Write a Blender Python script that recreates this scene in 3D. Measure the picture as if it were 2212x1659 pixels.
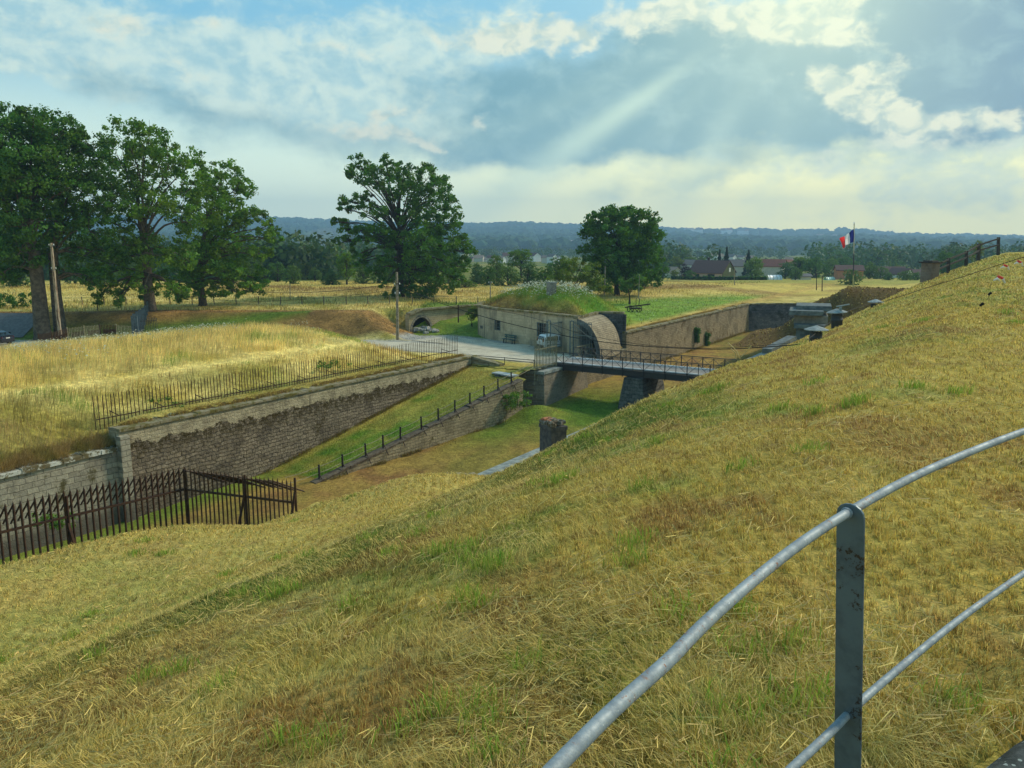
import bpy, math, random
import numpy as np
from mathutils import Vector
R = math.radians
random.seed(7); RS = np.random.RandomState(11)
scene = bpy.context.scene
for _o in list(bpy.data.objects): bpy.data.objects.remove(_o)
COL = scene.collection

# ------------------------------------------------------------------ camera
FPX = 804.0; PITCH = R(10.1)
cam_d = bpy.data.cameras.new("camera"); cam = bpy.data.objects.new("camera", cam_d); COL.objects.link(cam)
cam_d.sensor_width = 36.0; cam_d.lens = FPX/1024*36.0
cam.location = (0, 0, 0); cam.rotation_euler = (R(90)-PITCH, 0, 0)
cam_d.clip_start = 0.05; cam_d.clip_end = 20000
scene.camera = cam
CP, SP = math.cos(PITCH), math.sin(PITCH)
def ray(u, v):
    """direction through a picture point (1024x768), scaled so that y = 1"""
    dx, dy = (u-512)/FPX, (384-v)/FPX
    yy = CP+dy*SP; zz = -SP+dy*CP
    return dx/yy, zz/yy
def P(u, v, y):
    rx, rz = ray(u, v); return Vector((rx*y, y, rz*y))
def G(u, v, z):
    rx, rz = ray(u, v); y = z/rz; return Vector((rx*y, y, z))
# the fort's own axes: a along the ditch, b outward across it
DX, DY = 0.53, 0.848
def AB(a, b, z=0.0): return Vector((DX*a-DY*b, DY*a+DX*b, z))
def toab(x, y): return DX*x+DY*y, -DY*x+DX*y
ANG = math.atan2(DY, DX)

# ------------------------------------------------------------------ light
scene.view_settings.view_transform = 'Standard'; scene.view_settings.look = 'None'
scene.view_settings.exposure = 0.28; scene.view_settings.gamma = 1.0
SUN_AZ, SUN_EL = R(62), R(38)          # azimuth clockwise from +Y
sun_d = bpy.data.lights.new("sun", 'SUN'); sun = bpy.data.objects.new("sun", sun_d); COL.objects.link(sun)
sun_d.energy = 2.7; sun_d.angle = R(9); sun_d.color = (1.0, 0.91, 0.70)
sdir = Vector((math.sin(SUN_AZ)*math.cos(SUN_EL), math.cos(SUN_AZ)*math.cos(SUN_EL), math.sin(SUN_EL)))
sun.rotation_euler = sdir.to_track_quat('Z', 'Y').to_euler()
scene.cycles.volume_bounces = 0; scene.cycles.max_bounces = 6; scene.cycles.transparent_max_bounces = 6
scene.cycles.diffuse_bounces = 3; scene.cycles.glossy_bounces = 2; scene.cycles.transmission_bounces = 3
scene.cycles.use_adaptive_sampling = True; scene.cycles.adaptive_threshold = 0.02
scene.cycles.sample_clamp_indirect = 4.0

world = bpy.data.worlds.new("World"); scene.world = world; world.use_nodes = True
WT = world.node_tree; WT.nodes.clear()
def wn(t, **k):
    n = WT.nodes.new(t)
    for a_, b_ in k.items(): setattr(n, a_, b_)
    return n
def wm(op, a, b=None, c=None, clamp=False):
    n = wn('ShaderNodeMath', operation=op, use_clamp=clamp)
    for i, s in enumerate((a, b, c)):
        if s is None: continue
        if isinstance(s, (int, float)): n.inputs[i].default_value = s
        else: WT.links.new(s, n.inputs[i])
    return n.outputs[0]
def wmix(f, a, b):
    n = wn('ShaderNodeMix', data_type='RGBA')
    for i, s in ((0, f), (6, a), (7, b)):
        if isinstance(s, (int, float)): n.inputs[i].default_value = s
        elif isinstance(s, tuple): n.inputs[i].default_value = (*s, 1)
        else: WT.links.new(s, n.inputs[i])
    return n.outputs[2]
def wstep(x, lo, hi):
    n = wn('ShaderNodeMapRange', interpolation_type='SMOOTHSTEP')
    n.inputs[1].default_value = lo; n.inputs[2].default_value = hi
    WT.links.new(x, n.inputs[0]); return n.outputs[0]
def wnoise(vec, scale, detail=5, rough=.55, dist=0.0, col=False):
    n = wn('ShaderNodeTexNoise'); n.inputs['Scale'].default_value = scale; n.inputs['Detail'].default_value = detail
    n.inputs['Roughness'].default_value = rough; n.inputs['Distortion'].default_value = dist
    WT.links.new(vec, n.inputs['Vector']); return n.outputs['Color' if col else 'Fac']
K = 10.0   # colours below are radiances; the background runs at 0.1
def srgb(r, g, b, k=1.0):
    f = lambda c: (c/12.92 if c <= .04045 else ((c+.055)/1.055)**2.4)
    return tuple(f(c/255)*k for c in (r, g, b))
sky = wn('ShaderNodeTexSky', sky_type='NISHITA'); sky.sun_disc = False
sky.sun_elevation = SUN_EL; sky.sun_rotation = SUN_AZ; sky.altitude = 300; sky.dust_density = 2.0
tc = wn('ShaderNodeTexCoord'); sx = wn('ShaderNodeSeparateXYZ'); WT.links.new(tc.outputs['Generated'], sx.inputs[0])
X, Y, Z = sx.outputs
az = wm('MULTIPLY', wm('ARCTAN2', X, Y), 57.2958)
el = wm('MULTIPLY', wm('ARCSINE', Z), 57.2958)
cmb = wn('ShaderNodeCombineXYZ'); WT.links.new(az, cmb.inputs[0]); WT.links.new(wm('MULTIPLY', el, 1.5), cmb.inputs[1])
pos = cmb.outputs[0]
wc = wnoise(pos, .16, 5, .6, col=True)
vs = wn('ShaderNodeVectorMath', operation='MULTIPLY_ADD'); WT.links.new(wc, vs.inputs[0])
vs.inputs[1].default_value = (10, 5.5, 0); vs.inputs[2].default_value = (-5, -2.75, 0)
sw = wn('ShaderNodeSeparateXYZ'); WT.links.new(vs.outputs[0], sw.inputs[0])
azw = wm('ADD', az, sw.outputs[0]); elw = wm('ADD', el, sw.outputs[1])
def azel(u, v):
    rx, rz = ray(u, v); return math.degrees(math.atan2(rx, 1)), math.degrees(math.atan2(rz, math.hypot(rx, 1)))
def blobs(lst):
    """soft cloud banks: centre (u,v), half sizes in degrees, tilt in degrees, weight"""
    tot = None
    for (u, v, ra, re, tilt, w) in lst:
        a0, e0 = azel(u*.4629, v*.4629)
        c, s = math.cos(R(tilt)), math.sin(R(tilt))
        da = wm('SUBTRACT', azw, a0); de = wm('SUBTRACT', elw, e0)
        p = wm('ADD', wm('MULTIPLY', da, c/ra), wm('MULTIPLY', de, s/ra))
        q = wm('SUBTRACT', wm('MULTIPLY', de, c/re), wm('MULTIPLY', da, s/re))
        g = wm('EXPONENT', wm('MULTIPLY', wm('ADD', wm('MULTIPLY', p, p), wm('MULTIPLY', q, q)), -1.0))
        g = wm('MULTIPLY', g, w)
        tot = g if tot is None else wm('ADD', tot, g)
    return tot
n_f = wnoise(pos, .34, 9, .60, .35)
n_h = wnoise(pos, .7, 6, .55, .4)
n_m = wnoise(pos, .16, 8, .62, .2)
# clear sky: blue high on the left, cream towards the horizon under the sun
base_hi = srgb(122, 190, 216, K*1.08); base_lo_l = srgb(230, 240, 204, K*1.5); base_lo_r = srgb(255, 238, 140, K*2.0)
rgt = wstep(az, -18, 24)
lo = wmix(rgt, base_lo_l, base_lo_r)
hi = wmix(.25, base_hi, sky.outputs[0])
elf = wstep(el, 0.5, 13.5)
base = wmix(elf, lo, hi)
# behind the camera and overhead the real sky takes over
up = wstep(el, 22, 50)
# soft grey-white sheet, upper left and centre
sheet = blobs([(60, 60, 6, 2.6, -14, 1.0), (300, 130, 9, 2.8, -10, 1.0), (620, 120, 8, 2.9, 4, 1.0), (830, 110, 7, 2.2, 0, .9), (560, 215, 8, 1.7, -16, .6),
               (180, 10, 5, 1.0, 0, .6), (880, 215, 3.6, 1.8, 0, .8), (1050, 70, 5, 1.5, 0, .8), (850, 300, 5, 1.4, -10, .7), (1450, 330, 16, 2.0, 2, .4), (2050, 330, 8, 4, 0, .9), (1100, 270, 5, 1.3, -8, .35), (430, 40, 6, .8, 4, -.5), (150, 210, 7, 1.6, -8, -.5)])
sheet = wstep(wm('ADD', wm('MULTIPLY', sheet, .95), wm('MULTIPLY', wm('SUBTRACT', n_f, .5), 1.9)), .10, 1.05)
scol = wmix(wstep(wm('ADD', wm('MULTIPLY', n_f, .6), wm('MULTIPLY', n_h, .4)), .38, .60), srgb(166, 202, 206, K), srgb(214, 230, 214, K*1.04))
c1 = wmix(wm('MULTIPLY', sheet, .78), base, scol)
# the dark blue-grey banks
dark = blobs([(1480, 210, 12, 3.4, 8, 1.15), (1250, 280, 10, 2.2, 8, 1.0), (1700, 170, 8, 3.6, 0, 1.05), (1060, 190, 6, 2.4, 0, .55), (2080, 90, 7, 5.0, 0, 1.5), (1950, 30, 4, 3.5, 0, .6),
              (2150, 200, 5, 1.8, 8, .95), (2000, 190, 5, 1.4, -6, .5), (2180, 265, 5, .5, 2, .9), (1790, 250, 4, 2, 0, .8), (1500, 95, 9, 2.2, 8, .8), (560, 270, 8, 1.5, -8, .45), (330, 200, 6, 1.2, -10, .45), (1480, 395, 8, .9, 12, .45), (900, 340, 8, 1.2, 0, .35)])
dk = wstep(wm('ADD', dark, wm('MULTIPLY', wm('SUBTRACT', n_m, .5), .9)), .08, 1.1)
dcol = wmix(wstep(az, 18, 32), srgb(100, 152, 168, K), srgb(96, 134, 162, K))
dcol = wmix(wm('MULTIPLY', wstep(n_f, .42, .72), .55), dcol, srgb(165, 200, 200, K))
c2 = wmix(wm('MULTIPLY', dk, .95), c1, dcol)
# bright cumulus edges
brt = blobs([(790, 290, 1.9, .9, -20, 1.5), (890, 312, 1.9, .65, -25, 1.5), (870, 222, 1.9, .8, 8, 1.1), (820, 245, 1.3, .45, 0, 1.0), (1030, 265, 1.6, .5, -20, .7),
             (1110, 75, 3.8, .8, -3, 1.35), (1250, 78, 1.6, .7, 0, 1.0), (980, 55, 3.0, .7, 0, .8), (1560, 25, 4.0, 1.6, -5, 1.3), (1700, 25, 4.0, 1.7, 0, 1.45), (1840, 50, 2.4, 1.5, 0, 1.2), (1400, 15, 4, 1.0, 0, .9), (1905, 135, 1.0, .9, 30, .8),
             (1790, 190, 2.2, 1.3, -35, 1.15), (1890, 225, 3.2, 1.2, -25, 1.2), (2010, 250, 4.0, 1.0, 4, 1.05), (2120, 235, 2.4, .7, -8, .85), (2200, 250, .9, 1.2, 0, 1.0), (2080, 325, 2.8, .9, -10, .75), (1290, 45, 4, .9, 0, .5),
             (280, 45, 1.6, .8, -20, .95), (60, 35, 4, 1.2, -10, .7), (370, 140, 2.0, .6, 0, .75), (420, 70, 2.2, .7, 5, .7), (180, 135, 1.5, .6, -20, .8), (760, 120, 3.6, 1.1, 0, .75), (690, 65, 2.6, .6, 0, .6), (555, 400, 1.4, .8, 0, .5), (1860, 335, 4.6, 1.0, 8, .6), (1170, 355, 3, .4, 0, .4)])
bt = wstep(wm('ADD', brt, wm('ADD', wm('MULTIPLY', wm('SUBTRACT', n_f, .5), 2.6), wm('MULTIPLY', wm('SUBTRACT', n_h, .5), .8))), .40, 1.45)
bcol = wmix(wstep(wm('ADD', az, wm('MULTIPLY', el, -.8)), -20, 20), srgb(228, 230, 208, K*.98), srgb(246, 240, 204, K*1.15))
bcol = wmix(wstep(n_h, .36, .58), srgb(190, 206, 194, K), bcol)
c3 = wmix(wm('MULTIPLY', bt, .88), c2, bcol)
# sunbeams fanning down and left from the cloud gap that hides the sun
s0a, s0e = azel(1750*.4629, -60*.4629)
da = wm('SUBTRACT', az, s0a); de = wm('SUBTRACT', el, s0e)
ang = wm('ARCTAN2', de, da)
dist = wm('SQRT', wm('ADD', wm('MULTIPLY', da, da), wm('MULTIPLY', de, de)))
beam = None
for a0_, sg_, w_ in ((-2.56, .055, 1.0), (-2.72, .05, .22), (-2.36, .07, .16), (-2.08, .10, .38), (-1.70, .10, .22)):
    g_ = wm('MULTIPLY', wm('SUBTRACT', ang, a0_), 1/sg_); g_ = wm('MULTIPLY', wm('EXPONENT', wm('MULTIPLY', wm('MULTIPLY', g_, g_), -1.0)), w_)
    beam = g_ if beam is None else wm('ADD', beam, g_)
beam = wm('MULTIPLY', beam, wstep(dist, 4, 12)); beam = wm('MULTIPLY', beam, wstep(wm('MULTIPLY', dist, -1), -36, -14))
beam = wm('MULTIPLY', beam, wstep(wm('MULTIPLY', de, -1), 2, 8))
c4 = wmix(wm('MULTIPLY', beam, .70), c3, srgb(214, 238, 212, K*1.06))
# brighter veil where the sun stands behind the cloud
gl = wm('EXPONENT', wm('MULTIPLY', dist, -.12))
c5 = wmix(wm('MULTIPLY', gl, .66), c4, srgb(232, 244, 208, K*1.18))
c6 = wmix(wm('MULTIPLY', up, .35), c5, sky.outputs[0])
dim = wmix(wstep(el, -3, -1), srgb(110, 120, 90, K), c6)
bg = wn('ShaderNodeBackground'); WT.links.new(dim, bg.inputs[0]); bg.inputs[1].default_value = 0.1
wo = wn('ShaderNodeOutputWorld'); WT.links.new(bg.outputs[0], wo.inputs[0])
world.cycles.sampling_method = 'MANUAL'; world.cycles.sample_map_resolution = 512

# ------------------------------------------------------------------ object helpers
def tag(o, label=None, cat=None, group=None, kind=None):
    for k_, v_ in (('label', label), ('category', cat), ('group', group), ('kind', kind)):
        if v_: o[k_] = v_
    return o
def thing(name, label, cat, loc=(0, 0, 0), rz=0.0, group=None):
    o = bpy.data.objects.new(name, None); COL.objects.link(o); o.location = loc; o.rotation_euler = (0, 0, rz)
    o.empty_display_size = .2
    return tag(o, label, cat, group)
def copy_tree(o, parent=None):
    c = o.copy(); COL.objects.link(c); c.parent = parent
    for ch in list(o.children): copy_tree(ch, c)
    return c
def mesh_np(name, V, F, m, C=None, smooth=False, parent=None, org=None):
    V = np.asarray(V, dtype=np.float32); F = np.asarray(F, dtype=np.int32)
    if org is None: org = Vector(parent.location) if parent is not None else Vector((0, 0, 0))
    V = V - np.array(org, dtype=np.float32)
    me = bpy.data.meshes.new(name); k = F.shape[1]
    me.vertices.add(len(V)); me.vertices.foreach_set('co', V.ravel())
    me.loops.add(F.size); me.loops.foreach_set('vertex_index', F.ravel())
    me.polygons.add(len(F)); me.polygons.foreach_set('loop_start', np.arange(0, F.size, k, dtype=np.int32))
    me.polygons.foreach_set('loop_total', np.full(len(F), k, dtype=np.int32))
    me.polygons.foreach_set('use_smooth', np.full(len(F), smooth, dtype=bool))
    if C is not None:
        at = me.color_attributes.new('tint', 'FLOAT_COLOR', 'POINT')
        C4 = np.ones((len(V), 4), dtype=np.float32); C4[:, :3] = C
        at.data.foreach_set('color', C4.ravel())
    me.update(calc_edges=True); me.materials.append(m)
    o = bpy.data.objects.new(name, me); COL.objects.link(o)
    if parent is not None: o.parent = parent
    else: o.location = org
    return o
class MB:
    def __init__(s): s.v = []; s.f = []; s.sm = []
    def add(s, vs_, fs, smooth=False):
        n = len(s.v); s.v += [tuple(p) for p in vs_]; s.f += [tuple(i+n for i in f) for f in fs]; s.sm += [smooth]*len(fs); return s
    def box(s, c, d, rz=0.0, bev=0.0):
        """box about centre c with full sizes d turned by rz; bev chamfers the top edges"""
        cx, cy, cz = c; hx, hy, hz = d[0]/2, d[1]/2, d[2]/2; co, si = math.cos(rz), math.sin(rz)
        def T(x, y, z): return (cx+x*co-y*si, cy+x*si+y*co, cz+z)
        rings = [(hx, hy, -hz), (hx, hy, hz-bev)] + ([(hx-bev, hy-bev, hz)] if bev else [])
        vs_ = [T(sx_*a_, sy_*b_, z_) for (a_, b_, z_) in rings for sx_, sy_ in ((-1, -1), (1, -1), (1, 1), (-1, 1))]
        fs = [(3, 2, 1, 0)]
        for r in range(len(rings)-1):
            for i in range(4):
                j = (i+1) % 4; fs.append((r*4+i, r*4+j, r*4+4+j, r*4+4+i))
        t = (len(rings)-1)*4; fs.append((t, t+1, t+2, t+3))
        return s.add(vs_, fs)
    def bar(s, p, q, w, h=None, up=(0, 0, 1)):
        """rectangular bar from p to q, w wide, h high"""
        h = h or w; p = Vector(p); q = Vector(q); d = (q-p)
        if d.length < 1e-6: return s
        d.normalize(); u_ = Vector(up)
        if abs(d.dot(u_)) > .98: u_ = Vector((0, 1, 0)) if abs(d.y) < .9 else Vector((1, 0, 0))
        sd = d.cross(u_).normalized(); u2 = sd.cross(d)
        vs_ = [e+sd*(w/2*a_)+u2*(h/2*b_) for e in (p, q) for a_, b_ in ((-1, -1), (1, -1), (1, 1), (-1, 1))]
        return s.add(vs_, [(0, 1, 2, 3), (7, 6, 5, 4), (0, 4, 5, 1), (1, 5, 6, 2), (2, 6, 7, 3), (3, 7, 4, 0)])
    def tube(s, pts, rad, n=8, caps=True, smooth=True):
        pts = [Vector(p) for p in pts]; rad = rad if hasattr(rad, '__len__') else [rad]*len(pts)
        vs_ = []; ref = None
        for i, p in enumerate(pts):
            d = (pts[min(i+1, len(pts)-1)]-pts[max(i-1, 0)])
            if d.length < 1e-9: d = Vector((0, 0, 1))
            d.normalize()
            if ref is None: ref = Vector((1, 0, 0)) if abs(d.x) < .8 else Vector((0, 1, 0))
            a_ = (ref-d*ref.dot(d)).normalized(); ref = a_; b_ = d.cross(a_)
            vs_ += [p+(a_*math.cos(2*math.pi*k/n)+b_*math.sin(2*math.pi*k/n))*rad[i] for k in range(n)]
        fs = [(i*n+k, i*n+(k+1) % n, (i+1)*n+(k+1) % n, (i+1)*n+k) for i in range(len(pts)-1) for k in range(n)]
        s.add(vs_, fs, smooth)
        if caps: s.add([vs_[k] for k in range(n)][::-1], [tuple(range(n))]); s.add(vs_[-n:], [tuple(range(n))])
        return s
    def lathe(s, c, prof, n=16, smooth=True):
        c = Vector(c); vs_ = [c+Vector((r*math.cos(2*math.pi*k/n), r*math.sin(2*math.pi*k/n), z)) for (r, z) in prof for k in range(n)]
        fs = [(i*n+k, i*n+(k+1) % n, (i+1)*n+(k+1) % n, (i+1)*n+k) for i in range(len(prof)-1) for k in range(n)]
        s.add(vs_, fs, smooth)
        if prof[0][0] > 0: s.add(vs_[:n][::-1], [tuple(range(n))])
        if prof[-1][0] > 0: s.add(vs_[-n:], [tuple(range(n))])
        return s
    def prism(s, poly, off):
        """polygon of 3D points extruded by off"""
        n = len(poly); a_ = [Vector(p) for p in poly]; b_ = [p+Vector(off) for p in a_]
        return s.add(a_+b_, [tuple(range(n))[::-1], tuple(range(n, 2*n))]+[(i, (i+1) % n, n+(i+1) % n, n+i) for i in range(n)])
    def build(s, name, m, parent=None, org=None, bevel=0.0):
        if org is None: org = Vector(parent.location) if (parent is not None and parent.parent is None) else (Vector(parent.parent.location) if parent is not None else Vector((0, 0, 0)))
        me = bpy.data.meshes.new(name); o_ = Vector(org)
        me.from_pydata([tuple(Vector(p)-o_) for p in s.v], [], s.f); me.update()
        me.polygons.foreach_set('use_smooth', s.sm)
        for mm in (m if isinstance(m, (list, tuple)) else [m]): me.materials.append(mm)
        o = bpy.data.objects.new(name, me); COL.objects.link(o)
        if parent is not None: o.parent = parent
        else: o.location = o_
        if bevel:
            md = o.modifiers.new('bevel', 'BEVEL'); md.width = bevel; md.segments = 1; md.limit_method = 'ANGLE'
        return o

def smooth_line(pts, n=5):
    o = []
    for i_ in range(len(pts)-1):
        p0_ = pts[max(i_-1, 0)]; p1_ = pts[i_]; p2_ = pts[i_+1]; p3_ = pts[min(i_+2, len(pts)-1)]
        for k in range(n):
            t = k/n; o.append(.5*((2*p1_)+(p2_-p0_)*t+(2*p0_-5*p1_+4*p2_-p3_)*t*t+(3*p1_-p0_-3*p2_+p3_)*t**3))
    return o+[pts[-1]]
# ------------------------------------------------------------------ materials
class NT:
    def __init__(s, name):
        s.m = bpy.data.materials.new(name); s.m.use_nodes = True; s.t = s.m.node_tree; s.t.nodes.clear()
        s.out = s.t.nodes.new('ShaderNodeOutputMaterial'); s.b = s.t.nodes.new('ShaderNodeBsdfPrincipled')
        s.t.links.new(s.b.outputs[0], s.out.inputs[0]); s.g = s.n('ShaderNodeNewGeometry'); s.pos = s.g.outputs['Position']
    def n(s, t, **k):
        n_ = s.t.nodes.new(t)
        for a_, b_ in k.items(): setattr(n_, a_, b_)
        return n_
    def L(s, a_, b_): s.t.links.new(a_, b_)
    def set(s, sock, v_):
        if isinstance(v_, (int, float)): sock.default_value = v_
        elif isinstance(v_, tuple): sock.default_value = (*v_, 1) if len(v_) == 3 and sock.type == 'RGBA' else v_
        else: s.L(v_, sock)
    def math(s, op, a_, b_=None, c_=None, clamp=False):
        n_ = s.n('ShaderNodeMath', operation=op, use_clamp=clamp)
        for i, x in enumerate((a_, b_, c_)):
            if x is not None: s.set(n_.inputs[i], x)
        return n_.outputs[0]
    def mix(s, f, a_, b_, mode='MIX'):
        n_ = s.n('ShaderNodeMix', data_type='RGBA', blend_type=mode)
        s.set(n_.inputs[0], f); s.set(n_.inputs[6], a_); s.set(n_.inputs[7], b_); return n_.outputs[2]
    def noise(s, scale, detail=4, rough=.6, vec=None, dist=0.0, col=False):
        n_ = s.n('ShaderNodeTexNoise'); s.set(n_.inputs['Scale'], scale); s.set(n_.inputs['Detail'], detail)
        s.set(n_.inputs['Roughness'], rough); s.set(n_.inputs['Distortion'], dist); s.L(vec or s.pos, n_.inputs['Vector'])
        return n_.outputs['Color' if col else 'Fac']
    def step(s, x, lo_, hi_, a_=0.0, b_=1.0):
        n_ = s.n('ShaderNodeMapRange', interpolation_type='SMOOTHSTEP')
        s.L(x, n_.inputs[0])
        for i, q in ((1, lo_), (2, hi_), (3, a_), (4, b_)): n_.inputs[i].default_value = q
        return n_.outputs[0]
    def attr(s, name): n_ = s.n('ShaderNodeAttribute', attribute_name=name); return n_.outputs['Color']
    def bump(s, h, strength=.5, dist=.05):
        n_ = s.n('ShaderNodeBump'); n_.inputs['Strength'].default_value = strength; n_.inputs['Distance'].default_value = dist
        s.L(h, n_.inputs['Height']); s.L(n_.outputs[0], s.b.inputs['Normal']); return n_
    def scaled(s, sc):
        n_ = s.n('ShaderNodeVectorMath', operation='MULTIPLY'); s.L(s.pos, n_.inputs[0]); n_.inputs[1].default_value = sc; return n_.outputs[0]
    def along(s, ang):
        """(distance along a wall running at angle ang, height, 0)"""
        n_ = s.n('ShaderNodeVectorMath', operation='DOT_PRODUCT'); s.L(s.pos, n_.inputs[0]); n_.inputs[1].default_value = (math.cos(ang), math.sin(ang), 0)
        q = s.n('ShaderNodeSeparateXYZ'); s.L(s.pos, q.inputs[0]); c_ = s.n('ShaderNodeCombineXYZ')
        s.L(n_.outputs['Value'], c_.inputs[0]); s.L(q.outputs[2], c_.inputs[1]); return c_.outputs[0], q.outputs[2]
    def fin(s, rough=.85, metal=0.0, spec=.3):
        s.set(s.b.inputs['Roughness'], rough); s.b.inputs['Metallic'].default_value = metal
        s.b.inputs['Specular IOR Level'].default_value = spec; return s.m
def simple(name, c1, c2=None, scale=6.0, rough=.8, metal=0.0, bump=0.0, bscale=20.0, spec=.3, lo_=.35, hi_=.65):
    t = NT(name); c2 = c2 or tuple(x*.75 for x in c1)
    t.set(t.b.inputs['Base Color'], t.mix(t.step(t.noise(scale, 5), lo_, hi_), c1, c2))
    if bump: t.bump(t.noise(bscale, 4), bump, .03)
    return t.fin(rough, metal, spec)
def stonemat(name, ang, bw, bh, light, dark_, mortar, *, streak=None, moss=None, moss_lo=.55, z_ash=None, ash=None, rough_amt=.12, bumpd=.06, msize=.02, low=None):
    """coursed masonry laid along the wall; above z_ash (with a ragged lower edge) smooth ashlar of colour ash"""
    t = NT(name); v_, z_ = t.along(ang)
    dn = t.n('ShaderNodeVectorMath', operation='MULTIPLY_ADD'); t.L(t.noise(1.8, 3, vec=v_, col=True), dn.inputs[0])
    dn.inputs[1].default_value = (rough_amt*2, rough_amt*1.6, 0); t.L(v_, dn.inputs[2])
    br = t.n('ShaderNodeTexBrick'); t.L(dn.outputs[0], br.inputs['Vector'])
    br.inputs['Scale'].default_value = 1.0; br.inputs['Brick Width'].default_value = bw; br.inputs['Row Height'].default_value = bh
    br.inputs['Mortar Size'].default_value = msize; br.inputs['Mortar Smooth'].default_value = .4; br.inputs['Bias'].default_value = -.1
    t.set(br.inputs['Color1'], light); t.set(br.inputs['Color2'], dark_); t.set(br.inputs['Mortar'], mortar)
    vo = t.n('ShaderNodeTexVoronoi'); t.L(dn.outputs[0], vo.inputs['Vector']); vo.inputs['Scale'].default_value = 1.0/bw*1.3
    col = t.mix(.45, br.outputs[0], t.mix(t.step(t.noise(5, 6, .7), .38, .62), dark_, light))
    col = t.mix(t.step(t.noise(.5, 5, .6, dist=.5), .45, .65), col, t.mix(.5, col, tuple(x*.45 for x in dark_)))
    if moss: col = t.mix(t.step(t.noise(.8, 6, .65), moss_lo, moss_lo+.1), col, moss)
    if z_ash is not None:
        edge = t.math('ADD', z_, t.math('MULTIPLY', t.math('SUBTRACT', t.noise(1.1, 6, .7), .5), 1.5))
        k_ = t.step(edge, z_ash-.05, z_ash+.05)
        if moss: col = t.mix(t.math('MULTIPLY', t.step(edge, z_ash-1.3, z_ash-.1), t.step(t.noise(2.6, 6, .75), .42, .54)), col, tuple(x*.8 for x in moss))
        ac = t.mix(t.step(t.noise(1.2, 5), .4, .65), ash, tuple(x*.62 for x in ash))
        ac = t.mix(t.step(t.noise(3.0, 5, vec=t.scaled((1, 1, .25))), .56, .72), ac, tuple(x*.45 for x in ash))
        col = t.mix(k_, col, ac)
    if streak: col = t.mix(t.step(t.noise(.9, 6, .7, vec=t.scaled((1, 1, .16))), .47, .62), col, streak); col = t.mix(t.step(t.noise(.6, 5, .7), .5, .68), col, tuple(x*.72 for x in light))
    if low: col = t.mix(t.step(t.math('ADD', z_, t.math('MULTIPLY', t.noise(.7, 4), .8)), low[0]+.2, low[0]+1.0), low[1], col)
    t.set(t.b.inputs['Base Color'], col)
    hgt = t.math('ADD', t.math('MULTIPLY', br.outputs['Fac'], -1.0), t.math('MULTIPLY', t.noise(6, 5, .7), 1.2))
    t.bump(hgt, .9, bumpd); return t.fin(.92, 0, .15)
# ------------------------------------------------------------------ numpy noise and terrain heights
def _h(ix, iy, seed):
    n = (ix.astype(np.int64)*374761393 + iy.astype(np.int64)*668265263 + seed*982451653) & 0x7fffffff
    n = ((n ^ (n >> 13))*1274126177) & 0x7fffffff
    n = (n ^ (n >> 16)) & 0xffff
    return n/65535.0
def vn(x, y, s, seed=0):
    x = np.asarray(x, float)/s; y = np.asarray(y, float)/s
    ix = np.floor(x); iy = np.floor(y); fx = x-ix; fy = y-iy; fx = fx*fx*(3-2*fx); fy = fy*fy*(3-2*fy)
    a_ = _h(ix, iy, seed); b_ = _h(ix+1, iy, seed); c_ = _h(ix, iy+1, seed); d_ = _h(ix+1, iy+1, seed)
    return (a_*(1-fx)+b_*fx)*(1-fy)+(c_*(1-fx)+d_*fx)*fy
def fbm(x, y, s, seed=0, o=4):
    t = 0; a_ = .5; w = 0
    for k in range(o): t = t+a_*vn(x, y, s/(2**k), seed+k*17); w += a_; a_ *= .55
    return t/w
def sm(x, lo_, hi_):
    t = np.clip((x-lo_)/(hi_-lo_), 0, 1); return t*t*(3-2*t)
def segdist(x, y, pts):
    best = np.full(np.shape(x), 1e9)
    for (x0, y0), (x1, y1) in zip(pts[:-1], pts[1:]):
        dx, dy = x1-x0, y1-y0; t = np.clip(((x-x0)*dx+(y-y0)*dy)/(dx*dx+dy*dy), 0, 1)
        best = np.minimum(best, np.hypot(x-x0-t*dx, y-y0-t*dy))
    return best
ZR = -10.8                                           # gravel road level
ROAD = [(-110, 88), (-75, 85.5), (-53, 84.5), (-30, 86.5), (-12, 84), (-2, 79), (3.2, 73.5), (4.3, 71.5)]
YARD = [(-9, 90), (0, 81.5), (6.5, 77.5)]
FY = [-50, 140, 165, 190, 240, 300, 500, 900, 1100, 1600, 2200, 9000]; FZ = [-8.4, -8.4, -8.7, -9.3, -11.3, -12.3, -15, -18, -19.6, -25, -28, -60]
TUN = ((-11.6, 97.6), (-2.5, 107.5))                 # face of the tunnel's wall
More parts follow.
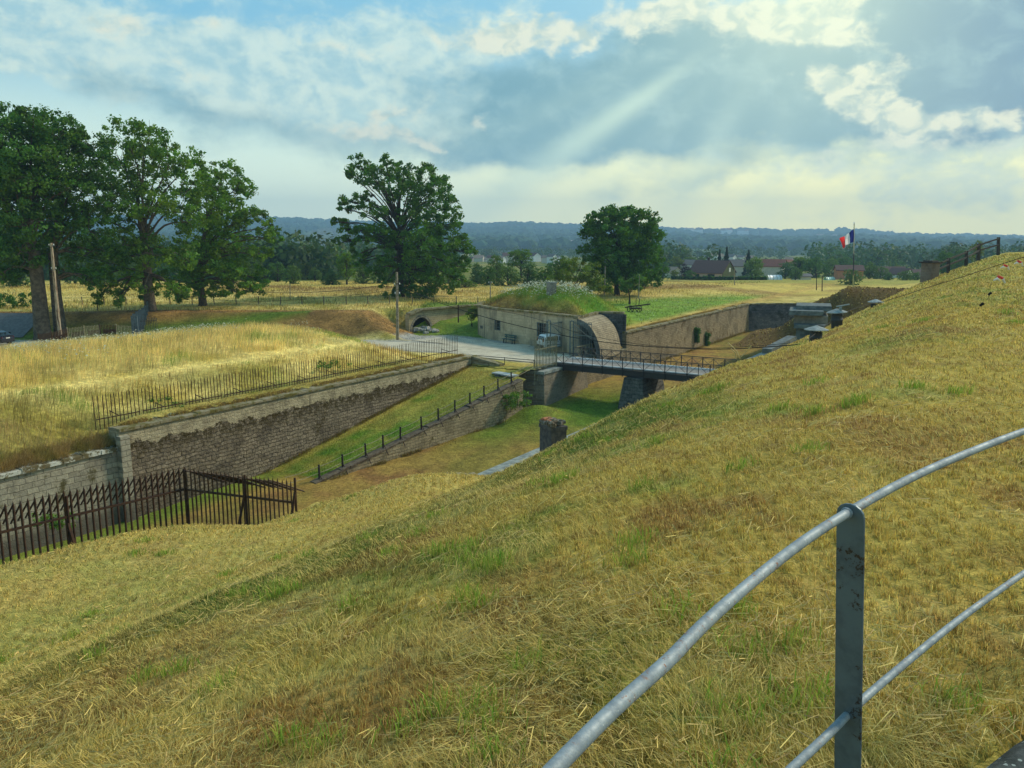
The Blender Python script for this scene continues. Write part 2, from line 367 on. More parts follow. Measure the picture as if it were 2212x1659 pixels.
def z_upper(x, y):
    a_, b_ = toab(x, y)
    zf = np.interp(y, FY, FZ) + (fbm(x, y, 14, 3)-.5)*.35
    d = np.minimum(segdist(x, y, ROAD), segdist(x, y, YARD))
    d = np.minimum(d, np.maximum(segdist(x, y, ROAD), 0))
    slope = .13+.37*sm(-x, 8.5, 13)
    cut = ZR+slope*np.maximum(d-3.2-2.2*sm(-x, 12, 20), 0)
    cut = np.where((x > -9) & (x < 14) & (y > 86), np.minimum(ZR+.15*np.maximum(d-4.5, 0), -8.4), cut)
    # behind the tunnel's wall the field stands at full height
    tx, ty = TUN[1][0]-TUN[0][0], TUN[1][1]-TUN[0][1]
    side = (x-TUN[0][0])*ty-(y-TUN[0][1])*tx
    along = ((x-TUN[0][0])*tx+(y-TUN[0][1])*ty)/math.hypot(tx, ty)
    # parapet bank between wall and road
    zb1 = np.interp(b_, [40.5, 43, 45, 47, 50.5, 54, 57, 70, 82, 95], [-10, -9.7, -9.0, -8.65, -8.0, -7.6, -7.65, -9.3, -10.7, -10.9])
    zb0 = np.interp(b_, [40.5, 41.6, 42.6, 44, 45.5, 48, 54, 57, 70, 82, 95], [-11.3, -10.75, -9.75, -8.95, -8.5, -8.3, -7.6, -7.65, -9.3, -10.7, -10.9])
    zb = zb0+(zb1-zb0)*sm(a_, 23.5, 27)
    zb = -10.7+(zb+10.7)*(1-sm(a_, 50, 59.5)) + (fbm(x, y, 5, 9)-.5)*.25
    dr = segdist(x, y, ROAD)
    zb = np.minimum(zb, ZR+.42*np.maximum(dr-3.4, 0))
    roady = np.interp(x, [q[0] for q in ROAD], [q[1] for q in ROAD])
    near = (y < roady) & (b_ > 33) & (a_ < 70)
    z = np.minimum(zf, cut)
    z = np.where((side < 0) & (along > -.6) & (along < 14) & (side > -400), zf, z) if False else z
    z = np.where(near, zb, z)
    zt = np.minimum(zf, -8.35)
    behind = ((-(x-TUN[0][0])*ty+(y-TUN[0][1])*tx) > .62*math.hypot(tx, ty)) & (along > -1.0) & (x < -1) & (y > 95)
    z = np.where(behind, zt, z)
    qd = np.hypot(x-(-9.7), y-95.6); z = np.where(~behind, np.minimum(z, -10.98+.5*np.maximum(qd-2.6, 0)), z)
    # grass level behind the right-hand ditch wall, held up by the arch's end wall
    zr = np.interp(b_, [33, 34.3, 38, 45, 60], [-9.35, -9.3, -9.0, -8.5, -8.4])
    zr = np.minimum(zr, zf+.0) + (fbm(x, y, 4, 5)-.5)*.12
    right = ((y > 83.4) & (x > 9.0)) | (x > 12.0)
    z = np.where(right & (b_ > 20), np.where(a_ > 118, np.minimum(zf, zr), np.maximum(zr, np.minimum(zf, zr))), z)
    z = np.where((a_ > 57) & (a_ < 63) & (b_ > 33) & (b_ < 43), np.minimum(z, ZR+.02), z)
    # the yard floor by gate and arch
    z = np.where((a_ > 62) & (a_ < 76.5) & (b_ > 33) & (b_ < 42) & ~right, ZR-.02-.25*sm(a_, 67, 70), z)
    # low trough of the asphalt road on the left
    return z
def p_ramp(b_): return np.interp(b_, [-60, -6, 0, 1.5, 3, 5, 7.5, 10, 12, 14, 19.2, 19.6, 24], [-1.9, -1.92, -1.96, -2.02, -2.45, -3.12, -4.02, -5.42, -6.5, -7.66, -10.5, -10.7, -10.8])
def z_rampart(x, y):
    a_, b_ = toab(x, y)
    lift = np.interp(a_, [0, 40, 60, 100], [0, .1, .25, .55])
    z = p_ramp(b_+.5*(fbm(a_, b_, 9, 21)-.5)) + lift*(1-sm(b_, 2, 12))
    zc = np.interp(b_, [-60, 0, 1.5, 3, 5, 7.5, 10, 12, 14, 17, 20.4, 21.4, 22.8, 25], [-1.92, -1.96, -2.02, -2.45, -3.12, -4.02, -5.36, -6.34, -7.08, -7.8, -8.3, -8.9, -11.0, -11.3])
    zk = np.interp(a_, [5, 9, 11, 12, 13.1, 14.3, 15.5, 16.7, 18.5, 20, 22, 24, 30], [-7.6, -7.8, -7.92, -8.0, -8.1, -8.38, -8.8, -9.2, -9.25, -9.25, -9.1, -9.0, -10.3])
    zc = zc+(zk+8.3)*sm(b_, 14.5, 20.0)
    w = 1-sm(a_, 17.5, 30); z = z+(zc-z)*w
    z = z+.12*sm(a_, 34, 40)*np.exp(-((b_-13.5)/4.2)**2)*(1-sm(a_, 48, 56))
    z = z+np.interp(a_, [10, 14, 17, 20.5, 25, 29, 34, 38, 43, 50], [0, .05, .17, .2, .12, -.14, -.50, -.68, -.25, -.05])*sm(b_, 2.5, 5.8)*(1-sm(b_, 10, 15)*(1-sm(a_, 20, 30)))
    z = z-.28*np.exp(-((a_-11.5)/3.0)**2-((b_-7.6)/2.6)**2)+.55*np.exp(-((a_-21.3)/2.8)**2-((b_-17.7)/2.4)**2)-.80*np.exp(-((a_-21)/4.2)**2-((b_-12.6)/2.8)**2)-.10*np.exp(-((a_-15)/2.5)**2-((b_-9.6)/2)**2)-.8*np.exp(-((a_-26.5)/4.2)**2-((b_-14.5)/3.6)**2)-.42*np.exp(-((a_-50)/6)**2-((b_-11)/3.2)**2)
    z = z-.34*np.exp(-((a_-38.3)/2.2)**2-((b_-7.2)/2.2)**2)
    z = np.where(np.hypot(x-5.4, y+2.4) < 6.2, z-.3, z)
    far = -5.0-.075*np.maximum(a_-95, 0)-1.0*sm(b_, 15.5, 17.5)-4.2*sm(b_, 17, 24)
    z = np.where(a_ > 84, np.maximum(z, z+(far-z)*sm(a_, 86.5, 93)*(b_ > 3)), z)
    z = z+(fbm(x, y, 2.2, 31)-.5)*.16*sm(np.hypot(x, y), 2, 6)+(fbm(x, y, .7, 33)-.5)*.05
    return z
def z_ditch(x, y):
    a_, b_ = toab(x, y)
    z = np.interp(y, [40, 50, 62, 76, 200], [-15.25, -14.9, -14.3, -13.5, -13.4])
    z = z+1.0*np.exp(-(((x-2.2)/2.2)**2+((y-64.0)/2.2)**2))
    return z+(fbm(x, y, 6, 41)-.5)*.25
def wall_b(a_): return np.where(a_ < 57.8, 40.65, 34.0)

# colours of grass and soil (vertex tints), patches of dry straw, green growth and bare brown, some painted slope shading
STRAW = np.array([.59, .43, .095]); PALE = np.array([.82, .63, .20]); BROWN = np.array([.30, .16, .05]); GREEN = np.array([.13, .24, .022]); OLIVE = np.array([.29, .28, .05]); DK = np.array([.045, .085, .014])
def lerp(a_, b_, t): t = np.asarray(t)[..., None]; return a_*(1-t)+b_*t
def tint_rampart(x, y, base=True):
    a_, b_ = toab(x, y)
    n1 = fbm(x, y, 3.0, 51); n2 = fbm(x, y, .9, 52); n3 = fbm(x, y, .32, 53, 3); n4 = fbm(x*.6, y*1.0, 11, 54)
    c = lerp(STRAW[None], OLIVE[None], sm(n1*.55+n2*.45, .48, .66))
    c = lerp(c, GREEN[None]*1.15, sm(n1*.45+n2*.25+n4*.3, .54, .68)*.75)
    c = lerp(c, BROWN[None], sm(n3, .55, .75)*.55)
    c = lerp(c, np.array([.36, .18, .06])[None], sm(fbm(x, y, 1.3, 57), .55, .72)*.65)
    c = lerp(c, PALE[None], sm(n2, .56, .74)*.5)
    # greener band low on the near slope, with the fold's shade painted in
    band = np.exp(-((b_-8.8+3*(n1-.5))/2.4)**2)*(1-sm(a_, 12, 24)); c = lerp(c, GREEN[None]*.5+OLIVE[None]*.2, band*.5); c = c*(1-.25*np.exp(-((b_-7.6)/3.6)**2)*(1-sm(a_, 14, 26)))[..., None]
    # paler dry sward on the outer berm, its brighter lit look tinted in
    c = lerp(c, PALE[None]*.48+STRAW[None]*.42, sm(b_+2.5*(n1-.5), 10.5, 16)*(1-sm(a_, 24, 34))*.6)
    c = lerp(c, BROWN[None]*.42, sm(a_, 76, 84)*sm(b_, 5.5, 8)*.92)
    c = lerp(c, OLIVE[None]*.9, sm(a_, 22, 55)*(1-sm(b_, 4, 8))*.35)
    return c
def tint_upper(x, y):
    a_, b_ = toab(x, y); n1 = fbm(x, y, 9, 61); n2 = fbm(x, y, 2.2, 62); n3 = fbm(x, y, 30, 63)
    c = lerp(PALE[None]*.82, STRAW[None]*.85, sm(n2, .4, .65)); c = lerp(c, OLIVE[None], sm(n1*.6+n2*.4, .50, .66)*.6)
    far = sm(y, 118, 150); c = lerp(c, lerp(STRAW[None]*1.0, BROWN[None]*1.05, sm(n3*.6+n1*.4, .48, .6)), far*.75)
    # greener beyond
    c = lerp(c, lerp(OLIVE[None]*.62, GREEN[None]*.55, sm(n1, .4, .6)), sm(y, 175, 200)*.9*(1-sm(x, 35, 50)*(1-sm(y, 235, 260)))); c = lerp(c, OLIVE[None]*1.05, sm(x, 35, 50)*sm(y, 165, 180)*(1-sm(y, 235, 260))*.8)
    # green strip behind the right-hand wall
    gr = sm(b_, 34.6, 37)*(1-sm(y-.75*(x-17)+7*(n1-.5), 114, 122))*sm(x, 7, 11)*sm(a_, 72, 76)
    c = lerp(c, lerp(GREEN[None]*1.15, OLIVE[None], sm(n2, .5, .7)*.5), gr*.92)
    c = lerp(c, BROWN[None]*1.1+STRAW[None]*.25, np.exp(-((b_-34.8)/.9)**2)*(a_ > 75)*.75)
    # cut slopes round the road
    d = segdist(x, y, ROAD); roady = np.interp(x, [q[0] for q in ROAD], [q[1] for q in ROAD]); n_side = (y > roady)
    sl = n_side*sm(d, 4.2, 6.0)*(1-sm(d, 12.5, 14.5))*(x < -10)
    c = lerp(c, lerp(BROWN[None]*.62, BROWN[None]*1.15, sm(n2, .35, .65)), sl*.95)
    gs = n_side*(x > -12)*(x < 2)*sm(d, 4.0, 5.5)*(y < 112); c = lerp(c, lerp(GREEN[None]*.85, OLIVE[None], sm(n2, .5, .7)*.6), gs*.9)
    gl = n_side*(x < -24)*np.exp(-((y-np.interp(x, [-70, -40, -25], [87.5, 92.5, 97]))/1.7)**2); c = lerp(c, GREEN[None]*.7, gl*.9)
    # the bank: pale hay with green weeds low down
    bk = (~n_side)*(b_ > 40)*(a_ < 62)
    cb = lerp(PALE[None], STRAW[None], sm(n2, .42, .62)); cb = lerp(cb, OLIVE[None]*.8, sm(n1, .5, .68)*.5)
    cb = lerp(cb, OLIVE[None]*.6+BROWN[None]*.35, (1-sm(b_, 41.5, 44.5))*.75); cb = lerp(cb, PALE[None]*1.05, np.exp(-((b_-47.2)/.8)**2)*.8)
    c = lerp(c, cb, bk*1.0)
    # gravel dust edges
    dy_ = np.minimum(d, segdist(x, y, YARD))
    c = lerp(c, np.array([.40, .37, .31])[None], (1-sm(dy_+1.6*(n2-.5), 3.3, 4.4))*(x > -200))
    c = lerp(c, lerp(OLIVE[None]*1.1, STRAW[None]*.8, sm(n2, .4, .6)), sm(a_, 56.5, 57.5)*(1-sm(a_, 61.0, 62.0))*(b_ < 41.5)*(b_ > 34.5)*.9)
    return c
def tint_ditch(x, y):
    n1 = fbm(x, y, 7, 71); n2 = fbm(x, y, 1.6, 72); a_, b_ = toab(x, y)
    st = fbm(a_*.25, b_, 1.6, 73)
    c = lerp(STRAW[None]*.72, np.array([.34, .20, .06])[None], sm(n2*.5+st*.5, .42, .62))
    c = lerp(c, OLIVE[None]*1.0, sm(n1*.6+st*.4, .47, .6)*.7)
    g = np.exp(-(((a_-60)/7.5)**2+((b_-29)/5)**2))+.5*np.exp(-(((a_-50)/6)**2+((b_-33)/2)**2))+.7*np.exp(-(((a_-112)/5)**2+((b_-33)/2.5)**2))*.6
    c = lerp(c*np.array([.80, .70, .75])[None], GREEN[None]*.80, np.clip(g*1.25*(.6+.8*n2), 0, 1)*.92)
    g2 = sm(b_, 37.8, 39.5)*(a_ < 40); c = lerp(c, GREEN[None]*.9, g2*.7)
    return c
def tint_ramp(x, y):
    a_, b_ = toab(x, y); n2 = fbm(x, y, 1.3, 82); n1 = fbm(x, y, 5, 83)
    c = lerp(GREEN[None]*1.0, OLIVE[None]*1.05, sm(n2*.5+n1*.5, .44, .6)); c = lerp(c, STRAW[None]*.9, (np.exp(-((b_-40.0)/.5)**2)*.9+np.exp(-((b_-38.2)/.35)**2)*.5)*.7)
    c = lerp(c, OLIVE[None]*.9, sm(-b_, -36.8, -35.5)*.6); c = lerp(c, STRAW[None]*.75, sm(a_, 50, 57)*.65); return c

def grassground(name, fine=14.0, bump=.5, rough=.95):
    t = NT(name); c = t.attr('tint')
    n_a = t.noise(fine, 5, .75); n_b = t.noise(fine*.22, 4, .6)
    k_ = t.math('MULTIPLY', t.step(n_a, .25, .75, .55, 1.35), t.step(n_b, .3, .7, .8, 1.2))
    cc = t.n('ShaderNodeCombineXYZ'); [t.L(k_, cc.inputs[i]) for i in range(3)]
    t.set(t.b.inputs['Base Color'], t.mix(1.0, c, cc.outputs[0], 'MULTIPLY'))
    t.bump(t.math('ADD', n_a, t.math('MULTIPLY', n_b, 1.5)), bump, .12); return t.fin(rough, 0, .1)
M_near = grassground('short_dry_turf', 16, .8); M_mid = grassground('meadow_turf', 3.2, .9); M_ditch = grassground('ditch_turf', 5, .7)

def grid(name, ax, ay, zf, tf, m, keep=None, ab=False, snap=None):
    A_, B_ = np.meshgrid(ax, ay, indexing='ij')
    if ab: X_, Y_ = DX*A_-DY*B_, DY*A_+DX*B_
    else: X_, Y_ = A_, B_
    x = X_.ravel(); y = Y_.ravel()
    if snap is not None: x, y = snap(x, y)
    z = zf(x, y); na, nb = len(ax), len(ay)
    i = np.arange(na*nb).reshape(na, nb)
    F = np.stack([i[:-1, :-1], i[1:, :-1], i[1:, 1:], i[:-1, 1:]], -1).reshape(-1, 4)
    if keep is not None:
        cx = x[F].mean(1); cy = y[F].mean(1); F = F[keep(cx, cy)]
    return mesh_np(name, np.stack([x, y, z], 1), F, m, tf(x, y), True)
def geo(a0, a1, s0, g): # growing spacing
    o = [a0]; s = s0
    while o[-1] < a1: o.append(o[-1]+s); s *= g
    return np.array(o)

# outer ground, one sheet from the ditch to the valley, with a fine inner part
CORN = (35.6, 121.2)
def in_ditch(x, y):
    a_, b_ = toab(x, y)
    north = y > CORN[1]+.174*(x-CORN[0])
    m_ = (b_ < np.where(a_ < 57.6, 41.0, 34.25)) & ~north
    return m_
def keep_upper(x, y):
    # hole under the tunnel mouth is left closed by its own walls
    return ~in_ditch(x, y)
xs = np.concatenate([-geo(70, 900, 2.5, 1.09)[::-1], np.arange(-69.5, 60, .5), geo(60, 900, 2.5, 1.09)])
ys = np.concatenate([np.arange(10, 128, .5), geo(128, 1500, 1.5, 1.045)])
o = grid('ground', xs, ys, z_upper, tint_upper, M_mid, keep_upper); tag(o, kind='structure')
# ditch floor
def keep_d(x, y):
    a_, b_ = toab(x, y); return (y < CORN[1]+.6+.174*(x-CORN[0])) & (b_ < np.where(a_ < 57.6, 41.3, 34.5)) & (b_ > 17.5)
o = grid('ditch_floor', np.arange(-6, 126, .5), np.arange(17, 42, .5), z_ditch, tint_ditch, M_ditch, keep_d, ab=True); tag(o, kind='structure')
# rampart on which the viewer stands
A1 = np.concatenate([np.arange(-14, 0, .5), np.arange(0, 26, .2), np.arange(26, 60, .4), np.arange(60, 124, .8)])
B1 = np.concatenate([-geo(6, 70, 1.0, 1.15)[::-1], np.arange(-5.5, 0, .3), np.arange(0, 19.41, .2), np.arange(19.6, 25.5, .2)])
def keep_r(x, y):
    a_, b_ = toab(x, y); lim = np.where((a_ < 24.2) | (a_ > 83), 25.3, 19.75)
    return b_ < lim
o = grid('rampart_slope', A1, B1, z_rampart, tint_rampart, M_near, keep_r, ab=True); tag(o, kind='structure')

# ramp between the big wall and the retaining wall
RB0, RB1 = Vector((-11.9, 48.9)), Vector((0.9, 64.4))     # retaining wall line
def ramp_pt(s, t):
    """s 0..1 from the ditch end up to the gate, t 0 at the retaining wall, 1 at the big wall"""
    p0 = RB0.lerp(RB1, s); q0 = AB(33.0, 40.5).to_2d().lerp(AB(57.9, 40.5).to_2d(), s)
    p = p0.lerp(q0, t); zr0 = -15.0+3.75*max(s, 0)**1.05; zq = -15.1+4.3*s; return p.x, p.y, min(-10.83, zr0+(zq-zr0)*t+max(0, s-1)*3.0)
ns, nt_ = 60, 16; V = []; 
for i in range(ns+1):
    for j in range(nt_+1):
        px, py, pz = ramp_pt(-.06+(1.08 if j < 4 else 1.19)*i/ns, j/nt_); V.append((px, py, pz+.12*(float(fbm(px, py, 2.5, 44))-.5)))
V = np.array(V); i = np.arange(len(V)).reshape(ns+1, nt_+1)
F = np.stack([i[:-1, :-1], i[:-1, 1:], i[1:, 1:], i[1:, :-1]], -1).reshape(-1, 4)[:, ::-1]
o = mesh_np('grass_ramp', V, F, M_ditch, tint_ramp(V[:, 0], V[:, 1]), True); tag(o, kind='structure')

# gravel road, 1.5 cm above the ground sheet
M_gravel = NT('pale_gravel'); _c = M_gravel.mix(M_gravel.step(M_gravel.noise(.9, 5), .35, .7), (.60, .53, .40), (.44, .38, .28))
M_gravel.set(M_gravel.b.inputs['Base Color'], M_gravel.mix(M_gravel.step(M_gravel.noise(14, 4, .8), .5, .75), _c, (.32, .28, .2))); M_gravel.bump(M_gravel.noise(18, 4), .4, .03); M_gravel = M_gravel.fin(.95, 0, .1)
def strip(name, pts, half, m, dz=.02, wob=.5, zf=z_upper, step=1.0, lanes=8):
    L = []; 
    for (x0, y0), (x1, y1) in zip(pts[:-1], pts[1:]):
        n = max(1, int(math.hypot(x1-x0, y1-y0)/step))
        L += [(x0+(x1-x0)*k/n, y0+(y1-y0)*k/n) for k in range(n)]
    L.append(pts[-1]); L = np.array(L, float)
    for _ in range(6): L[1:-1] = (L[:-2]+L[1:-1]*2+L[2:])/4
    T = np.gradient(L, axis=0); T /= np.linalg.norm(T, axis=1)[:, None]; N_ = np.stack([-T[:, 1], T[:, 0]], 1)
    V = []
    for k in range(len(L)):
        hl = half*(1+wob*(vn(L[k, 0], L[k, 1], 3, 5)-.5)); hr = half*(1+wob*(vn(L[k, 0], L[k, 1], 3, 8)-.5))
        for j in range(lanes+1):
            t = j/lanes; V.append(L[k]+N_[k]*(hl*(1-t)-hr*t))
    V = np.array(V); z = zf(V[:, 0], V[:, 1])+dz; V = np.column_stack([V, z]); n = lanes+1
    i = np.arange(len(V)).reshape(-1, n); F = np.stack([i[:-1, :-1], i[:-1, 1:], i[1:, 1:], i[1:, :-1]], -1).reshape(-1, 4)
    o = mesh_np(name, V, F, m, None, True); return tag(o, kind='structure')
strip('road', ROAD[:-1], 2.9, M_gravel, .03)
strip('forecourt', YARD, 2.6, M_gravel, .045, .7)
M_asph = simple('old_asphalt', (.16, .165, .17), (.11, .115, .12), 3, .9, bump=.3, bscale=30)
strip('asphalt_road', [(-110, 93), (-85, 93), (-68, 93), (-55, 92.3)], 2.3, M_asph, .10, .05)
# ------------------------------------------------------------------ masonry
AW = ANG                                             # walls that run along the ditch
M_scarp = stonemat('moss_grown_rubble_masonry', AW, .46, .23, (.36, .29, .20), (.13, .10, .068), (.030, .024, .017), moss=(.085, .062, .022), moss_lo=.6, z_ash=-11.05, ash=(.50, .42, .27), rough_amt=.22, msize=.03, bumpd=.16)
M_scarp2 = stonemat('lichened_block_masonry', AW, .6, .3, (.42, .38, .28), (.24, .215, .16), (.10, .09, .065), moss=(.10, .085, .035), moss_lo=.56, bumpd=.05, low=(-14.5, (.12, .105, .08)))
M_wallR = stonemat('tan_rubble_masonry', AW, .5, .2, (.36, .285, .17), (.215, .165, .095), (.10, .078, .048), moss=(.13, .09, .04), moss_lo=.55, bumpd=.06)
M_dark = stonemat('shade_dark_weathered_masonry', R(10), .45, .22, (.19, .185, .18), (.075, .075, .076), (.03, .03, .03), moss=(.05, .05, .04), bumpd=.07)  # dark tone includes the shade on walls turned from the sun
M_facade = stonemat('pale_limestone_blocks', R(-50), .62, .30, (.60, .48, .31), (.46, .36, .23), (.28, .22, .14), rough_amt=.03, bumpd=.02, msize=.014, low=(-11.2, (.34, .26, .15)), streak=(.24, .20, .14))
M_vault = stonemat('coursed_vault_stone', ANG, .42, .17, (.46, .38, .25), (.27, .21, .13), (.11, .09, .06), rough_amt=.05, bumpd=.05)
M_abut = stonemat('abutment_blocks', R(40), .62, .26, (.33, .27, .19), (.17, .14, .10), (.36, .32, .25), rough_amt=.06, bumpd=.06, msize=.022)
M_ret = stonemat('retaining_blocks', R(50), .55, .21, (.44, .36, .22), (.25, .20, .12), (.09, .075, .05), moss=(.12, .10, .04), moss_lo=.6, bumpd=.06)
M_tun = stonemat('yellow_block_masonry', R(47), .5, .24, (.50, .40, .24), (.36, .28, .16), (.26, .20, .12), rough_amt=.04, bumpd=.03)
M_cop = NT('mossy_coping_stone'); M_cop.set(M_cop.b.inputs['Base Color'], M_cop.mix(M_cop.step(M_cop.noise(1.6, 6, .7), .42, .6), (.27, .23, .15), (.13, .11, .03))); M_cop.bump(M_cop.noise(5, 5), .8, .06); M_cop = M_cop.fin(.95, 0, .1)
M_copw = NT('white_lichened_coping'); M_copw.set(M_copw.b.inputs['Base Color'], M_copw.mix(M_copw.step(M_copw.noise(1.5, 7, .75), .46, .54), (.56, .56, .48), (.15, .12, .06))); M_copw.bump(M_copw.noise(5, 5), .8, .06); M_copw = M_copw.fin(.95, 0, .1)
M_conc = NT('weathered_concrete'); M_conc.set(M_conc.b.inputs['Base Color'], M_conc.mix(M_conc.step(M_conc.noise(2.4, 6, .7), .4, .62), (.30, .32, .29), (.17, .185, .17))); M_conc.bump(M_conc.noise(12, 5), .6, .02); M_conc = M_conc.fin(.9, 0, .2)

def wall_run(name, pts, thick, zlo, m, label, cat, cop=None, cop_m=None, lift=.0, out=0.0, zfun=None, rag=.0, parent=None, n_sub=1.0, batter=0.0):
    """wall along plan points (x,y,ztop); thickness to the left-hand side of travel; coping as a part"""
    L = []
    for p, q in zip(pts[:-1], pts[1:]):
        n = max(1, int(math.hypot(q[0]-p[0], q[1]-p[1])/n_sub)); L += [tuple(p[i]+(q[i]-p[i])*k/n for i in range(3)) for k in range(n)]
    L.append(tuple(pts[-1])); A_ = np.array(L); T = np.gradient(A_[:, :2], axis=0); T /= np.linalg.norm(T, axis=1)[:, None]; N_ = np.stack([-T[:, 1], T[:, 0]], 1)
    root = thing(name, label, cat, (float(A_[:, 0].mean()), float(A_[:, 1].mean()), zlo if not callable(zlo) else float(A_[:, 2].min()-3)))
    mb = MB(); vs_ = []
    for k in range(len(A_)):
        x, y, zt = A_[k]; zb = zlo(x, y) if callable(zlo) else zlo
        bt = batter*(zt-zb)
        for (o_, z_) in ((-bt, zb), (0, zt), (thick, zt), (thick, zb)):
            vs_.append((x+N_[k, 0]*o_, y+N_[k, 1]*o_, z_))
    fs = []
    for k in range(len(A_)-1):
        for j in range(4):
            j2 = (j+1) % 4; fs.append((k*4+j, k*4+j2, k*4+4+j2, k*4+4+j))
    fs += [(3, 2, 1, 0), tuple(len(vs_)-4+i for i in range(4))]
    mb.add(vs_, fs); mb.build('masonry', m, root)
    if cop:
        h, ov = cop; c = MB()
        for k in range(len(A_)-1):
            x0, y0, z0 = A_[k]; x1, y1, z1 = A_[k+1]
            j0 = RS.uniform(-rag, rag); j1 = RS.uniform(-rag*.5, rag*.5); g = .012
            dx, dy = x1-x0, y1-y0; ln = math.hypot(dx, dy); tx, ty = dx/ln, dy/ln; nx, ny = -ty, tx
            x0 += tx*g; y0 += ty*g; x1 -= tx*g; y1 -= ty*g
            q = [(-ov+j1, .003), (-ov+j1, h+j0), (thick*.5, h+j0+.03), (thick+.05, h+j0*.5), (thick+.05, .003)]
            a_ = [(x0+nx*o_, y0+ny*o_, z0+z_) for o_, z_ in q]; b_ = [(x1+nx*o_, y1+ny*o_, z1+z_) for o_, z_ in q]; nq = len(q)
            c.add(a_+b_, [tuple(range(nq))[::-1], tuple(range(nq, 2*nq))]+[(i, (i+1) % nq, nq+(i+1) % nq, nq+i) for i in range(nq)])
        c.build('coping', cop_m or M_cop, root)
    return root
def ab3(a_, b_, z_): p = AB(a_, b_); return (p.x, p.y, z_)
# left-hand counterscarp: low stretch with white coping, high stretch with moss-topped coping
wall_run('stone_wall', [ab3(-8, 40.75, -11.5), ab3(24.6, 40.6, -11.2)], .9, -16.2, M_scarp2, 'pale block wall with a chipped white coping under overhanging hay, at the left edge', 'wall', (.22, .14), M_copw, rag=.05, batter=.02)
wall_run('stone_wall', [ab3(24.6, 40.45, -10.18), ab3(57.9, 40.45, -10.18)], .9, lambda x, y: -15.9, M_scarp, 'long mossy rubble ditch wall with a smooth pale upper band, below the spiked iron fence', 'wall', (.14, .12), M_cop, rag=.03, n_sub=1.2, batter=.02)
# quoin where the two meet
q = MB(); p = AB(24.75, 40.35); q.box((p.x, p.y, -13.2), (.55, .42, 5.6), ANG); o = q.build('stone_pilaster', M_scarp2, None, p.to_2d().to_3d()+Vector((0, 0, -16))); tag(o, 'narrow pale stone pilaster where the low wall meets the long mossy wall', 'pilaster')
# wing wall falling to the ramp's head
e0 = AB(57.9, 40.45); wall_run('wing_wall', [(e0.x, e0.y, -10.2), (-1.0, 69.2, -10.75)], .7, -14.2, M_ret, 'short wing wall sloping down beside the gravel road at the end of the spiked fence', 'wall', (.16, .1), M_cop)
# retaining wall along the ramp, its blocks showing on the ditch side
pts = [(RB0.x-.4, RB0.y-.5, -15.05)]+[(RB0.lerp(RB1, s).x, RB0.lerp(RB1, s).y, -15.0+3.75*s**1.05+.08) for s in (0, .25, .5, .75, 1.0)]
RET = wall_run('retaining_wall', pts, .55, lambda x, y: float(z_ditch(x, y))-.6, M_ret, 'retaining wall of tan blocks carrying the row of cable posts beside the grass ramp', 'wall', (.1, .05), simple('crumbling_ledge', (.16, .125, .085), (.085, .06, .04), 4, .95, bump=.8, bscale=9), rag=.05, n_sub=.7)
# right-hand counterscarp and the dark end wall
wall_run('stone_wall', [ab3(63.0, 33.85, -11.05), ab3(76.9, 33.85, -11.15)], .8, -14.4, M_wallR, 'low block wall behind the bridge railing, below the arch of the bunker', 'wall', (.12, .06), M_cop, rag=.05)
wall_run('stone_wall', [ab3(76.5, 33.85, -9.45), (CORN[0], CORN[1]-.3, -9.45)], .8, -14.6, M_wallR, 'long tan ditch wall beyond the bridge below the green meadow', 'wall', (.16, .1), M_cop, rag=.04, n_sub=1.3, batter=.03)
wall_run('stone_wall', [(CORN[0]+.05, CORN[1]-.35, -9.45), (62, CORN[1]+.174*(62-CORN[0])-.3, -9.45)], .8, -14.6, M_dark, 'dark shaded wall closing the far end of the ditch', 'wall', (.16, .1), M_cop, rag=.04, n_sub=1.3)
# ivy clumps on the long tan wall are built with the plants
# scarp wall below the near slope
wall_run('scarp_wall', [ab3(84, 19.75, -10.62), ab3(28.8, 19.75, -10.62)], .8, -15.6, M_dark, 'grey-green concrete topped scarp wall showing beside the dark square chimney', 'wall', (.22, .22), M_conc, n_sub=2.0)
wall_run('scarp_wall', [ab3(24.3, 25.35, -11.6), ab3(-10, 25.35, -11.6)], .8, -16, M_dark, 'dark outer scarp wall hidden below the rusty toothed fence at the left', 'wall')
mb = MB()
for k in range(9):
    s_ = k/8; p = G(437+s_*36, 471.8+.8*math.sin(k*2.1), -10.25); mb.box((p.x, p.y, -10.25-.30), (.34, .4, .40), .3+.1*math.sin(k*1.7), .06)
o = mb.build('stone_parapet', M_ret, None, G(455, 474, -10.7)); tag(o, 'low line of weathered parapet stones just over the brow of the grass slope', 'parapet')
# ------------------------------------------------------------------ bunker with earth roof, arch portal
M_iron = simple('dark_painted_iron', (.03, .032, .036), (.045, .04, .038), 8, .55, .3, bump=.2, spec=.5)
M_grey = simple('grey_painted_iron', (.15, .19, .19), (.09, .115, .11), 5, .5, .2, spec=.5)
M_rust = simple('rusty_iron', (.085, .04, .02), (.05, .028, .018), 9, .85, .3, bump=.4, bscale=40)
M_gateb = simple('weathered_gate_bars', (.36, .32, .20), (.20, .17, .10), 6, .7, .2)
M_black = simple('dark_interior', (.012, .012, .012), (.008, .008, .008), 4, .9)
M_wood = simple('weathered_timber', (.17, .135, .09), (.09, .07, .05), 7, .85, bump=.5, bscale=25)
M_woodd = simple('dark_timber', (.06, .045, .034), (.035, .028, .022), 7, .85, bump=.5, bscale=25)
M_white = simple('white_paint', (.80, .81, .80), (.76, .77, .77), 3, .3, spec=.5)
M_glass = simple('dark_glass', (.02, .028, .03), (.015, .02, .022), 2, .08, spec=.7)
M_tyre = simple('black_rubber', (.02, .02, .02), (.03, .03, .03), 8, .8)

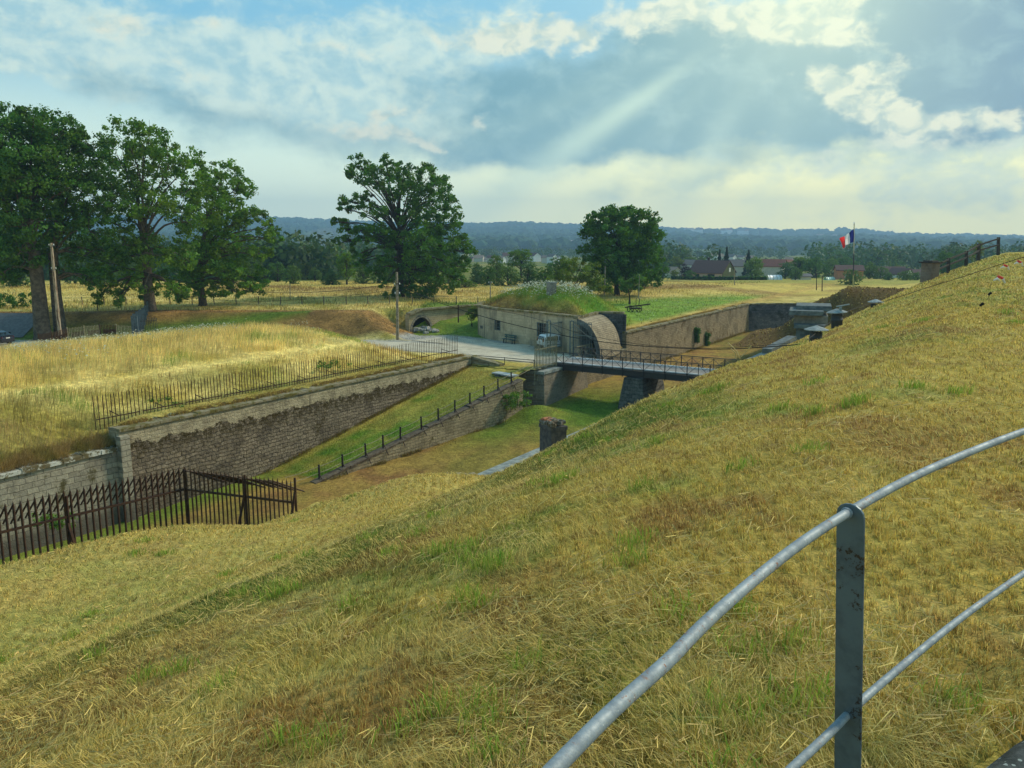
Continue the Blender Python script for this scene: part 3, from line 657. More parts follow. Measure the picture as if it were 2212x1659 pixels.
def cut(o, mb, org):
    """carve mb out of object o and keep the plain result"""
    c = mb.build('cutter', M_black, None, org)
    md = o.modifiers.new('b', 'BOOLEAN'); md.object = c; md.operation = 'DIFFERENCE'; md.solver = 'EXACT'
    dg = bpy.context.evaluated_depsgraph_get(); dg.update()
    me = bpy.data.meshes.new_from_object(o.evaluated_get(dg)); o.modifiers.clear(); o.data = me
    bpy.data.objects.remove(c)
FAC = [(4.0, 104.5), (0.0, 103), (-2.8, 99.5), (-4.0, 95.8), (-3.95, 92.6), (-2.7, 89.4), (.4, 85.4), (2.5, 83.1), (6.3, 78.35)]
def on_line(u, v, pts):
    """where the vertical plane through picture column u meets a plan polyline"""
    rx, rz = ray(u, v); best = None
    for (x0, y0), (x1, y1) in zip(pts[:-1], pts[1:]):
        d = (x1-x0)-rx*(y1-y0)
        if abs(d) < 1e-9: continue
        t = (rx*y0-x0)/d
        if -.02 <= t <= 1.02:
            p = (x0+(x1-x0)*t, y0+(y1-y0)*t, math.atan2(y1-y0, x1-x0))
            if best is None or p[1] < best[1]: best = p
    return best
BUN = wall_run('bunker', [(x, y, -7.42) for x, y in FAC], .8, -11.4, M_facade, 'squat pale stone bunker with a flowering earth roof, barred windows and an arched side portal', 'bunker', (.2, .1), M_cop, rag=.03, n_sub=.8)
fac = [c for c in BUN.children if c.name.startswith('masonry')][0]
wins = [(494.6, 500.5, 320.2, 330.3, 4), (537, 548.5, 322.8, 337, 6), (480.5, 482.8, 325.5, 328.5, 0)]
cm = MB(); W = []
for (u0, u1, v0, v1, nb) in wins:
    a_ = on_line(u0, v0, FAC); b_ = on_line(u1, v0, FAC)
    ztop = ray((u0+u1)/2, v0)[1]*(a_[1]+b_[1])/2; zbt = ray((u0+u1)/2, v1)[1]*(a_[1]+b_[1])/2
    c = ((a_[0]+b_[0])/2, (a_[1]+b_[1])/2, (ztop+zbt)/2); w = math.hypot(a_[0]-b_[0], a_[1]-b_[1]); an = math.atan2(b_[1]-a_[1], b_[0]-a_[0])
    cm.box(c, (w, 1.1, ztop-zbt), an); W.append((c, w, ztop-zbt, an, nb))
cut(fac, cm, BUN.location)
for c, w, h, an, nb in W:
    n_in = Vector((-math.sin(an), math.cos(an), 0)); n_in = n_in if n_in.y > 0 else -n_in
    f = MB(); p = Vector(c); t_ = Vector((math.cos(an), math.sin(an), 0))
    for s_ in (-1, 1): f.bar(p+t_*s_*(w/2-.04)-Vector((0, 0, h/2)), p+t_*s_*(w/2-.04)+Vector((0, 0, h/2)), .08, .06)
    for s_ in (-1, 1): f.bar(p-t_*w/2+Vector((0, 0, s_*(h/2-.04))), p+t_*w/2+Vector((0, 0, s_*(h/2-.04))), .08, .06)
    wo_ = f.build('window', M_grey, BUN)
    g = MB(); pp = p+n_in*.35; g.bar(pp-t_*w/2, pp+t_*w/2, .02, h); g.build('pane', M_glass, wo_)
    if nb:
        g = MB()
        for k in range(nb):
            e_ = p+t_*(-w/2+w*(k+.5)/nb)-n_in*.03; g.bar(e_-Vector((0, 0, h/2)), e_+Vector((0, 0, h/2)), .035)
        for s_ in (-.2, .2): g.bar(p-t_*w/2+Vector((0, 0, h*s_))-n_in*.03, p+t_*w/2+Vector((0, 0, h*s_))-n_in*.03, .03)
        g.build('window_bars', M_grey, wo_)
# arch portal: the right-hand half of a barrel vault against the bunker's corner pier
C0 = Vector((6.3, 78.35, 0)); F0 = Vector((8.5, 76.1, 0)); AX = Vector((2.65, 5.55, 0))
ZB, ZT = -11.3, -7.5
def arc(w, h, n=16):
    e_ = (F0-C0).normalized(); return [(C0+e_*(w*math.sin(t)))+Vector((0, 0, ZB+h*math.cos(t))) for t in [math.pi/2*k/n for k in range(n+1)]]
Wd = (F0-C0).length; out = arc(Wd, ZT-ZB); inn = arc(Wd-.55, ZT-ZB-.55)
m_ = MB(); n = len(out)
m_.add(out+inn, [(i, i+1, n+i+1, n+i) for i in range(n-1)])                 # ring face
m_.add(inn+[p+AX*1.25 for p in inn], [(i, i+1, n+i+1, n+i) for i in range(n-1)], True)
ring = m_.build('arch_ring', stonemat('arch_voussoirs', R(-45), .3, .3, (.20, .20, .185), (.12, .12, .115), (.04, .04, .04), bumpd=.03), BUN)
m_ = MB(); m_.add([p-AX.normalized()*.04 for p in out]+[p+AX for p in out], [(i, i+1, n+i+1, n+i) for i in range(n-1)], True); m_.build('vault', M_vault, BUN)
m_ = MB(); m_.bar(C0+AX.normalized()*.3+Vector((-.0, 0, ZB)), C0+AX.normalized()*.3+Vector((0, 0, ZT)), .62, .62, up=(AX.x, AX.y, 0)); m_.build('corner_pier', M_facade, BUN)
m_ = MB(); a_ = C0+AX.normalized()*.62+Vector((0, 0, ZB)); m_.prism([a_, a_+AX*1.2, a_+AX*1.2+Vector((0, 0, ZT-ZB)), a_+Vector((0, 0, ZT-ZB))], (-.1, -.1, 0))
b_ = C0+AX*1.24+Vector((0, 0, ZB)); e_ = (F0-C0); m_.prism([b_, b_+e_, b_+e_+Vector((0, 0, ZT-ZB)), b_+Vector((0, 0, ZT-ZB))], AX*.02); m_.build('passage_wall', M_dark, BUN)
# end wall that closes the vault and holds up the meadow
p0 = Vector((8.4, 84.0, 0)); p1 = Vector((11.45, 83.05, 0))
m_ = MB(); t_ = (p1-p0).normalized(); n_ = Vector((-t_.y, t_.x, 0)); a_ = p0+Vector((0, 0, -12.2)); b_ = p1+Vector((0, 0, -12.2)); up_ = Vector((0, 0, 12.2-7.42))
m_.prism([a_, b_, b_+up_, a_+up_], n_*.75); m_.build('end_wall', M_dark, BUN)
m_ = MB(); m_.prism([a_+up_-n_*.08-t_*.05, b_+up_-n_*.08+t_*.08, b_+up_+n_*.83+t_*.08, a_+up_+n_*.83-t_*.05], (0, 0, .16)); m_.build('end_wall_coping', M_cop, BUN)
# slab edge over the vault's crown
m_ = MB(); m_.bar(C0+Vector((-.1, -.1, ZT+.12)), C0+AX*1.0+Vector((-.1, 0, ZT+.12)), .5, .22); m_.build('crown_coping', M_cop, BUN)

# earth roof
rim = [(x+dx, y+dy, -7.18) for (x, y), (dx, dy) in zip(FAC[1:], [(.6, -.6), (.7, -.2), (.8, 0), (.8, .2), (.7, .3), (.7, .5), (.7, .5), (.35, .5)])]
rim += [(7.4, 81.0, -7.3), (8.7, 84.1, -7.3), (11.2, 83.9, -7.5), (12.0, 85.4, -8.95), (13.0, 89, -8.95), (13.4, 94, -8.85), (12.5, 101, -8.55), (9, 106, -8.45), (4, 107, -8.4)]
rim = np.array(rim); ctr = np.array([4.6, 91.2])
def ring_at(t):
    k_ = t*len(rim); i0 = int(k_) % len(rim); f_ = k_-int(k_); return rim[i0]*(1-f_)+rim[(i0+1) % len(rim)]*f_
nr, na = 26, 120; V = []
for j in range(na):
    e_ = ring_at(j/na)
    for i_ in range(nr+1):
        t = i_/nr; x = ctr[0]+(e_[0]-ctr[0])*t; y = ctr[1]+(e_[1]-ctr[1])*t
        top = -5.25; z = e_[2]+(top-e_[2])*(1-t**2.1)
        z += .22*(float(fbm(x, y, 2.4, 91))-.5)*(1 if t < .97 else 0); V.append((x, y, z))
V = np.array(V); i = np.arange(len(V)).reshape(na, nr+1); i2 = np.roll(i, -1, 0)
F = np.stack([i[:, :-1], i[:, 1:], i2[:, 1:], i2[:, :-1]], -1).reshape(-1, 4)
def tint_roof(x, y):
    n2 = fbm(x, y, 1.1, 92); n1 = fbm(x, y, 3, 93); k_ = x*.62-(y-80)*.12
    s_ = sm((x-2.5)*.75+(y-86)*.45+2.5*(n1-.5), -1.5, 2.0)
    c = lerp(lerp(BROWN[None]*.55, BROWN[None]*1.0+OLIVE[None]*.25, sm(n2, .4, .65)), lerp(GREEN[None]*1.2, OLIVE[None]*1.1, sm(n2, .5, .7)*.6), s_)
    return c
roof = mesh_np('earth_roof', V, F, M_ditch, tint_roof(V[:, 0], V[:, 1]), True, parent=BUN)
def z_roof(x, y):
    d = V; k_ = np.argmin((V[:, 0]-x)**2+(V[:, 1]-y)**2); return V[k_, 2]
# brick chimney on the roof
cx, cy = 4.25, 87.0; cz = z_roof(cx, cy)-.5
ch = thing('brick_chimney', 'stubby grey brick chimney standing among the white flowers on the bunker roof', 'chimney', (cx, cy, cz))
M_grbrick = stonemat('grey_brick', R(20), .3, .12, (.34, .33, .29), (.2, .19, .17), (.42, .4, .36), rough_amt=.02, bumpd=.02)
MB().box((cx, cy, cz+.85), (.78, .78, 1.7), .5).build('stack', M_grbrick, ch); MB().box((cx, cy, cz+1.76), (.92, .92, .12), .5, .02).build('cap', M_conc, ch)

# bench against the facade
bp = on_line(512.5, 343, FAC); an = bp[2]; bx, by = bp[0]-.35*abs(math.sin(an))-.1, bp[1]-.55
bn = thing('park_bench', 'weathered green plank bench against the pale bunker wall', 'bench', (bx, by, ZR+.02))
M_green = simple('faded_green_paint', (.07, .14, .12), (.045, .09, .08), 5, .6)
t_ = Vector((math.cos(an), math.sin(an), 0)); nn = Vector((-math.sin(an), math.cos(an), 0)); nn = nn if nn.y > 0 else -nn; o_ = Vector((bx, by, ZR))
m_ = MB(); [m_.bar(o_+nn*(q-.16)-t_*1.0+Vector((0, 0, .46)), o_+nn*(q-.16)+t_*1.0+Vector((0, 0, .46)), .12, .05) for q in (0, .14, .28)]; m_.build('seat', M_green, bn)
m_ = MB(); [m_.bar(o_+nn*.2-t_*1.0+Vector((0, 0, q)), o_+nn*.24+t_*1.0+Vector((0, 0, q)), .04, .13) for q in (.66, .86)]; m_.build('backrest', M_green, bn)
for s_ in (-.75, .75):
    m_ = MB(); m_.bar(o_+t_*s_-nn*.15, o_+t_*s_-nn*.15+Vector((0, 0, .44)), .1, .1); m_.bar(o_+t_*s_+nn*.17, o_+t_*s_+nn*.24+Vector((0, 0, .92)), .08, .08)
    m_.bar(o_+t_*s_-nn*.18+Vector((0, 0, .40)), o_+t_*s_+nn*.2+Vector((0, 0, .40)), .08, .06); m_.build('leg', M_iron, bn)

# tunnel mouth in the outer slope
T0 = Vector((TUN[0][0], TUN[0][1], 0)); T1 = Vector((TUN[1][0], TUN[1][1], 0)); td = (T1-T0).normalized(); tn = Vector((-td.y, td.x, 0))
tw = thing('tunnel_portal', 'low arched tunnel mouth half filled with rubble, in a yellow block wall', 'tunnel', (T0.x, T0.y, -11))
m_ = MB(); base = -11.3; zt = -8.25
A0 = T0-td*1.2; poly = [A0+Vector((0, 0, base)), A0+Vector((0, 0, zt-.55)), T0+td*.3+Vector((0, 0, zt-.1)), T0+td*3+Vector((0, 0, zt)), T1+Vector((0, 0, zt-.1)), T1+Vector((0, 0, base))]
n = 14; AC = T0+td*.75; rw, rh = 1.55, 1.75
arcp = [AC+td*(rw*math.cos(math.pi*k/n))+Vector((0, 0, -10.95+rh*math.sin(math.pi*k/n))) for k in range(n+1)]
def ztop_at(p):
    s_ = (p-T0).dot(td); return float(np.interp(s_, [-1.2, .3, 3, 13.5], [zt-.55, zt-.1, zt, zt-.1]))
def colm(p, q, z0p, z0q): m_.prism([Vector((p.x, p.y, z0p)), Vector((q.x, q.y, z0q)), Vector((q.x, q.y, ztop_at(q))), Vector((p.x, p.y, ztop_at(p)))], tn*.7)
colm(A0, AC-td*rw, base, base)
for k in range(n, 0, -1): colm(arcp[k], arcp[k-1], arcp[k].z, arcp[k-1].z)
e1 = AC+td*rw; colm(e1, T0+td*3.2, base, base); colm(T0+td*3.2, T1, base, base)
w_ = m_.build('wall', M_tun, tw)
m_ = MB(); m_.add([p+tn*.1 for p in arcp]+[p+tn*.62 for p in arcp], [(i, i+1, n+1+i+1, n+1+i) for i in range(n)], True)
m_.add([p+tn*.6 for p in [AC+td*rw+Vector((0, 0, -12))]+arcp+[AC-td*rw+Vector((0, 0, -12))]], [tuple(range(n+3))]); m_.build('tunnel_vault', M_black, tw)  # shallow vault; flat black back sheet stands for the tunnel's deep shade
m_ = MB(); ring_o = [AC+td*((rw+.3)*math.cos(math.pi*k/n))+Vector((0, 0, -10.95+(rh+.3)*math.sin(math.pi*k/n))) for k in range(n+1)]
m_.add([p-tn*.03 for p in ring_o]+[p-tn*.03 for p in arcp]+[p for p in ring_o]+[p+tn*.1 for p in arcp], [(i, i+1, n+1+i+1, n+1+i) for i in range(n)]+[(i, i+1, 2*n+2+i+1, 2*n+2+i) for i in range(n)]+[(n+1+i, n+1+i+1, 3*n+3+i+1, 3*n+3+i) for i in range(n)])
m_.build('arch_stones', simple('grey_arch_stone', (.30, .26, .19), (.1, .09, .075), 3, .9, bump=.6, bscale=8), tw)
m_ = MB(); m_.bar(T0-td*1.3+Vector((0, 0, zt-.42)), T0+td*.4+Vector((0, 0, zt+.02)), .8, .25); m_.bar(T0+td*.4+Vector((0, 0, zt+.05)), T1+Vector((0, 0, zt-.02)), .8, .18); m_.build('coping', M_cop, tw)
rb = MB(); rr = random.Random(3)
for k in range(46):
    t1, t2 = rr.uniform(-1.3, 1.3), rr.uniform(-1.7, 1.2); s_ = rr.uniform(.12, .34); h_ = .75*(1-abs(t1)/1.7)*max(0, 1-abs(t2-.3)/2.2)
    p = AC+td*t1+tn*(t2*.9-.6)+Vector((0, 0, -10.85+h_*rr.uniform(.6, 1.1)))
    rb.box(p, (s_*2.0, s_*1.3, s_*.9), rr.uniform(0, 3), s_*.22)
o = rb.build('rubble_heap', simple('pale_rubble', (.42, .40, .35), (.2, .19, .16), 4, .9, bump=.5), None, AC+Vector((0, 0, -11))); tag(o, 'pile of pale fallen stones in the mouth of the low tunnel', 'rubble')

# ------------------------------------------------------------------ footbridge
A_N, A_F, B_O, B_I, ZD = 62.0, 65.8, 34.35, 19.2, -10.74
br = thing('footbridge', 'dark iron lattice footbridge with a pale plank deck crossing the ditch', 'bridge', tuple(AB(63.9, 27, -13.6)))
def bp_(a_, b_, z_): return AB(a_, b_, z_)
m_ = MB(); nb = 76
M_plank = simple('grey_deck_planks', (.30, .265, .235), (.20, .18, .16), 5, .85, bump=.3)
for k in range(nb):
    b0 = B_I+(B_O-B_I)*k/nb; m_.bar(bp_(A_N+.25, b0+.09, ZD+.0), bp_(A_F-.25, b0+.09, ZD+.0), .185, .06)
m_.build('deck', M_plank, br)
for a_ in (A_N+.34, A_F-.34):
    m_ = MB(); m_.bar(bp_(a_, B_I, ZD+.09), bp_(a_, B_O, ZD+.09), .16, .12); m_.build('kerb_beam', simple('lit_pale_kerb', (.72, .71, .70), (.6, .6, .6), 3, .8), br)  # kerb's sunlit white is put into its colour
for a_ in (A_N+.1, A_F-.1):
    m_ = MB(); m_.bar(bp_(a_, B_I, ZD-.28), bp_(a_, B_O, ZD-.28), .08, .46); m_.bar(bp_(a_, B_I, ZD-.05), bp_(a_, B_O, ZD-.05), .2, .04); m_.bar(bp_(a_, B_I, ZD-.51), bp_(a_, B_O, ZD-.51), .2, .04)
    m_.build('girder', M_iron, br)
m_ = MB()
for k in range(8): b0 = B_I+.8+k*1.95; m_.bar(bp_(A_N, b0, ZD-.2), bp_(A_F, b0, ZD-.2), .12, .3)
m_.build('cross_beams', M_iron, br)
def truss_rail(parent, p, q, zt, zb, nseg, m, feet=True, name='railing'):
    m_ = MB(); p = Vector(p); q = Vector(q); d = (q-p)/nseg
    up_ = Vector((0, 0, zt)); lo_ = Vector((0, 0, zb+.12))
    m_.bar(p+up_, q+up_, .07, .06); m_.bar(p+lo_, q+lo_, .05, .05); m_.bar(p+Vector((0, 0, zt-.12)), q+Vector((0, 0, zt-.12)), .03, .03)
    for k in range(nseg+1):
        e_ = p+d*k; foot = .55 if (feet and k % 2 == 1) else 0
        m_.bar(e_+Vector((0, 0, zb-foot)), e_+up_, .075 if k % 2 else .045, .06)
        if k < nseg:
            f_ = e_+d
            if k % 2: m_.bar(e_+lo_, f_+up_-Vector((0, 0, .12)), .035, .03); m_.bar(e_+Vector((0, 0, zt-.12)), e_+d*.5+Vector((0, 0, (zt+zb)/2)), .03, .025)
            else: m_.bar(e_+up_-Vector((0, 0, .12)), f_+lo_, .035, .03); m_.bar(e_+d*.5+Vector((0, 0, (zt+zb)/2)), f_+Vector((0, 0, zt-.12)), .03, .025)
    return m_.build(name, m, parent)
truss_rail(br, bp_(A_N, B_O, 0), bp_(A_N, B_I, 0), ZD+1.03, ZD-.05, 16, M_iron)
truss_rail(br, bp_(A_F, B_O, 0), bp_(A_F, B_I, 0), ZD+1.03, ZD-.05, 16, M_iron)
pr = MB(); cp = AB(63.9, 26.6)
q0 = [(-1.0, -2.3), (1.0, -2.3), (1.0, 2.3), (-1.0, 2.3)]
def pq(s1, s2, z_): c_, s_ = math.cos(ANG), math.sin(ANG); return [(cp.x+(-s_)*x*s1+c_*y*s2, cp.y+c_*x*s1+s_*y*s2, z_) for x, y in q0]
lv = [pq(1.25, 1.1, -14.4), pq(1.05, 1.02, -12.8), pq(.82, .96, ZD-.6)]; vv = sum(lv, [])
pr.add(vv, [(i, (i+1) % 4, 4+(i+1) % 4, 4+i) for i in range(4)]+[(4+i, 4+(i+1) % 4, 8+(i+1) % 4, 8+i) for i in range(4)]+[(8, 9, 10, 11)])
o = pr.build('bridge_pier', stonemat('dark_pier_rubble', R(-30), .45, .3, (.20, .19, .165), (.07, .068, .06), (.03, .03, .028), bumpd=.08), None, Vector((cp.x, cp.y, -14))); tag(o, 'tapered dark rubble pier under the middle of the iron footbridge', 'pier')
# abutment below the gate and the dark pit beside it
def wallpoly(name, pts, zb, zt, th, m, root): 
    r = MB()
    for (x0, y0), (x1, y1) in zip(pts[:-1], pts[1:]):
        a_ = Vector((x0, y0, 0)); b_ = Vector((x1, y1, 0)); t_ = (b_-a_).normalized(); n_ = Vector((-t_.y, t_.x, 0))
        r.prism([a_+Vector((0, 0, zb)), b_+Vector((0, 0, zb)), b_+Vector((0, 0, zt)), a_+Vector((0, 0, zt))], n_*th)
    return r.build(name, m, root)
ab_ = thing('bridge_abutment', 'block stone abutment carrying the gate end of the footbridge', 'abutment', tuple(AB(61, 35.5, -14.2)))
q_ = [AB(58.6, 35.9), AB(58.9, 33.6), AB(66.8, 33.6), AB(66.8, 35.9)]
m_ = MB(); top = ZD-.5; lo4 = [(p.x, p.y, -14.6) for p in (AB(58.3, 36.1), AB(58.5, 33.25), AB(67, 33.3), AB(67, 36.1))]; hi4 = [(p.x, p.y, top) for p in q_]
m_.add(lo4+hi4, [(i, (i+1) % 4, 4+(i+1) % 4, 4+i) for i in range(4)]+[(4, 5, 6, 7)]); m_.build('masonry', M_abut, ab_)
m_ = MB(); m_.prism([Vector((p.x, p.y, top+.003)) for p in (AB(58.5, 36.0), AB(58.75, 33.5), AB(66.9, 33.5), AB(66.9, 36.0))], (0, 0, .24)); m_.build('cap_slab', M_conc, ab_)
pit = thing('drawbridge_pit', 'black opening of the old drawbridge pit between retaining wall and abutment', 'pit', tuple(AB(57.2, 35, -13)))
wallpoly('back_wall', [tuple(AB(55.6, 36.0).to_2d()), tuple(AB(58.6, 36.0).to_2d())], -14, -11.0, .5, M_dark, pit)
# ------------------------------------------------------------------ gates
def bar_leaf(parent, p, q, zb, zt, n, m, w=.035, rails=(.12, .62), spikes=.12, name='bars', diag=None):
    p = Vector(p); q = Vector(q); d = q-p; H = zt-zb; m_ = MB()
    for k in range(n+1):
        e_ = p+d*k/n; zz = zt+(spikes if k % 2 == 0 else spikes*.6); m_.bar(e_+Vector((0, 0, zb)), e_+Vector((0, 0, zz)), w)
    o1 = m_.build(name, m, parent)
    for r_ in rails: m_ = MB(); m_.bar(p+Vector((0, 0, zb+H*r_)), q+Vector((0, 0, zb+H*r_)), .05, .09); m_.build('frame_rail', m, parent)
    if diag: m_ = MB(); m_.bar(p+Vector((0, 0, zb+H*diag[0])), q+Vector((0, 0, zb+H*diag[1])), .045, .05); m_.build('diagonal_brace', m, parent)
    return o1
L0 = Vector((1.95, 67.7, 0)); L1 = Vector((3.95, 70.5, 0))
g1 = thing('gate_leaf', 'rust-streaked barred gate leaf standing open at the near corner of the footbridge', 'gate', (L1.x, L1.y, -10.9), 0, 'gate leaves at the bridge head')
bar_leaf(g1, L0, L1, -10.9, -8.3, 15, M_gateb, .07, (.1, .68))
MB().bar(L1+Vector((0, 0, -11)), L1+Vector((0, 0, -8.2)), .1).build('stile', M_gateb, g1); MB().bar(L0+Vector((0, 0, -12.1)), L0+Vector((0, 0, -9.3)), .08).build('stile', M_gateb, g1); MB().bar(L0+Vector((.25, .3, -12.2)), L0+Vector((.1, .12, -9.4)), .06).build('prop', M_gateb, g1)
GA = G(548.5, 353.5, -10.85); GB = G(571.5, 354, -10.85)
for gg, lab in ((GA, 'tall grey iron gate post in front of the barred bunker window'), (GB, 'tall grey lattice gate post at the corner pier of the arch')):
    gp = thing('gate_post', lab, 'gate post', (gg.x, gg.y, -10.95))
    m_ = MB()
    for dx_ in (-.16, .16): m_.bar(gg+Vector((dx_, 0, -.1)), gg+Vector((dx_, 0, 3.15)), .12)
    for k in range(7): m_.bar(gg+Vector((-.16, 0, .2+k*.44)), gg+Vector((.16, 0, .2+k*.44+(.3 if k % 2 else 0))), .03)
    m_.build('uprights', M_grey, gp)
    m_ = MB(); m_.box((gg.x, gg.y, gg.z+3.2), (.46, .2, .07)); m_.tube([gg+Vector((0, 0, 3.2)), gg+Vector((0, 0, 3.34))], [.07, .02], 8); m_.build('cap', M_grey, gp)
g2 = thing('gate_leaf', 'grey iron gate leaf folded back behind the white car', 'gate', tuple(GA), 0, 'gate leaves at the bridge head')
bar_leaf(g2, Vector((GA.x+.25, GA.y, 0)), Vector((GA.x+1.5, GA.y+2.2, 0)), -10.5, -7.9, 10, M_grey, .045, (.06, .97), .1, diag=(.97, .45))
g3 = thing('gate_leaf', 'grey iron gate leaf standing open across the dark arch of the bunker', 'gate', tuple(GB), 0, 'gate leaves at the bridge head')
bar_leaf(g3, Vector((GB.x+.2, GB.y-.1, 0)), Vector((GB.x+1.75, GB.y-1.5, 0)), -11.0, -7.7, 11, M_grey, .05, (.05, .62, .97), .12, diag=(.9, .55))
rl = thing('railing', 'short pale lattice railing rising past the foot of the arch, beside the bridge head', 'railing', (7.4, 76.5, -10.9))
truss_rail(rl, (5.95, 74.7, 0), (8.95, 79.2, 0), -9.82, -10.85, 8, M_gateb, False, 'lattice')
# cable barrier along the edge of the gravel above the ramp
rr_ = thing('rail_barrier', 'low double rail barrier between gravel road and ramp head', 'barrier', (-.5, 70.6, -10.85))
m_ = MB(); q0_ = Vector((-3.3, 71.7, 0)); q1_ = Vector((2.0, 68.6, 0))
for z_ in (-10.35, -10.15): m_.bar(q0_+Vector((0, 0, z_)), q1_+Vector((0, 0, z_)), .05)
m_.build('rails', M_iron, rr_)
for s_ in (.02, .5, .98):
    m_ = MB(); e_ = q0_.lerp(q1_, s_); m_.bar(e_+Vector((0, 0, -10.9)), e_+Vector((0, 0, -10.1)), .06); m_.build('post', M_iron, rr_)
o = MB().box((-.6, 66.5, -11.0), (2.4, .9, .10), -.85).build('stone_slab', simple('bluish_slab', (.42, .45, .43), (.30, .33, .33), 3, .8), None, Vector((-.1, 66.9, -11.1))); tag(o, 'flat bluish slab lying in the grass at the head of the ramp', 'slab')
# ------------------------------------------------------------------ foreground platform and railing
RC = Vector((5.4, -2.4, 0)); RR = 6.42; PZ = -1.86
pl = thing('viewing_platform', 'round lichen-spotted concrete platform, its rim just showing in the bottom right corner', 'platform', (RC.x, RC.y, PZ-.3))
t = NT('lichen_spotted_concrete'); v_ = t.n('ShaderNodeTexVoronoi'); t.L(t.pos, v_.inputs['Vector']); v_.inputs['Scale'].default_value = 28
c_ = t.mix(t.step(t.noise(9, 6, .7), .4, .62), (.10, .105, .10), (.045, .05, .045)); sp = t.step(t.math('ADD', v_.outputs['Distance'], t.math('MULTIPLY', t.noise(40, 3), .25)), .30, .36)
c_ = t.mix(t.math('MULTIPLY', t.math('SUBTRACT', 1.0, sp), t.step(t.noise(6, 3), .42, .5)), c_, (.34, .37, .34)); t.set(t.b.inputs['Base Color'], c_); t.bump(t.noise(30, 5, .7), .8, .012); M_lich = t.fin(.92, 0, .15)
MB().lathe((RC.x, RC.y, 0), [(6.22, PZ-.5), (6.25, PZ-.05), (6.19, PZ), (5.0, PZ+.005), (0, PZ+.01)], 96).build('slab', M_lich, pl)
t = NT('galvanised_tube'); n1 = t.noise(16, 6, .75); n2 = t.noise(60, 4, .8)
c_ = t.mix(t.step(n1, .42, .6), (.27, .31, .33), (.19, .225, .25)); c_ = t.mix(t.math('MULTIPLY', t.step(n2, .56, .64), t.step(t.noise(5, 3), .45, .6)), c_, (.22, .10, .055))
c_ = t.mix(t.step(t.noise(90, 3, .8), .66, .72), c_, (.6, .64, .64)); t.set(t.b.inputs['Base Color'], c_); t.bump(t.noise(140, 4, .7), .35, .002); t.set(t.b.inputs['Roughness'], t.step(n1, .3, .7, .5, .75)); M_tube = t.m; t.b.inputs['Metallic'].default_value = .1; t.b.inputs['Specular IOR Level'].default_value = .5
t = NT('dark_galvanised_plate'); c_ = t.mix(t.step(t.noise(7, 6, .7), .4, .65), (.105, .145, .17), (.07, .095, .115)); c_ = t.mix(t.step(t.math('MULTIPLY', t.noise(38, 5, .8), t.step(t.noise(5, 3), .35, .7, .75, 1.2)), .58, .65), c_, (.035, .022, .016)); t.set(t.b.inputs['Base Color'], c_)
t.bump(t.noise(60, 4), .25, .002); M_plate = t.fin(.42, .3, .5)
gr = thing('guard_railing', 'curved galvanised tube guard rail with a flat steel post, close in front of the viewer', 'railing', (RC.x, RC.y, PZ))
def ringp(th, z_, r=RR): return Vector((RC.x+r*math.cos(th), RC.y+r*math.sin(th), z_))
th_post = math.atan2(2.17-RC.y, .95-RC.x)-.0065
ths = [R(205)-R(205-20)*k/120 for k in range(121)]
UP = [(555, 768), (620.7, 701.4), (670, 660.7), (698, 628.6), (755.7, 578.2), (802.8, 541.2), (848, 512.3), (914, 475.4), (978.6, 448.4), (1024, 431)]
LO = [(792, 768), (818, 744), (838, 725), (856.4, 705), (892.9, 673.5), (946.4, 629), (978.6, 605), (1024, 572.8)]
zl = {}
u3 = [G(u, v, -.757) for u, v in UP]
def rail_curve(pts, z_, th_a, th_b):
    o = [Vector((p.x, p.y, z_)) for p in pts]; a_, b_ = o[0], o[-1]; d0 = (o[0]-o[1]).normalized(); d1 = (o[-1]-o[-2]).normalized()
    pre = []; p = a_.copy(); an_ = math.atan2(d0.y, d0.x)
    for k in range(14): an_ += .022; p = p+Vector((math.cos(an_), math.sin(an_), 0))*.16; pre.append(p.copy())
    post = []; p = b_.copy(); an_ = math.atan2(d1.y, d1.x)
    for k in range(26): an_ -= .045; p = p+Vector((math.cos(an_), math.sin(an_), 0))*.28; post.append(p.copy())
    return pre[::-1]+o+post
cur = rail_curve(u3, -.757, 0, 0)
sp_ = [Vector((p.x, p.y, -.757)) for p in smooth_line(cur, 6)]
for _ in range(14): sp_ = [sp_[0]]+[(sp_[k-1]+sp_[k]*2+sp_[k+1])/4 for k in range(1, len(sp_)-1)]+[sp_[-1]]
MB().tube(sp_, .0135, 14, False).build('top_rail', M_tube, gr)
# the lower rail follows the same plan line
k_lo = ray(848, 715.5)[1]/ray(848, 512.3)[1]; ZL = -.757*k_lo*1.0
l3 = [G(u, v, ZL) for u, v in LO]; cur = rail_curve(l3, ZL, 0, 0); sp2 = [Vector((p.x, p.y, ZL)) for p in smooth_line(cur, 6)]
for _ in range(14): sp2 = [sp2[0]]+[(sp2[k-1]+sp2[k]*2+sp2[k+1])/4 for k in range(1, len(sp2)-1)]+[sp2[-1]]
MB().tube(sp2, .0125, 14, False).build('middle_rail', M_tube, gr)
PQ = G(848, 512.3, -.757)
kq = min(range(len(sp_)), key=lambda k: (sp_[k]-PQ).length); dq = (sp_[kq+1]-sp_[kq-1]).normalized()
for s_ in (-.016, .012): MB().tube([PQ+dq*s_, PQ+dq*(s_+.006)], [.0175, .0155] if s_ > 0 else [.0155, .0175], 14).build('weld_collar', M_tube, gr)
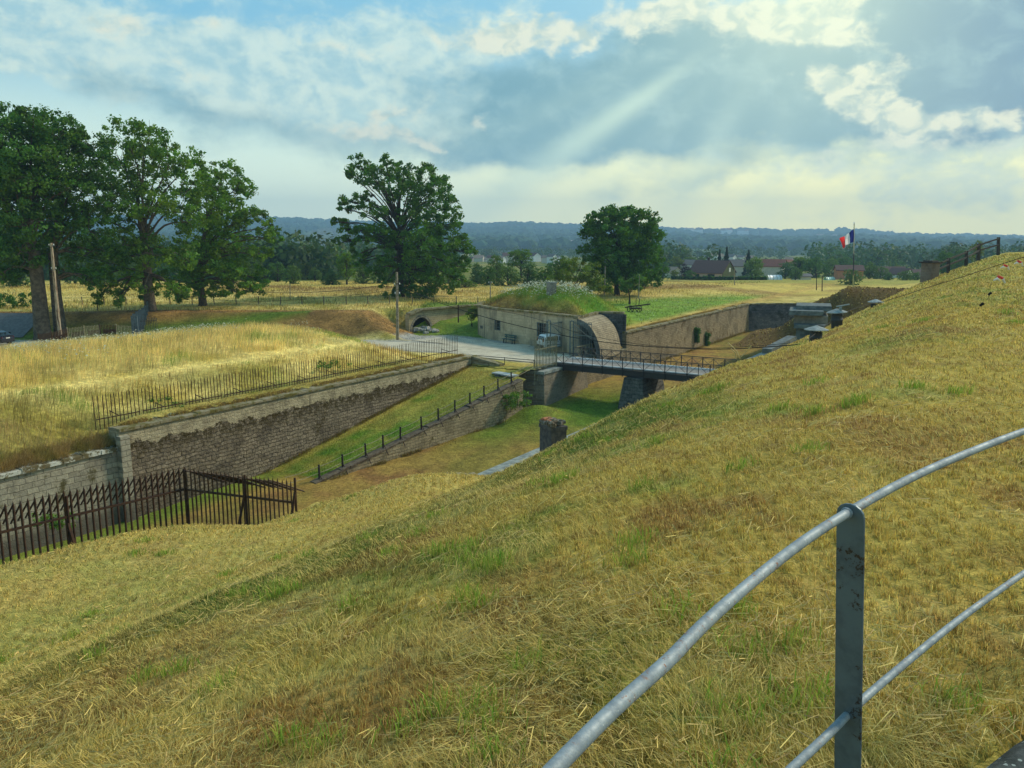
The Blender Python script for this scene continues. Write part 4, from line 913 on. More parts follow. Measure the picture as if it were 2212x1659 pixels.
for dth in (0,):
    tt = th_post-dth if dth >= 0 else th_post-dth
    c0 = ringp(tt, 0, RR-.0245 if True else RR); rad = Vector((math.cos(tt), math.sin(tt), 0)); tg = Vector((-math.sin(tt), math.cos(tt), 0))
    # flat bar set across the rails, which pass through it; rounded at its head
    w_, th_ = .080, .009; lean = rad*.0-tg*.0; prof = []
    for k in range(9): an_ = math.pi*k/8; prof.append((w_/2*math.cos(an_), -.765+w_/2*.85*math.sin(an_)))
    prof = [(w_/2, PZ-.35)]+prof+[(-w_/2, PZ-.35)]
    if abs(dth) > .01: c1_ = ringp(tt, 0, RR-.02); sl = Vector((0, 0, 0))
    else: c1_ = Vector((PQ.x, PQ.y, 0))-rad*.006; sl = Vector((.062, 0, 0)); tg = Vector((.74, .67, 0)).normalized(); rad = Vector((-.67, .74, 0)).normalized()
    o3 = [c1_+rad*x+Vector((0, 0, z_))+sl*(-.76-z_) for x, z_ in prof]
    MB().prism(o3, tg*th_).build('post', M_plate, gr, bevel=.0015)

# ------------------------------------------------------------------ toothed grille fence on the outer scarp
K0 = Vector((-11.4, 27.0, 0)); dA = Vector((DX, DY, 0)); dN = Vector((-DY, DX, 0))
gf = thing('grille_fence', 'rusty toothed grille fence with slanting outer spikes, turning a corner beyond the grass brow', 'fence', (K0.x, K0.y, -10.8))
def grille(p, q, n, zr, slope, strut, bw, tag_, sw=.05, top=.78, plank=False, brace=()):
    d = (q-p)/n; bars = MB(); st = MB(); rl_ = MB()
    for k in range(n+1):
        e_ = p+d*k; z_ = zr+slope*(k/n)+(random.uniform(-.025, .025)); big = 1.0; jx = d.normalized()*random.uniform(-.012, .012)
        bars.bar(e_+Vector((0, 0, -11.4)), e_+jx+Vector((0, 0, z_+top-.06)), bw); bars.add([e_+jx+Vector((a_*bw/2, b_*bw/2, z_+top-.06)) for a_, b_ in ((-1, -1), (1, -1), (1, 1), (-1, 1))]+[e_+jx+Vector((0, 0, z_+top+.08))], [(0, 1, 4), (1, 2, 4), (2, 3, 4), (3, 0, 4)])
        f_ = e_+Vector((0, 0, z_+top-.05))
        if not (tag_ and k > n-5): st.bar(f_, f_+strut+Vector((0, 0, random.uniform(-.03, .03))), sw, .03 if not plank else .012, up=(0, 0, 1))
    rl_.bar(p+Vector((0, 0, zr)), q+Vector((0, 0, zr+slope)), .07, .07)
    if plank:
        for s_ in (.42,): rl_.bar(p+strut*s_+Vector((0, 0, zr+top-.15)), q+strut*s_+Vector((0, 0, zr+slope+top-.15)), .04, .06)
    bars.build('bars', M_rust, gf); st.build('slanting_spikes', M_rust, gf); rl_.build('rail', M_rust, gf)
M_rust2 = simple('brown_rusted_iron', (.12, .065, .035), (.07, .04, .025), 9, .85, .2, bump=.4, bscale=40); 
K1 = K0-dA*18; K2 = Vector((-7.45, 26.6, 0))
grille(K0, K1, 86, -8.53, .98, dN*.42+dA*-.12+Vector((0, 0, -.62)), .05, 0, .045)
_r = M_rust; M_rust = M_rust2
grille(K0+(K2-K0)*.015, K2, 25, -8.56, -.34, dA*.75+(K2-K0).normalized()*.5+Vector((0, 0, -.55)), .042, 1, .13, .74, False)
M_rust = _r
# stouter posts with raking braces
for (pt, lab, z_) in ((K0, 'post', -7.85), (K0-dA*4.1, 'post', -7.7), (K0-dA*8.2, 'post', -7.5), (K0.lerp(K2, .55), 'post', -8.0), (K2, 'post', -8.05)):
    m_ = MB(); pt = pt+Vector((0, 0, 0)); m_.bar(pt+Vector((.0, -.03, -11)), pt+Vector((0, -.03, z_+.05)), .065); m_.build('post', M_rust, gf)
for pt, ft in ((K0-dA*4.1, Vector((.55, -.2, -2.3))), (K0.lerp(K2, .55), Vector((-.4, -.4, -2.2))), (K2, Vector((-.25, -.5, -1.9)))):
    m_ = MB(); s_ = pt+Vector((0, -.06, -8.5)); m_.bar(s_, s_+ft, .085, .05); m_.build('brace', M_rust, gf)

# ------------------------------------------------------------------ spiked fence along the big ditch wall
sf = thing('spiked_fence', 'long fence of thin rusty iron spikes standing above the mossy ditch wall', 'fence', tuple(AB(40, 41.9, -10.2)))
na_ = 0; a_ = 24.3
while a_ < 58.0:
    m_ = MB(); a1 = min(a_+2.62, 58.1); k = 0
    while a_ < a1-.01:
        p = AB(a_, 41.95+(.35 if a_ < 25 else 0)*(25-a_)/3); j = random.uniform(-.03, .03); zt = -8.26+.015*math.sin(a_*2)+random.uniform(-.03, .03)
        m_.bar((p.x, p.y, -10.2), (p.x+j, p.y+j, zt-.1), .034); m_.add([(p.x+j-.017, p.y+j-.017, zt-.1), (p.x+j+.017, p.y+j-.017, zt-.1), (p.x+j, p.y+j+.024, zt-.1), (p.x+j, p.y+j, zt+.06)], [(0, 1, 3), (1, 2, 3), (2, 0, 3)])
        a_ += .235
    m_.build('spike_panel', M_rust, sf)
    p = AB(a1-2.6, 41.95); q = AB(a1, 41.95); m_ = MB(); m_.bar((p.x, p.y, -9.62), (q.x, q.y, -9.62), .04, .05); m_.build('rail', M_rust, sf)
    m_ = MB(); p = AB(a1-1.3, 41.95); q = AB(a1-1.3, 42.75); m_.bar((p.x, p.y, -9.6), (q.x, q.y, -9.45), .035); m_.bar((q.x, q.y, -9.4), (q.x, q.y, -10.1), .035); m_.build('stay', M_rust, sf)

# ------------------------------------------------------------------ cable posts along the ramp
PX = [(322.2, 478.5), (345.5, 466), (368.6, 454.7), (386, 446.3), (403, 439), (424.3, 430), (441, 418.3), (457.6, 412), (472.5, 405.8), (486.8, 396.8), (500.7, 391), (514, 384.2), (527, 377.3)]
M_postdk = simple('tarred_iron_post', (.035, .03, .032), (.06, .035, .025), 7, .7, .2)
PP = []
for k, (u, v) in enumerate(PX[:12]+[]):
    rx, _ = ray(u, v); d = RB1-RB0; t = (rx*RB0.y-RB0.x)/(d.x-rx*d.y); p = RB0.lerp(RB1, t); s = min(max(t, 0), 1); z_ = -15.0+3.75*s**1.05+.12; nrm = Vector((-d.y, d.x)).normalized()
    p = p+nrm*.28; PP.append(Vector((p.x, p.y, z_)))
ords = ['lowest', 'second', 'third', 'fourth', 'fifth', 'sixth', 'seventh', 'eighth', 'ninth', 'tenth', 'eleventh', 'topmost']
for k, p in enumerate(PP):
    cpst = thing('cable_post', f'dark iron cable post, {ords[k]} up the row beside the grass ramp', 'post', tuple(p-Vector((0, 0, .1))), 0, 'cable posts along the retaining wall')
    m_ = MB(); m_.bar(p-Vector((0, 0, .15)), p+Vector((random.uniform(-.03, .03), 0, .98)), .11, .11); m_.build('shaft', M_postdk, cpst)
    d = (RB1-RB0).normalized(); out_ = Vector((d.y, -d.x, 0)); m_ = MB(); m_.bar(p+Vector((0, 0, .42)), p+out_*.36+Vector((.1, 0, -.35)), .04); m_.build('strut', M_postdk, cpst)
cb = thing('guard_cables', 'two sagging guard cables strung between the dark posts beside the ramp', 'cable', tuple(PP[0]))
for h in (.86, .45):
    pts = []
    P_ = [PP[0]+Vector((-1.6, -1.9, -.15))]+PP+[Vector((1.9, 67.6, -11.0))]
    for a_, b_ in zip(P_[:-1], P_[1:]):
        pts += [a_.lerp(b_, s/5)+Vector((0, 0, h-.05*4*(s/5)*(1-s/5))) for s in range(5)]
    pts.append(P_[-1]+Vector((0, 0, h))); MB().tube(pts, .022, 5, False).build('cable', M_gateb, cb)

# ------------------------------------------------------------------ chimneys, vents and concrete on the slope
c0 = P(553, 440, 36.0); cx, cy = c0.x, c0.y; top = P(553, 421, 36).z
sc = thing('square_chimney', 'square dark masonry chimney with crumbling orange and mossy top, rising behind the grass brow', 'chimney', (cx, cy, -10.9))
M_chim = simple('soot_dark_render', (.065, .062, .065), (.12, .11, .10), 5, .95, bump=.7, bscale=12)
M_chtop = NT('broken_mossy_cap'); M_chtop.set(M_chtop.b.inputs['Base Color'], M_chtop.mix(M_chtop.step(M_chtop.noise(5, 5, .7), .45, .55), (.11, .085, .055), (.20, .185, .15))); M_chtop.bump(M_chtop.noise(9, 5), 1, .05); M_chtop = M_chtop.fin(.95, 0, .1)
rz_ = R(28); MB().box((cx, cy, (top-.35-10.9)/2-.0), (.80, 1.05, top-.35+10.9), rz_).build('shaft', M_chim, sc)
MB().box((cx, cy, top-.25), (.87, 1.12, .18), rz_, .02).build('string_course', M_chim, sc)
m_ = MB()
for k in range(34):
    x = random.uniform(-.4, .4); y = random.uniform(-.5, .5); s_ = random.uniform(.10, .24); co, si = math.cos(rz_), math.sin(rz_)
    m_.box((cx+x*co-y*si, cy+x*si+y*co, top-.12+random.uniform(0, .13)), (s_*1.6, s_*1.2, s_*1.05), random.uniform(0, 3), s_*.3)
m_.build('broken_cap', M_chtop, sc)
m_ = MB()
for x, y, s_ in ((-.25, .35, .2), (-.1, .1, .17), (-.3, -.1, .15), (.0, .42, .16)):
    co, si = math.cos(rz_), math.sin(rz_); m_.box((cx+x*co-y*si, cy+x*si+y*co, top+.07), (s_*1.6, s_, .08), random.uniform(0, 3), .02)
m_.build('tile_fragments', simple('orange_tile', (.42, .16, .07), (.3, .12, .06), 8, .9), sc)

M_zinc = simple('weathered_zinc', (.33, .36, .35), (.20, .22, .215), 7, .85, 0.0, bump=.2)
M_vent = simple('dark_vent_pipe', (.045, .055, .065), (.07, .07, .07), 6, .7, .2, bump=.2)
def vent(u, vbase, vcap, wcap, wpipe, y, lab, lean=0.0, extra=False):
    b_ = P(u, vbase, y); top = P(u, vcap, y).z; rc = wcap*y/FPX/2; rp = wpipe*y/FPX/2
    root = thing('roof_vent', lab, 'vent', (b_.x, b_.y, b_.z-.5), 0, 'round metal vents on the grass slope'); h = top-b_.z
    x = b_.x; MB().lathe((x, b_.y, 0), [(rp*1.02, b_.z-.6), (rp*1.0, b_.z+h*.30), (rp*1.08, b_.z+h*.32), (rp*1.08, b_.z+h*.40), (rp*.98, b_.z+h*.42), (rp*.98, top-.22)], 20).build('pipe', M_vent, root)
    m_ = MB(); m_.lathe((x, b_.y, 0), [(rc, top-.13), (rc, top-.10), (rc*.6, top-.02), (rc*.12, top+.07), (0, top+.08)], 20, False); m_.lathe((x, b_.y, 0), [(0, top-.05), (rc*.98, top-.128)], 20)
    m_.build('cap', M_zinc, root)
    for k in range(4):
        an_ = k*math.pi/2+.5; m_ = MB(); q = Vector((x+math.cos(an_)*rp*.95, b_.y+math.sin(an_)*rp*.95, 0)); m_.bar(q+Vector((0, 0, top-.3)), q+Vector((0, 0, top-.08)), .03, .05); m_.build('bracket', M_vent, root)
    if extra:
        m_ = MB(); m_.tube([(x+.1, b_.y-.2, top-.1), (x+.1, b_.y-.2, top+.22)], .08, 8); m_.bar((x-.1, b_.y-.2, top+.2), (x+.55, b_.y-.2, top+.27), .12, .05); m_.build('small_outlet', M_zinc, root)
    if lean: root.rotation_euler = (0, lean, 0)
vent(815.5, 343, 327.2, 23.5, 12.2, 36.5, 'nearest round metal vent with a wide flat conical cap, low on the grass slope')
vent(837.6, 325.5, 310.0, 19.6, 10.8, 41.0, 'leaning round metal vent with a small outlet on its conical cap, middle of the three', R(-4), True)
vent(875.2, 306.5, 300.3, 15, 8.4, 50.5, 'farthest and smallest of the capped metal vents on the grass slope')
M_concd = simple('sooty_concrete', (.17, .19, .185), (.085, .10, .10), 2.5, .95, bump=.5)
# concrete caponier blocks in the ditch corner
cc = thing('concrete_casemate', 'stepped grey concrete casemate with a jutting slab, beside the dark earth mound', 'casemate', (*P(806, 338, 74).xy, -11))
y0 = 72.0
def blk(u0, u1, v0, v1, ya, dep, name, mat_=None):
    a_ = P(u0, v0, ya); b_ = P(u1, v1, ya); return MB().box(((a_.x+b_.x)/2+dep*.19, ya+dep/2, (a_.z+b_.z)/2), (abs(b_.x-a_.x), dep*.8, abs(a_.z-b_.z)), R(-20), .03).build(name, mat_ or M_concd, cc)
blk(796.5, 830, 306.5, 311.5, 74.4, 5, 'upper_block'); blk(789.5, 822, 311.6, 316.2, 73.2, 5.5, 'jutting_slab'); blk(794.6, 826, 316.3, 325.5, 74.2, 5, 'wall_block', simple('pale_rendered_wall', (.30, .28, .23), (.2, .19, .16), 3, .9))
blk(794.2, 824, 325.6, 329.5, 73.0, 5, 'ledge'); blk(796.5, 822, 329.6, 348, 73.6, 5, 'lower_wall')
o = MB().bar(P(767, 350.5, 66)+Vector((0, 0, -.05)), P(792, 338, 71), .8, .4).build('fallen_slab', M_concd, None, P(767, 350, 66)); tag(o, 'long grey concrete slab sloping down to the grass brow beside the casemate', 'slab')

# flag and pole
fy = 88.0; fb = P(853.2, 291, fy); ft = P(854.2, 223.6, fy)
fp = thing('flagpole', 'tall paint-flaked flagpole standing on the dark earth mound', 'flagpole', (fb.x, fb.y, fb.z-.4))
t = NT('flaking_pole_paint'); q = t.n('ShaderNodeSeparateXYZ'); t.L(t.pos, q.inputs[0]); c_ = t.mix(t.step(t.math('ADD', q.outputs[2], t.math('MULTIPLY', t.noise(2.5, 3), 1.2)), -3.2, -2.6), (.55, .45, .17), (.08, .08, .09))
c_ = t.mix(t.step(t.math('ADD', q.outputs[2], t.math('MULTIPLY', t.noise(2.5, 3), 1.2)), -.9, -.4), c_, (.52, .46, .33)); t.set(t.b.inputs['Base Color'], c_); M_pole2 = t.fin(.8)
MB().tube([(fb.x+.02, fb.y, fb.z-.5), (ft.x, fb.y, ft.z)], [.075, .05], 8).build('pole', M_pole2, fp); MB().lathe((ft.x, fb.y, ft.z), [(.03, 0), (.08, .05), (.05, .12), (0, .15)], 8).build('finial', M_white, fp)
fl = thing('flag', 'blue, white and red tricolour flag drooping to the left from the flagpole', 'flag', (fb.x, fb.y, P(853, 250, fy).z))
cols = [('blue_band', (.03, .045, .24)), ('white_band', (.9, .9, .9)), ('red_band', (.85, .05, .05))]

def flagpt(s, t_):
    a_ = Vector((853.5, 229.3)).lerp(Vector((853.4, 242.0)), t_); b_ = Vector((839.2, 239.0)).lerp(Vector((842.8, 248.6)), t_)
    q = a_.lerp(b_, s); v_ = q.y+1.6*math.sin(s*3.1)*(.3 if t_ < .5 else -.7)-.9*s*math.sin(t_*3.1); w = P(q.x, v_, fy); w.y += .22*math.sin(s*9+t_*2.0)*s+.12*math.sin(s*17-t_*3); return w
for k, (nm, cc_) in enumerate(cols):
    V = []; n1_, n2_ = 10, 10
    for i_ in range(n1_+1):
        for j in range(n2_+1): V.append(flagpt((k+i_/n1_)/3, j/n2_))
    i = np.arange(len(V)).reshape(n1_+1, n2_+1); F = np.stack([i[:-1, :-1], i[1:, :-1], i[1:, 1:], i[:-1, 1:]], -1).reshape(-1, 4)
    m0 = NT('flag_cloth_'+nm.split('_')[0]); m0.set(m0.b.inputs['Base Color'], cc_); tr = m0.n('ShaderNodeBsdfTranslucent'); m0.set(tr.inputs[0], cc_); ms = m0.n('ShaderNodeMixShader'); ms.inputs[0].default_value = .45; m0.L(m0.b.outputs[0], ms.inputs[1]); m0.L(tr.outputs[0], ms.inputs[2]); m0.L(ms.outputs[0], m0.out.inputs[0]); m0.fin(.8)
    mesh_np(nm, np.array([tuple(p) for p in V]), F, m0.m, None, True, parent=fl)

# brick chimney and timber fence on the crest at the right
bc = P(929.5, 277, 76); btp = P(929.5, 263, 76)
tb = thing('brick_chimney', 'lone brick chimney with a dark flat cap at the lower end of the timber fence', 'chimney', (bc.x, bc.y, bc.z-.5))
MB().box((bc.x, bc.y, (bc.z-.5+btp.z)/2), (1.1, 1.1, btp.z-bc.z+.5), .45).build('stack', stonemat('brown_brick', R(26), .22, .075, (.30, .21, .14), (.2, .13, .09), (.3, .28, .24), rough_amt=.01, bumpd=.01, msize=.01), tb)
MB().box((bc.x, bc.y, btp.z+.07), (1.45, 1.45, .12), .45, .02).build('cap_slab', M_woodd, tb); MB().box((bc.x, bc.y, btp.z+.18), (.9, .9, .12), .45, .02).build('cap_block', M_woodd, tb)
wf = thing('timber_fence', 'dark post and two-rail timber fence climbing to the crest of the grass rampart', 'fence', tuple(P(933, 274, 78)))
FP = [P(u, v, y) for u, v, y in ((933.5, 275, 77), (948.5, 270, 80), (966.5, 262.5, 83), (979, 255.8, 86), (998.6, 250.5, 88))]
FT = [P(u, v, y) for u, v, y in ((933.5, 266, 77), (948.5, 258, 80), (966.5, 250.8, 83), (979, 243.6, 86), (998.6, 237.2, 88))]
for b_, t_ in zip(FP, FT): m_ = MB(); m_.bar(b_-Vector((0, 0, .5)), t_, .24); m_.build('post', M_woodd, wf)
for s_ in (.1, .55):
    for k in range(4):
        m_ = MB(); m_.bar(FT[k].lerp(FP[k], s_)+Vector((0, -.1, 0)), FT[k+1].lerp(FP[k+1], s_)+Vector((0, -.1, 0)), .06, .16); m_.build('rail', M_woodd, wf)
# thin line strung across the slope with tape flutters
ln = [P(u, v, y)+Vector((0, 0, .04)) for u, v, y in ((807, 341, 34), (840, 316, 43), (866, 305.5, 47), (884, 302.0, 49), (910, 294, 45), (930, 287.5, 43), (960, 278.4, 40), (990, 268.6, 37), (1010, 262.3, 36), (1032, 255.6, 35))]
def lie(pts, lift):
    o = []
    for p in pts: o.append(Vector((p.x, p.y, max(p.z, float(z_rampart(np.array([p.x]), np.array([p.y]))[0])+lift))))
    return o
o = MB().tube(lie(smooth_line(ln), .06), .016, 5, False).build('ground_cable', M_woodd, None, ln[0]); tag(o, 'dark cable running up the grass slope from the vents to the right edge', 'cable')
M_redt = simple('red_tape', (.70, .05, .03), (.6, .05, .03), 4, .6); M_wht = simple('white_tape', (.75, .72, .66), (.65, .62, .55), 4, .6)
for (u, v, y, lab) in ((1005, 268, 36, 'red and white tape scrap lying against the cable near the timber fence'), (1018.6, 264, 35.5, 'red and white tape scrap nearest the right edge above the cable'), (999.5, 280.5, 27, 'red and white tape scrap lying lowest, below the cable')):
    p = P(u, v, y); zz = float(z_rampart(np.array([p.x]), np.array([p.y]))[0]); p.z = max(zz+.05, p.z)
    tt = thing('tape_scrap', lab, 'tape', (p.x, p.y, p.z-.1), 0, 'red and white tape scraps on the slope')
    m_ = MB(); m_.tube([p+Vector((-.12, 0, .03)), p+Vector((-.03, .03, .13)), p+Vector((.08, 0, .08)), p+Vector((.18, 0, .0))], [.03, .055, .05, .02], 6); m_.build('red_loop', M_redt, tt)
    m_ = MB(); m_.tube([p+Vector((-.22, -.02, .0)), p+Vector((-.11, -.05, .06)), p+Vector((-.03, -.05, .0))], [.02, .05, .02], 6); m_.tube([p+Vector((.08, -.05, .05)), p+Vector((.16, -.05, -.08))], [.05, .03], 6); m_.build('white_loop', M_wht, tt)
for (u, v, y, lab) in ((991, 279.3, 28, 'small black lamp on a low stake, uphill of the other black one'), (983, 287.6, 24, 'small black lamp on a low stake, lower on the slope')):
    p = P(u, v, y); p.z = float(z_rampart(np.array([p.x]), np.array([p.y]))[0]); tt = thing('garden_spotlight', lab, 'lamp', tuple(p), 0, 'black spotlights on the slope')
    m_ = MB(); m_.tube([p, p+Vector((0, 0, .16))], .02, 6); m_.build('stake', M_black, tt); m_ = MB(); m_.tube([p+Vector((-.05, 0, .08)), p+Vector((.05, -.03, .15))], [.03, .045], 8); m_.build('housing', M_black, tt)

# ------------------------------------------------------------------ poles and overhead cables
M_pole = simple('grey_weathered_pole', (.30, .26, .20), (.17, .145, .11), 5, .9, bump=.5, bscale=14)
t = NT('streaked_pole'); t.set(t.b.inputs['Base Color'], t.mix(t.step(t.noise(2.0, 5, .7, vec=t.scaled((3, 3, .4))), .42, .6), (.40, .33, .24), (.13, .07, .045))); M_poleL = t.fin(.9)
def pole(name, lab, b_, t_, r0, r1, m, arms=(), group=None, cat='pole'):
    root = thing(name, lab, cat, tuple(b_-Vector((0, 0, .5))), 0, group); MB().tube([b_-Vector((0, 0, .6)), t_], [r0, r1], 8).build('shaft', m, root)
    for dz, w in arms:
        m_ = MB(); m_.bar(t_+Vector((-w, 0, -dz)), t_+Vector((w, 0, -dz)), .06, .07); m_.build('cross_arm', M_grey, root)
        for s_ in (-1, 1): m_ = MB(); m_.lathe(t_+Vector((s_*w*.8, 0, -dz)), [(.03, .03), (.05, .08), (.03, .16), (0, .18)], 6); m_.build('insulator', M_white, root)
    return root
pb = P(60, 337, 82.5); ptp = Vector((pb.x+.05, pb.y, P(55, 243, 82.5).z)); pole('utility_pole', 'tall streaked timber utility pole rising behind the rusty fence at left', pb, ptp, .21, .13, M_poleL, ((.25, .3), (2.6, .28)))
cb_ = P(397.4, 333, 70.5); ctp = P(396.8, 272, 70.5); pole('utility_pole', 'slim grey utility pole on the hay bank in front of the tall central oak', cb_, ctp, .14, .10, M_pole, ((1.1, .28), (1.9, .24)))
pole('field_post', 'tall thin brown pole standing in the meadow between the left trees', P(97, 311, 99), P(97, 281, 99), .07, .055, M_wood, (), 'thin poles in the meadow')
pole('field_post', 'tall thin grey pole in the meadow midway to the central oak', P(290, 301.5, 118), P(290, 284, 118), .07, .055, M_pole, (), 'thin poles in the meadow')
pole('field_post', 'tall thin grey pole in the hay behind the left end of the bunker roof', P(490.3, 295, 108), P(490.3, 281, 108), .07, .055, M_pole, ((.25, .25),), 'thin poles in the meadow')
pole('field_post', 'tall pale pole in front of the dark round trees', P(604.5, 291, 116), P(605.2, 266, 116), .10, .08, M_pole, (), 'thin poles in the meadow')
pole('field_post', 'thin pole beside the little tree right of the bunker roof', P(638.5, 294, 108), P(639.5, 275.6, 108), .06, .05, M_pole, (), 'thin poles in the meadow')
pole('field_post', 'thin pole rising in front of the dark hedge of the brown-roofed house', P(734.5, 283, 160), P(734.5, 268.5, 160), .09, .07, M_pole, (), 'thin poles in the meadow')
pole('field_post', 'left one of two dark poles near the right end of the far meadow', P(816.7, 286.5, 138), P(816.7, 273, 138), .08, .06, M_woodd, (), 'thin poles in the meadow')
pole('field_post', 'right one of two dark poles near the right end of the far meadow', P(822.3, 287.5, 132), P(822.3, 275.5, 132), .09, .07, M_woodd, (), 'thin poles in the meadow')
pole('iron_post', 'rusty iron post standing in front of the yellow tunnel wall', P(458.3, 317.5, 96), P(458.3, 305, 96), .08, .08, M_rust)
def cable(lab, pts, r=.022, name='overhead_cable'):
    o = MB().tube(smooth_line([P(*q) for q in pts], 6), r, 5, False).build(name, M_black, None, P(*pts[0])); tag(o, lab, 'cable')
ck = lambda y0_, y1_, uv: [(u, v, y0_+(y1_-y0_)*k/(len(uv)-1)) for k, (u, v) in enumerate(uv)]
cable('thick black cable sagging from the central pole across the bunker to the right slope', [(397, 283.5, 70.4), (406, 288, 70), (430, 299, 68), (458.4, 309, 66), (490, 318.5, 63), (525, 327.3, 60), (574.6, 337.7, 56), (612, 343, 53), (650, 346.5, 50), (704, 349, 46), (745, 348.2, 43), (786, 345.5, 41), (800, 344, 39)], .026)
cable('thinner upper cable sagging just above the thick one across the bridge', [(397, 289.5, 70.4), (425, 296.5, 69), (451, 304.5, 67), (478, 307, 65), (530, 317, 61), (575, 332, 57), (612, 340, 54), (650, 345.3, 51), (700, 348, 47), (745, 346.8, 44), (790, 343, 40)], .014)
cable('black cable sagging between the central pole and the left utility pole', [(397, 283.5, 70.4), (384, 285, 71), (350, 289.5, 73), (312, 292.3, 75), (275, 292.7, 76.5), (235, 289.5, 78), (183, 281.5, 79.5), (120, 266, 81), (56, 246.5, 82.5)], .022)
cable('thin lower wire between the central pole and the left', [(397, 289.5, 70.4), (370, 293, 72), (330, 297.5, 74), (275, 300.8, 76.5), (220, 300, 78.5), (150, 290, 80.5), (58, 270, 82.5)], .012)
cable('wire leaving the left utility pole towards the left edge', [(55, 246.5, 82.5), (30, 252, 80), (0, 261, 77), (-20, 268, 75)], .014)

# ------------------------------------------------------------------ rusty fence, gate and board on the left
rf = thing('iron_fence', 'rusty to grey paneled iron fence leaning along the foot of the brown slope', 'fence', (*P(90, 345, 84).xy, -10.9))
FU = [(40, 359.5, 347, 80), (53, 358, 344, 80.6), (69, 350.5, 341, 82), (86, 347, 338, 83), (101.5, 346, 336, 84), (118, 345.3, 334.5, 85), (134, 343.5, 334, 86)]
tops = [334.7, 332.5, 328.5, 326.5, 325.3, 325.2, 326.5]
for k in range(6):
    ya, yb = FU[k][3], FU[k+1][3]; a_ = P(FU[k][0], 350, ya); b_ = P(FU[k+1][0], 350, yb); za = P(FU[k][0], tops[k], ya).z; zb_ = P(FU[k+1][0], tops[k+1], yb).z
    m_ = MB(); n_ = 11; mm = M_rust2 if k < 2 else (M_rust if k == 4 else M_gateb)
    for j in range(n_):
        e_ = a_.lerp(b_, (j+.3)/n_); zt = za+(zb_-za)*j/n_+.05*(j % 2); m_.bar((e_.x, e_.y, -11.3), (e_.x+.04, e_.y, zt), .055)
    m_.build('bar_panel', mm, rf)
    m_ = MB(); m_.bar((a_.x, a_.y-.05, za-1.35), (b_.x, b_.y-.05, zb_-1.35), .06, .09); m_.build('rail', mm, rf)
    if k in (1, 2, 3, 4): m_ = MB(); [m_.bar(a_.lerp(b_, .12+.1*j)+Vector((0, .3, za-.65-a_.z)), a_.lerp(b_, .2+.1*j)+Vector((0, .3, za-.95-a_.z)), .16, .05) for j in range(8)]; m_.bar(a_.lerp(b_, .1)+Vector((0, .32, za-.65-a_.z)), b_.lerp(a_, .1)+Vector((0, .32, zb_-.65-b_.z)), .05, .35); m_.build('cross_bars', M_rust, rf)
    m_ = MB(); m_.bar((a_.x, a_.y, -11.3), (a_.x, a_.y, za+.12), .1); m_.build('post', mm, rf)
m_ = MB(); m_.bar(P(41.5, 341.5, 80), P(36.5, 348, 79), .1, .1); m_.build('brace', M_rust2, rf)
M_bgate = simple('blue_grey_iron', (.085, .12, .145), (.055, .075, .09), 4, .6, .2)
lg = thing('metal_gate', 'tall blue-grey sheet iron gate with pointed bars beside the trunk of the middle left tree', 'gate', (*P(140, 340, 86).xy, -10.9))
ga = P(133.5, 338, 85.5); gb_ = P(148.5, 320, 96)
m_ = MB(); n_ = 12
for k in range(n_):
    e_ = ga.lerp(gb_, k/(n_-1)); zt = -7.85+.35*k/n_+.12*(k % 2); m_.bar((e_.x, e_.y, -10.9+k*.12), (e_.x, e_.y, zt), .22, .05)
m_.build('gate_leaf', M_bgate, lg)
m_ = MB(); m_.bar((ga.x+.5, ga.y, -11), (ga.x+.5, ga.y, -7.9), .18); m_.build('post', M_bgate, lg)
m_ = MB(); m_.bar((gb_.x, gb_.y, -10), (gb_.x, gb_.y, -7.1), .16); m_.build('post', M_bgate, lg)
m_ = MB(); m_.bar((ga.x+.6, ga.y-.1, -9.4), (ga.x+2.1, ga.y-.4, -10.8), .08); m_.build('brace', M_bgate, lg)
lf = thing('iron_fence', 'see-through thin iron fence panel right of the blue-grey gate', 'fence', (*P(150, 338, 86).xy, -10.9))
a_ = P(141.5, 340, 86.5); b_ = P(158, 338, 87.5); m_ = MB()
for k in range(11): e_ = a_.lerp(b_, k/10); m_.bar((e_.x, e_.y, -11.2), (e_.x, e_.y, -8.25+.1*(k % 2)), .04)
m_.build('bar_panel', M_iron, lf); m_ = MB(); m_.bar((a_.x, a_.y, -8.55), (b_.x, b_.y, -8.55), .05, .06); m_.build('rail', M_iron, lf); m_ = MB(); m_.bar((a_.x, a_.y, -9.9), (b_.x, b_.y, -9.9), .05, .06); m_.build('rail', M_iron, lf)
bd = thing('notice_board', 'small dark board with white strips, low at the foot of the blue-grey gate', 'sign', (*P(126, 340, 83.5).xy, -11))
p = P(126.3, 339, 83.5); MB().box((p.x-.15, p.y, p.z-.1), (1.3, .06, .9)).build('board', M_iron, bd)
for q in (.22, .46, .70): m_ = MB(); m_.box((p.x+q-.6, p.y-.045, p.z-.15), (.13, .02, .62)); m_.build('white_strip', M_white, bd)
m_ = MB(); m_.box((p.x-.42, p.y-.045, p.z+.14), (.34, .02, .07)); m_.build('white_strip', M_white, bd)
for s_ in (-.7, .4): m_ = MB(); m_.bar((p.x+s_, p.y+.05, -11.2), (p.x+s_, p.y+.05, p.z+.4), .07); m_.build('leg', M_iron, bd)

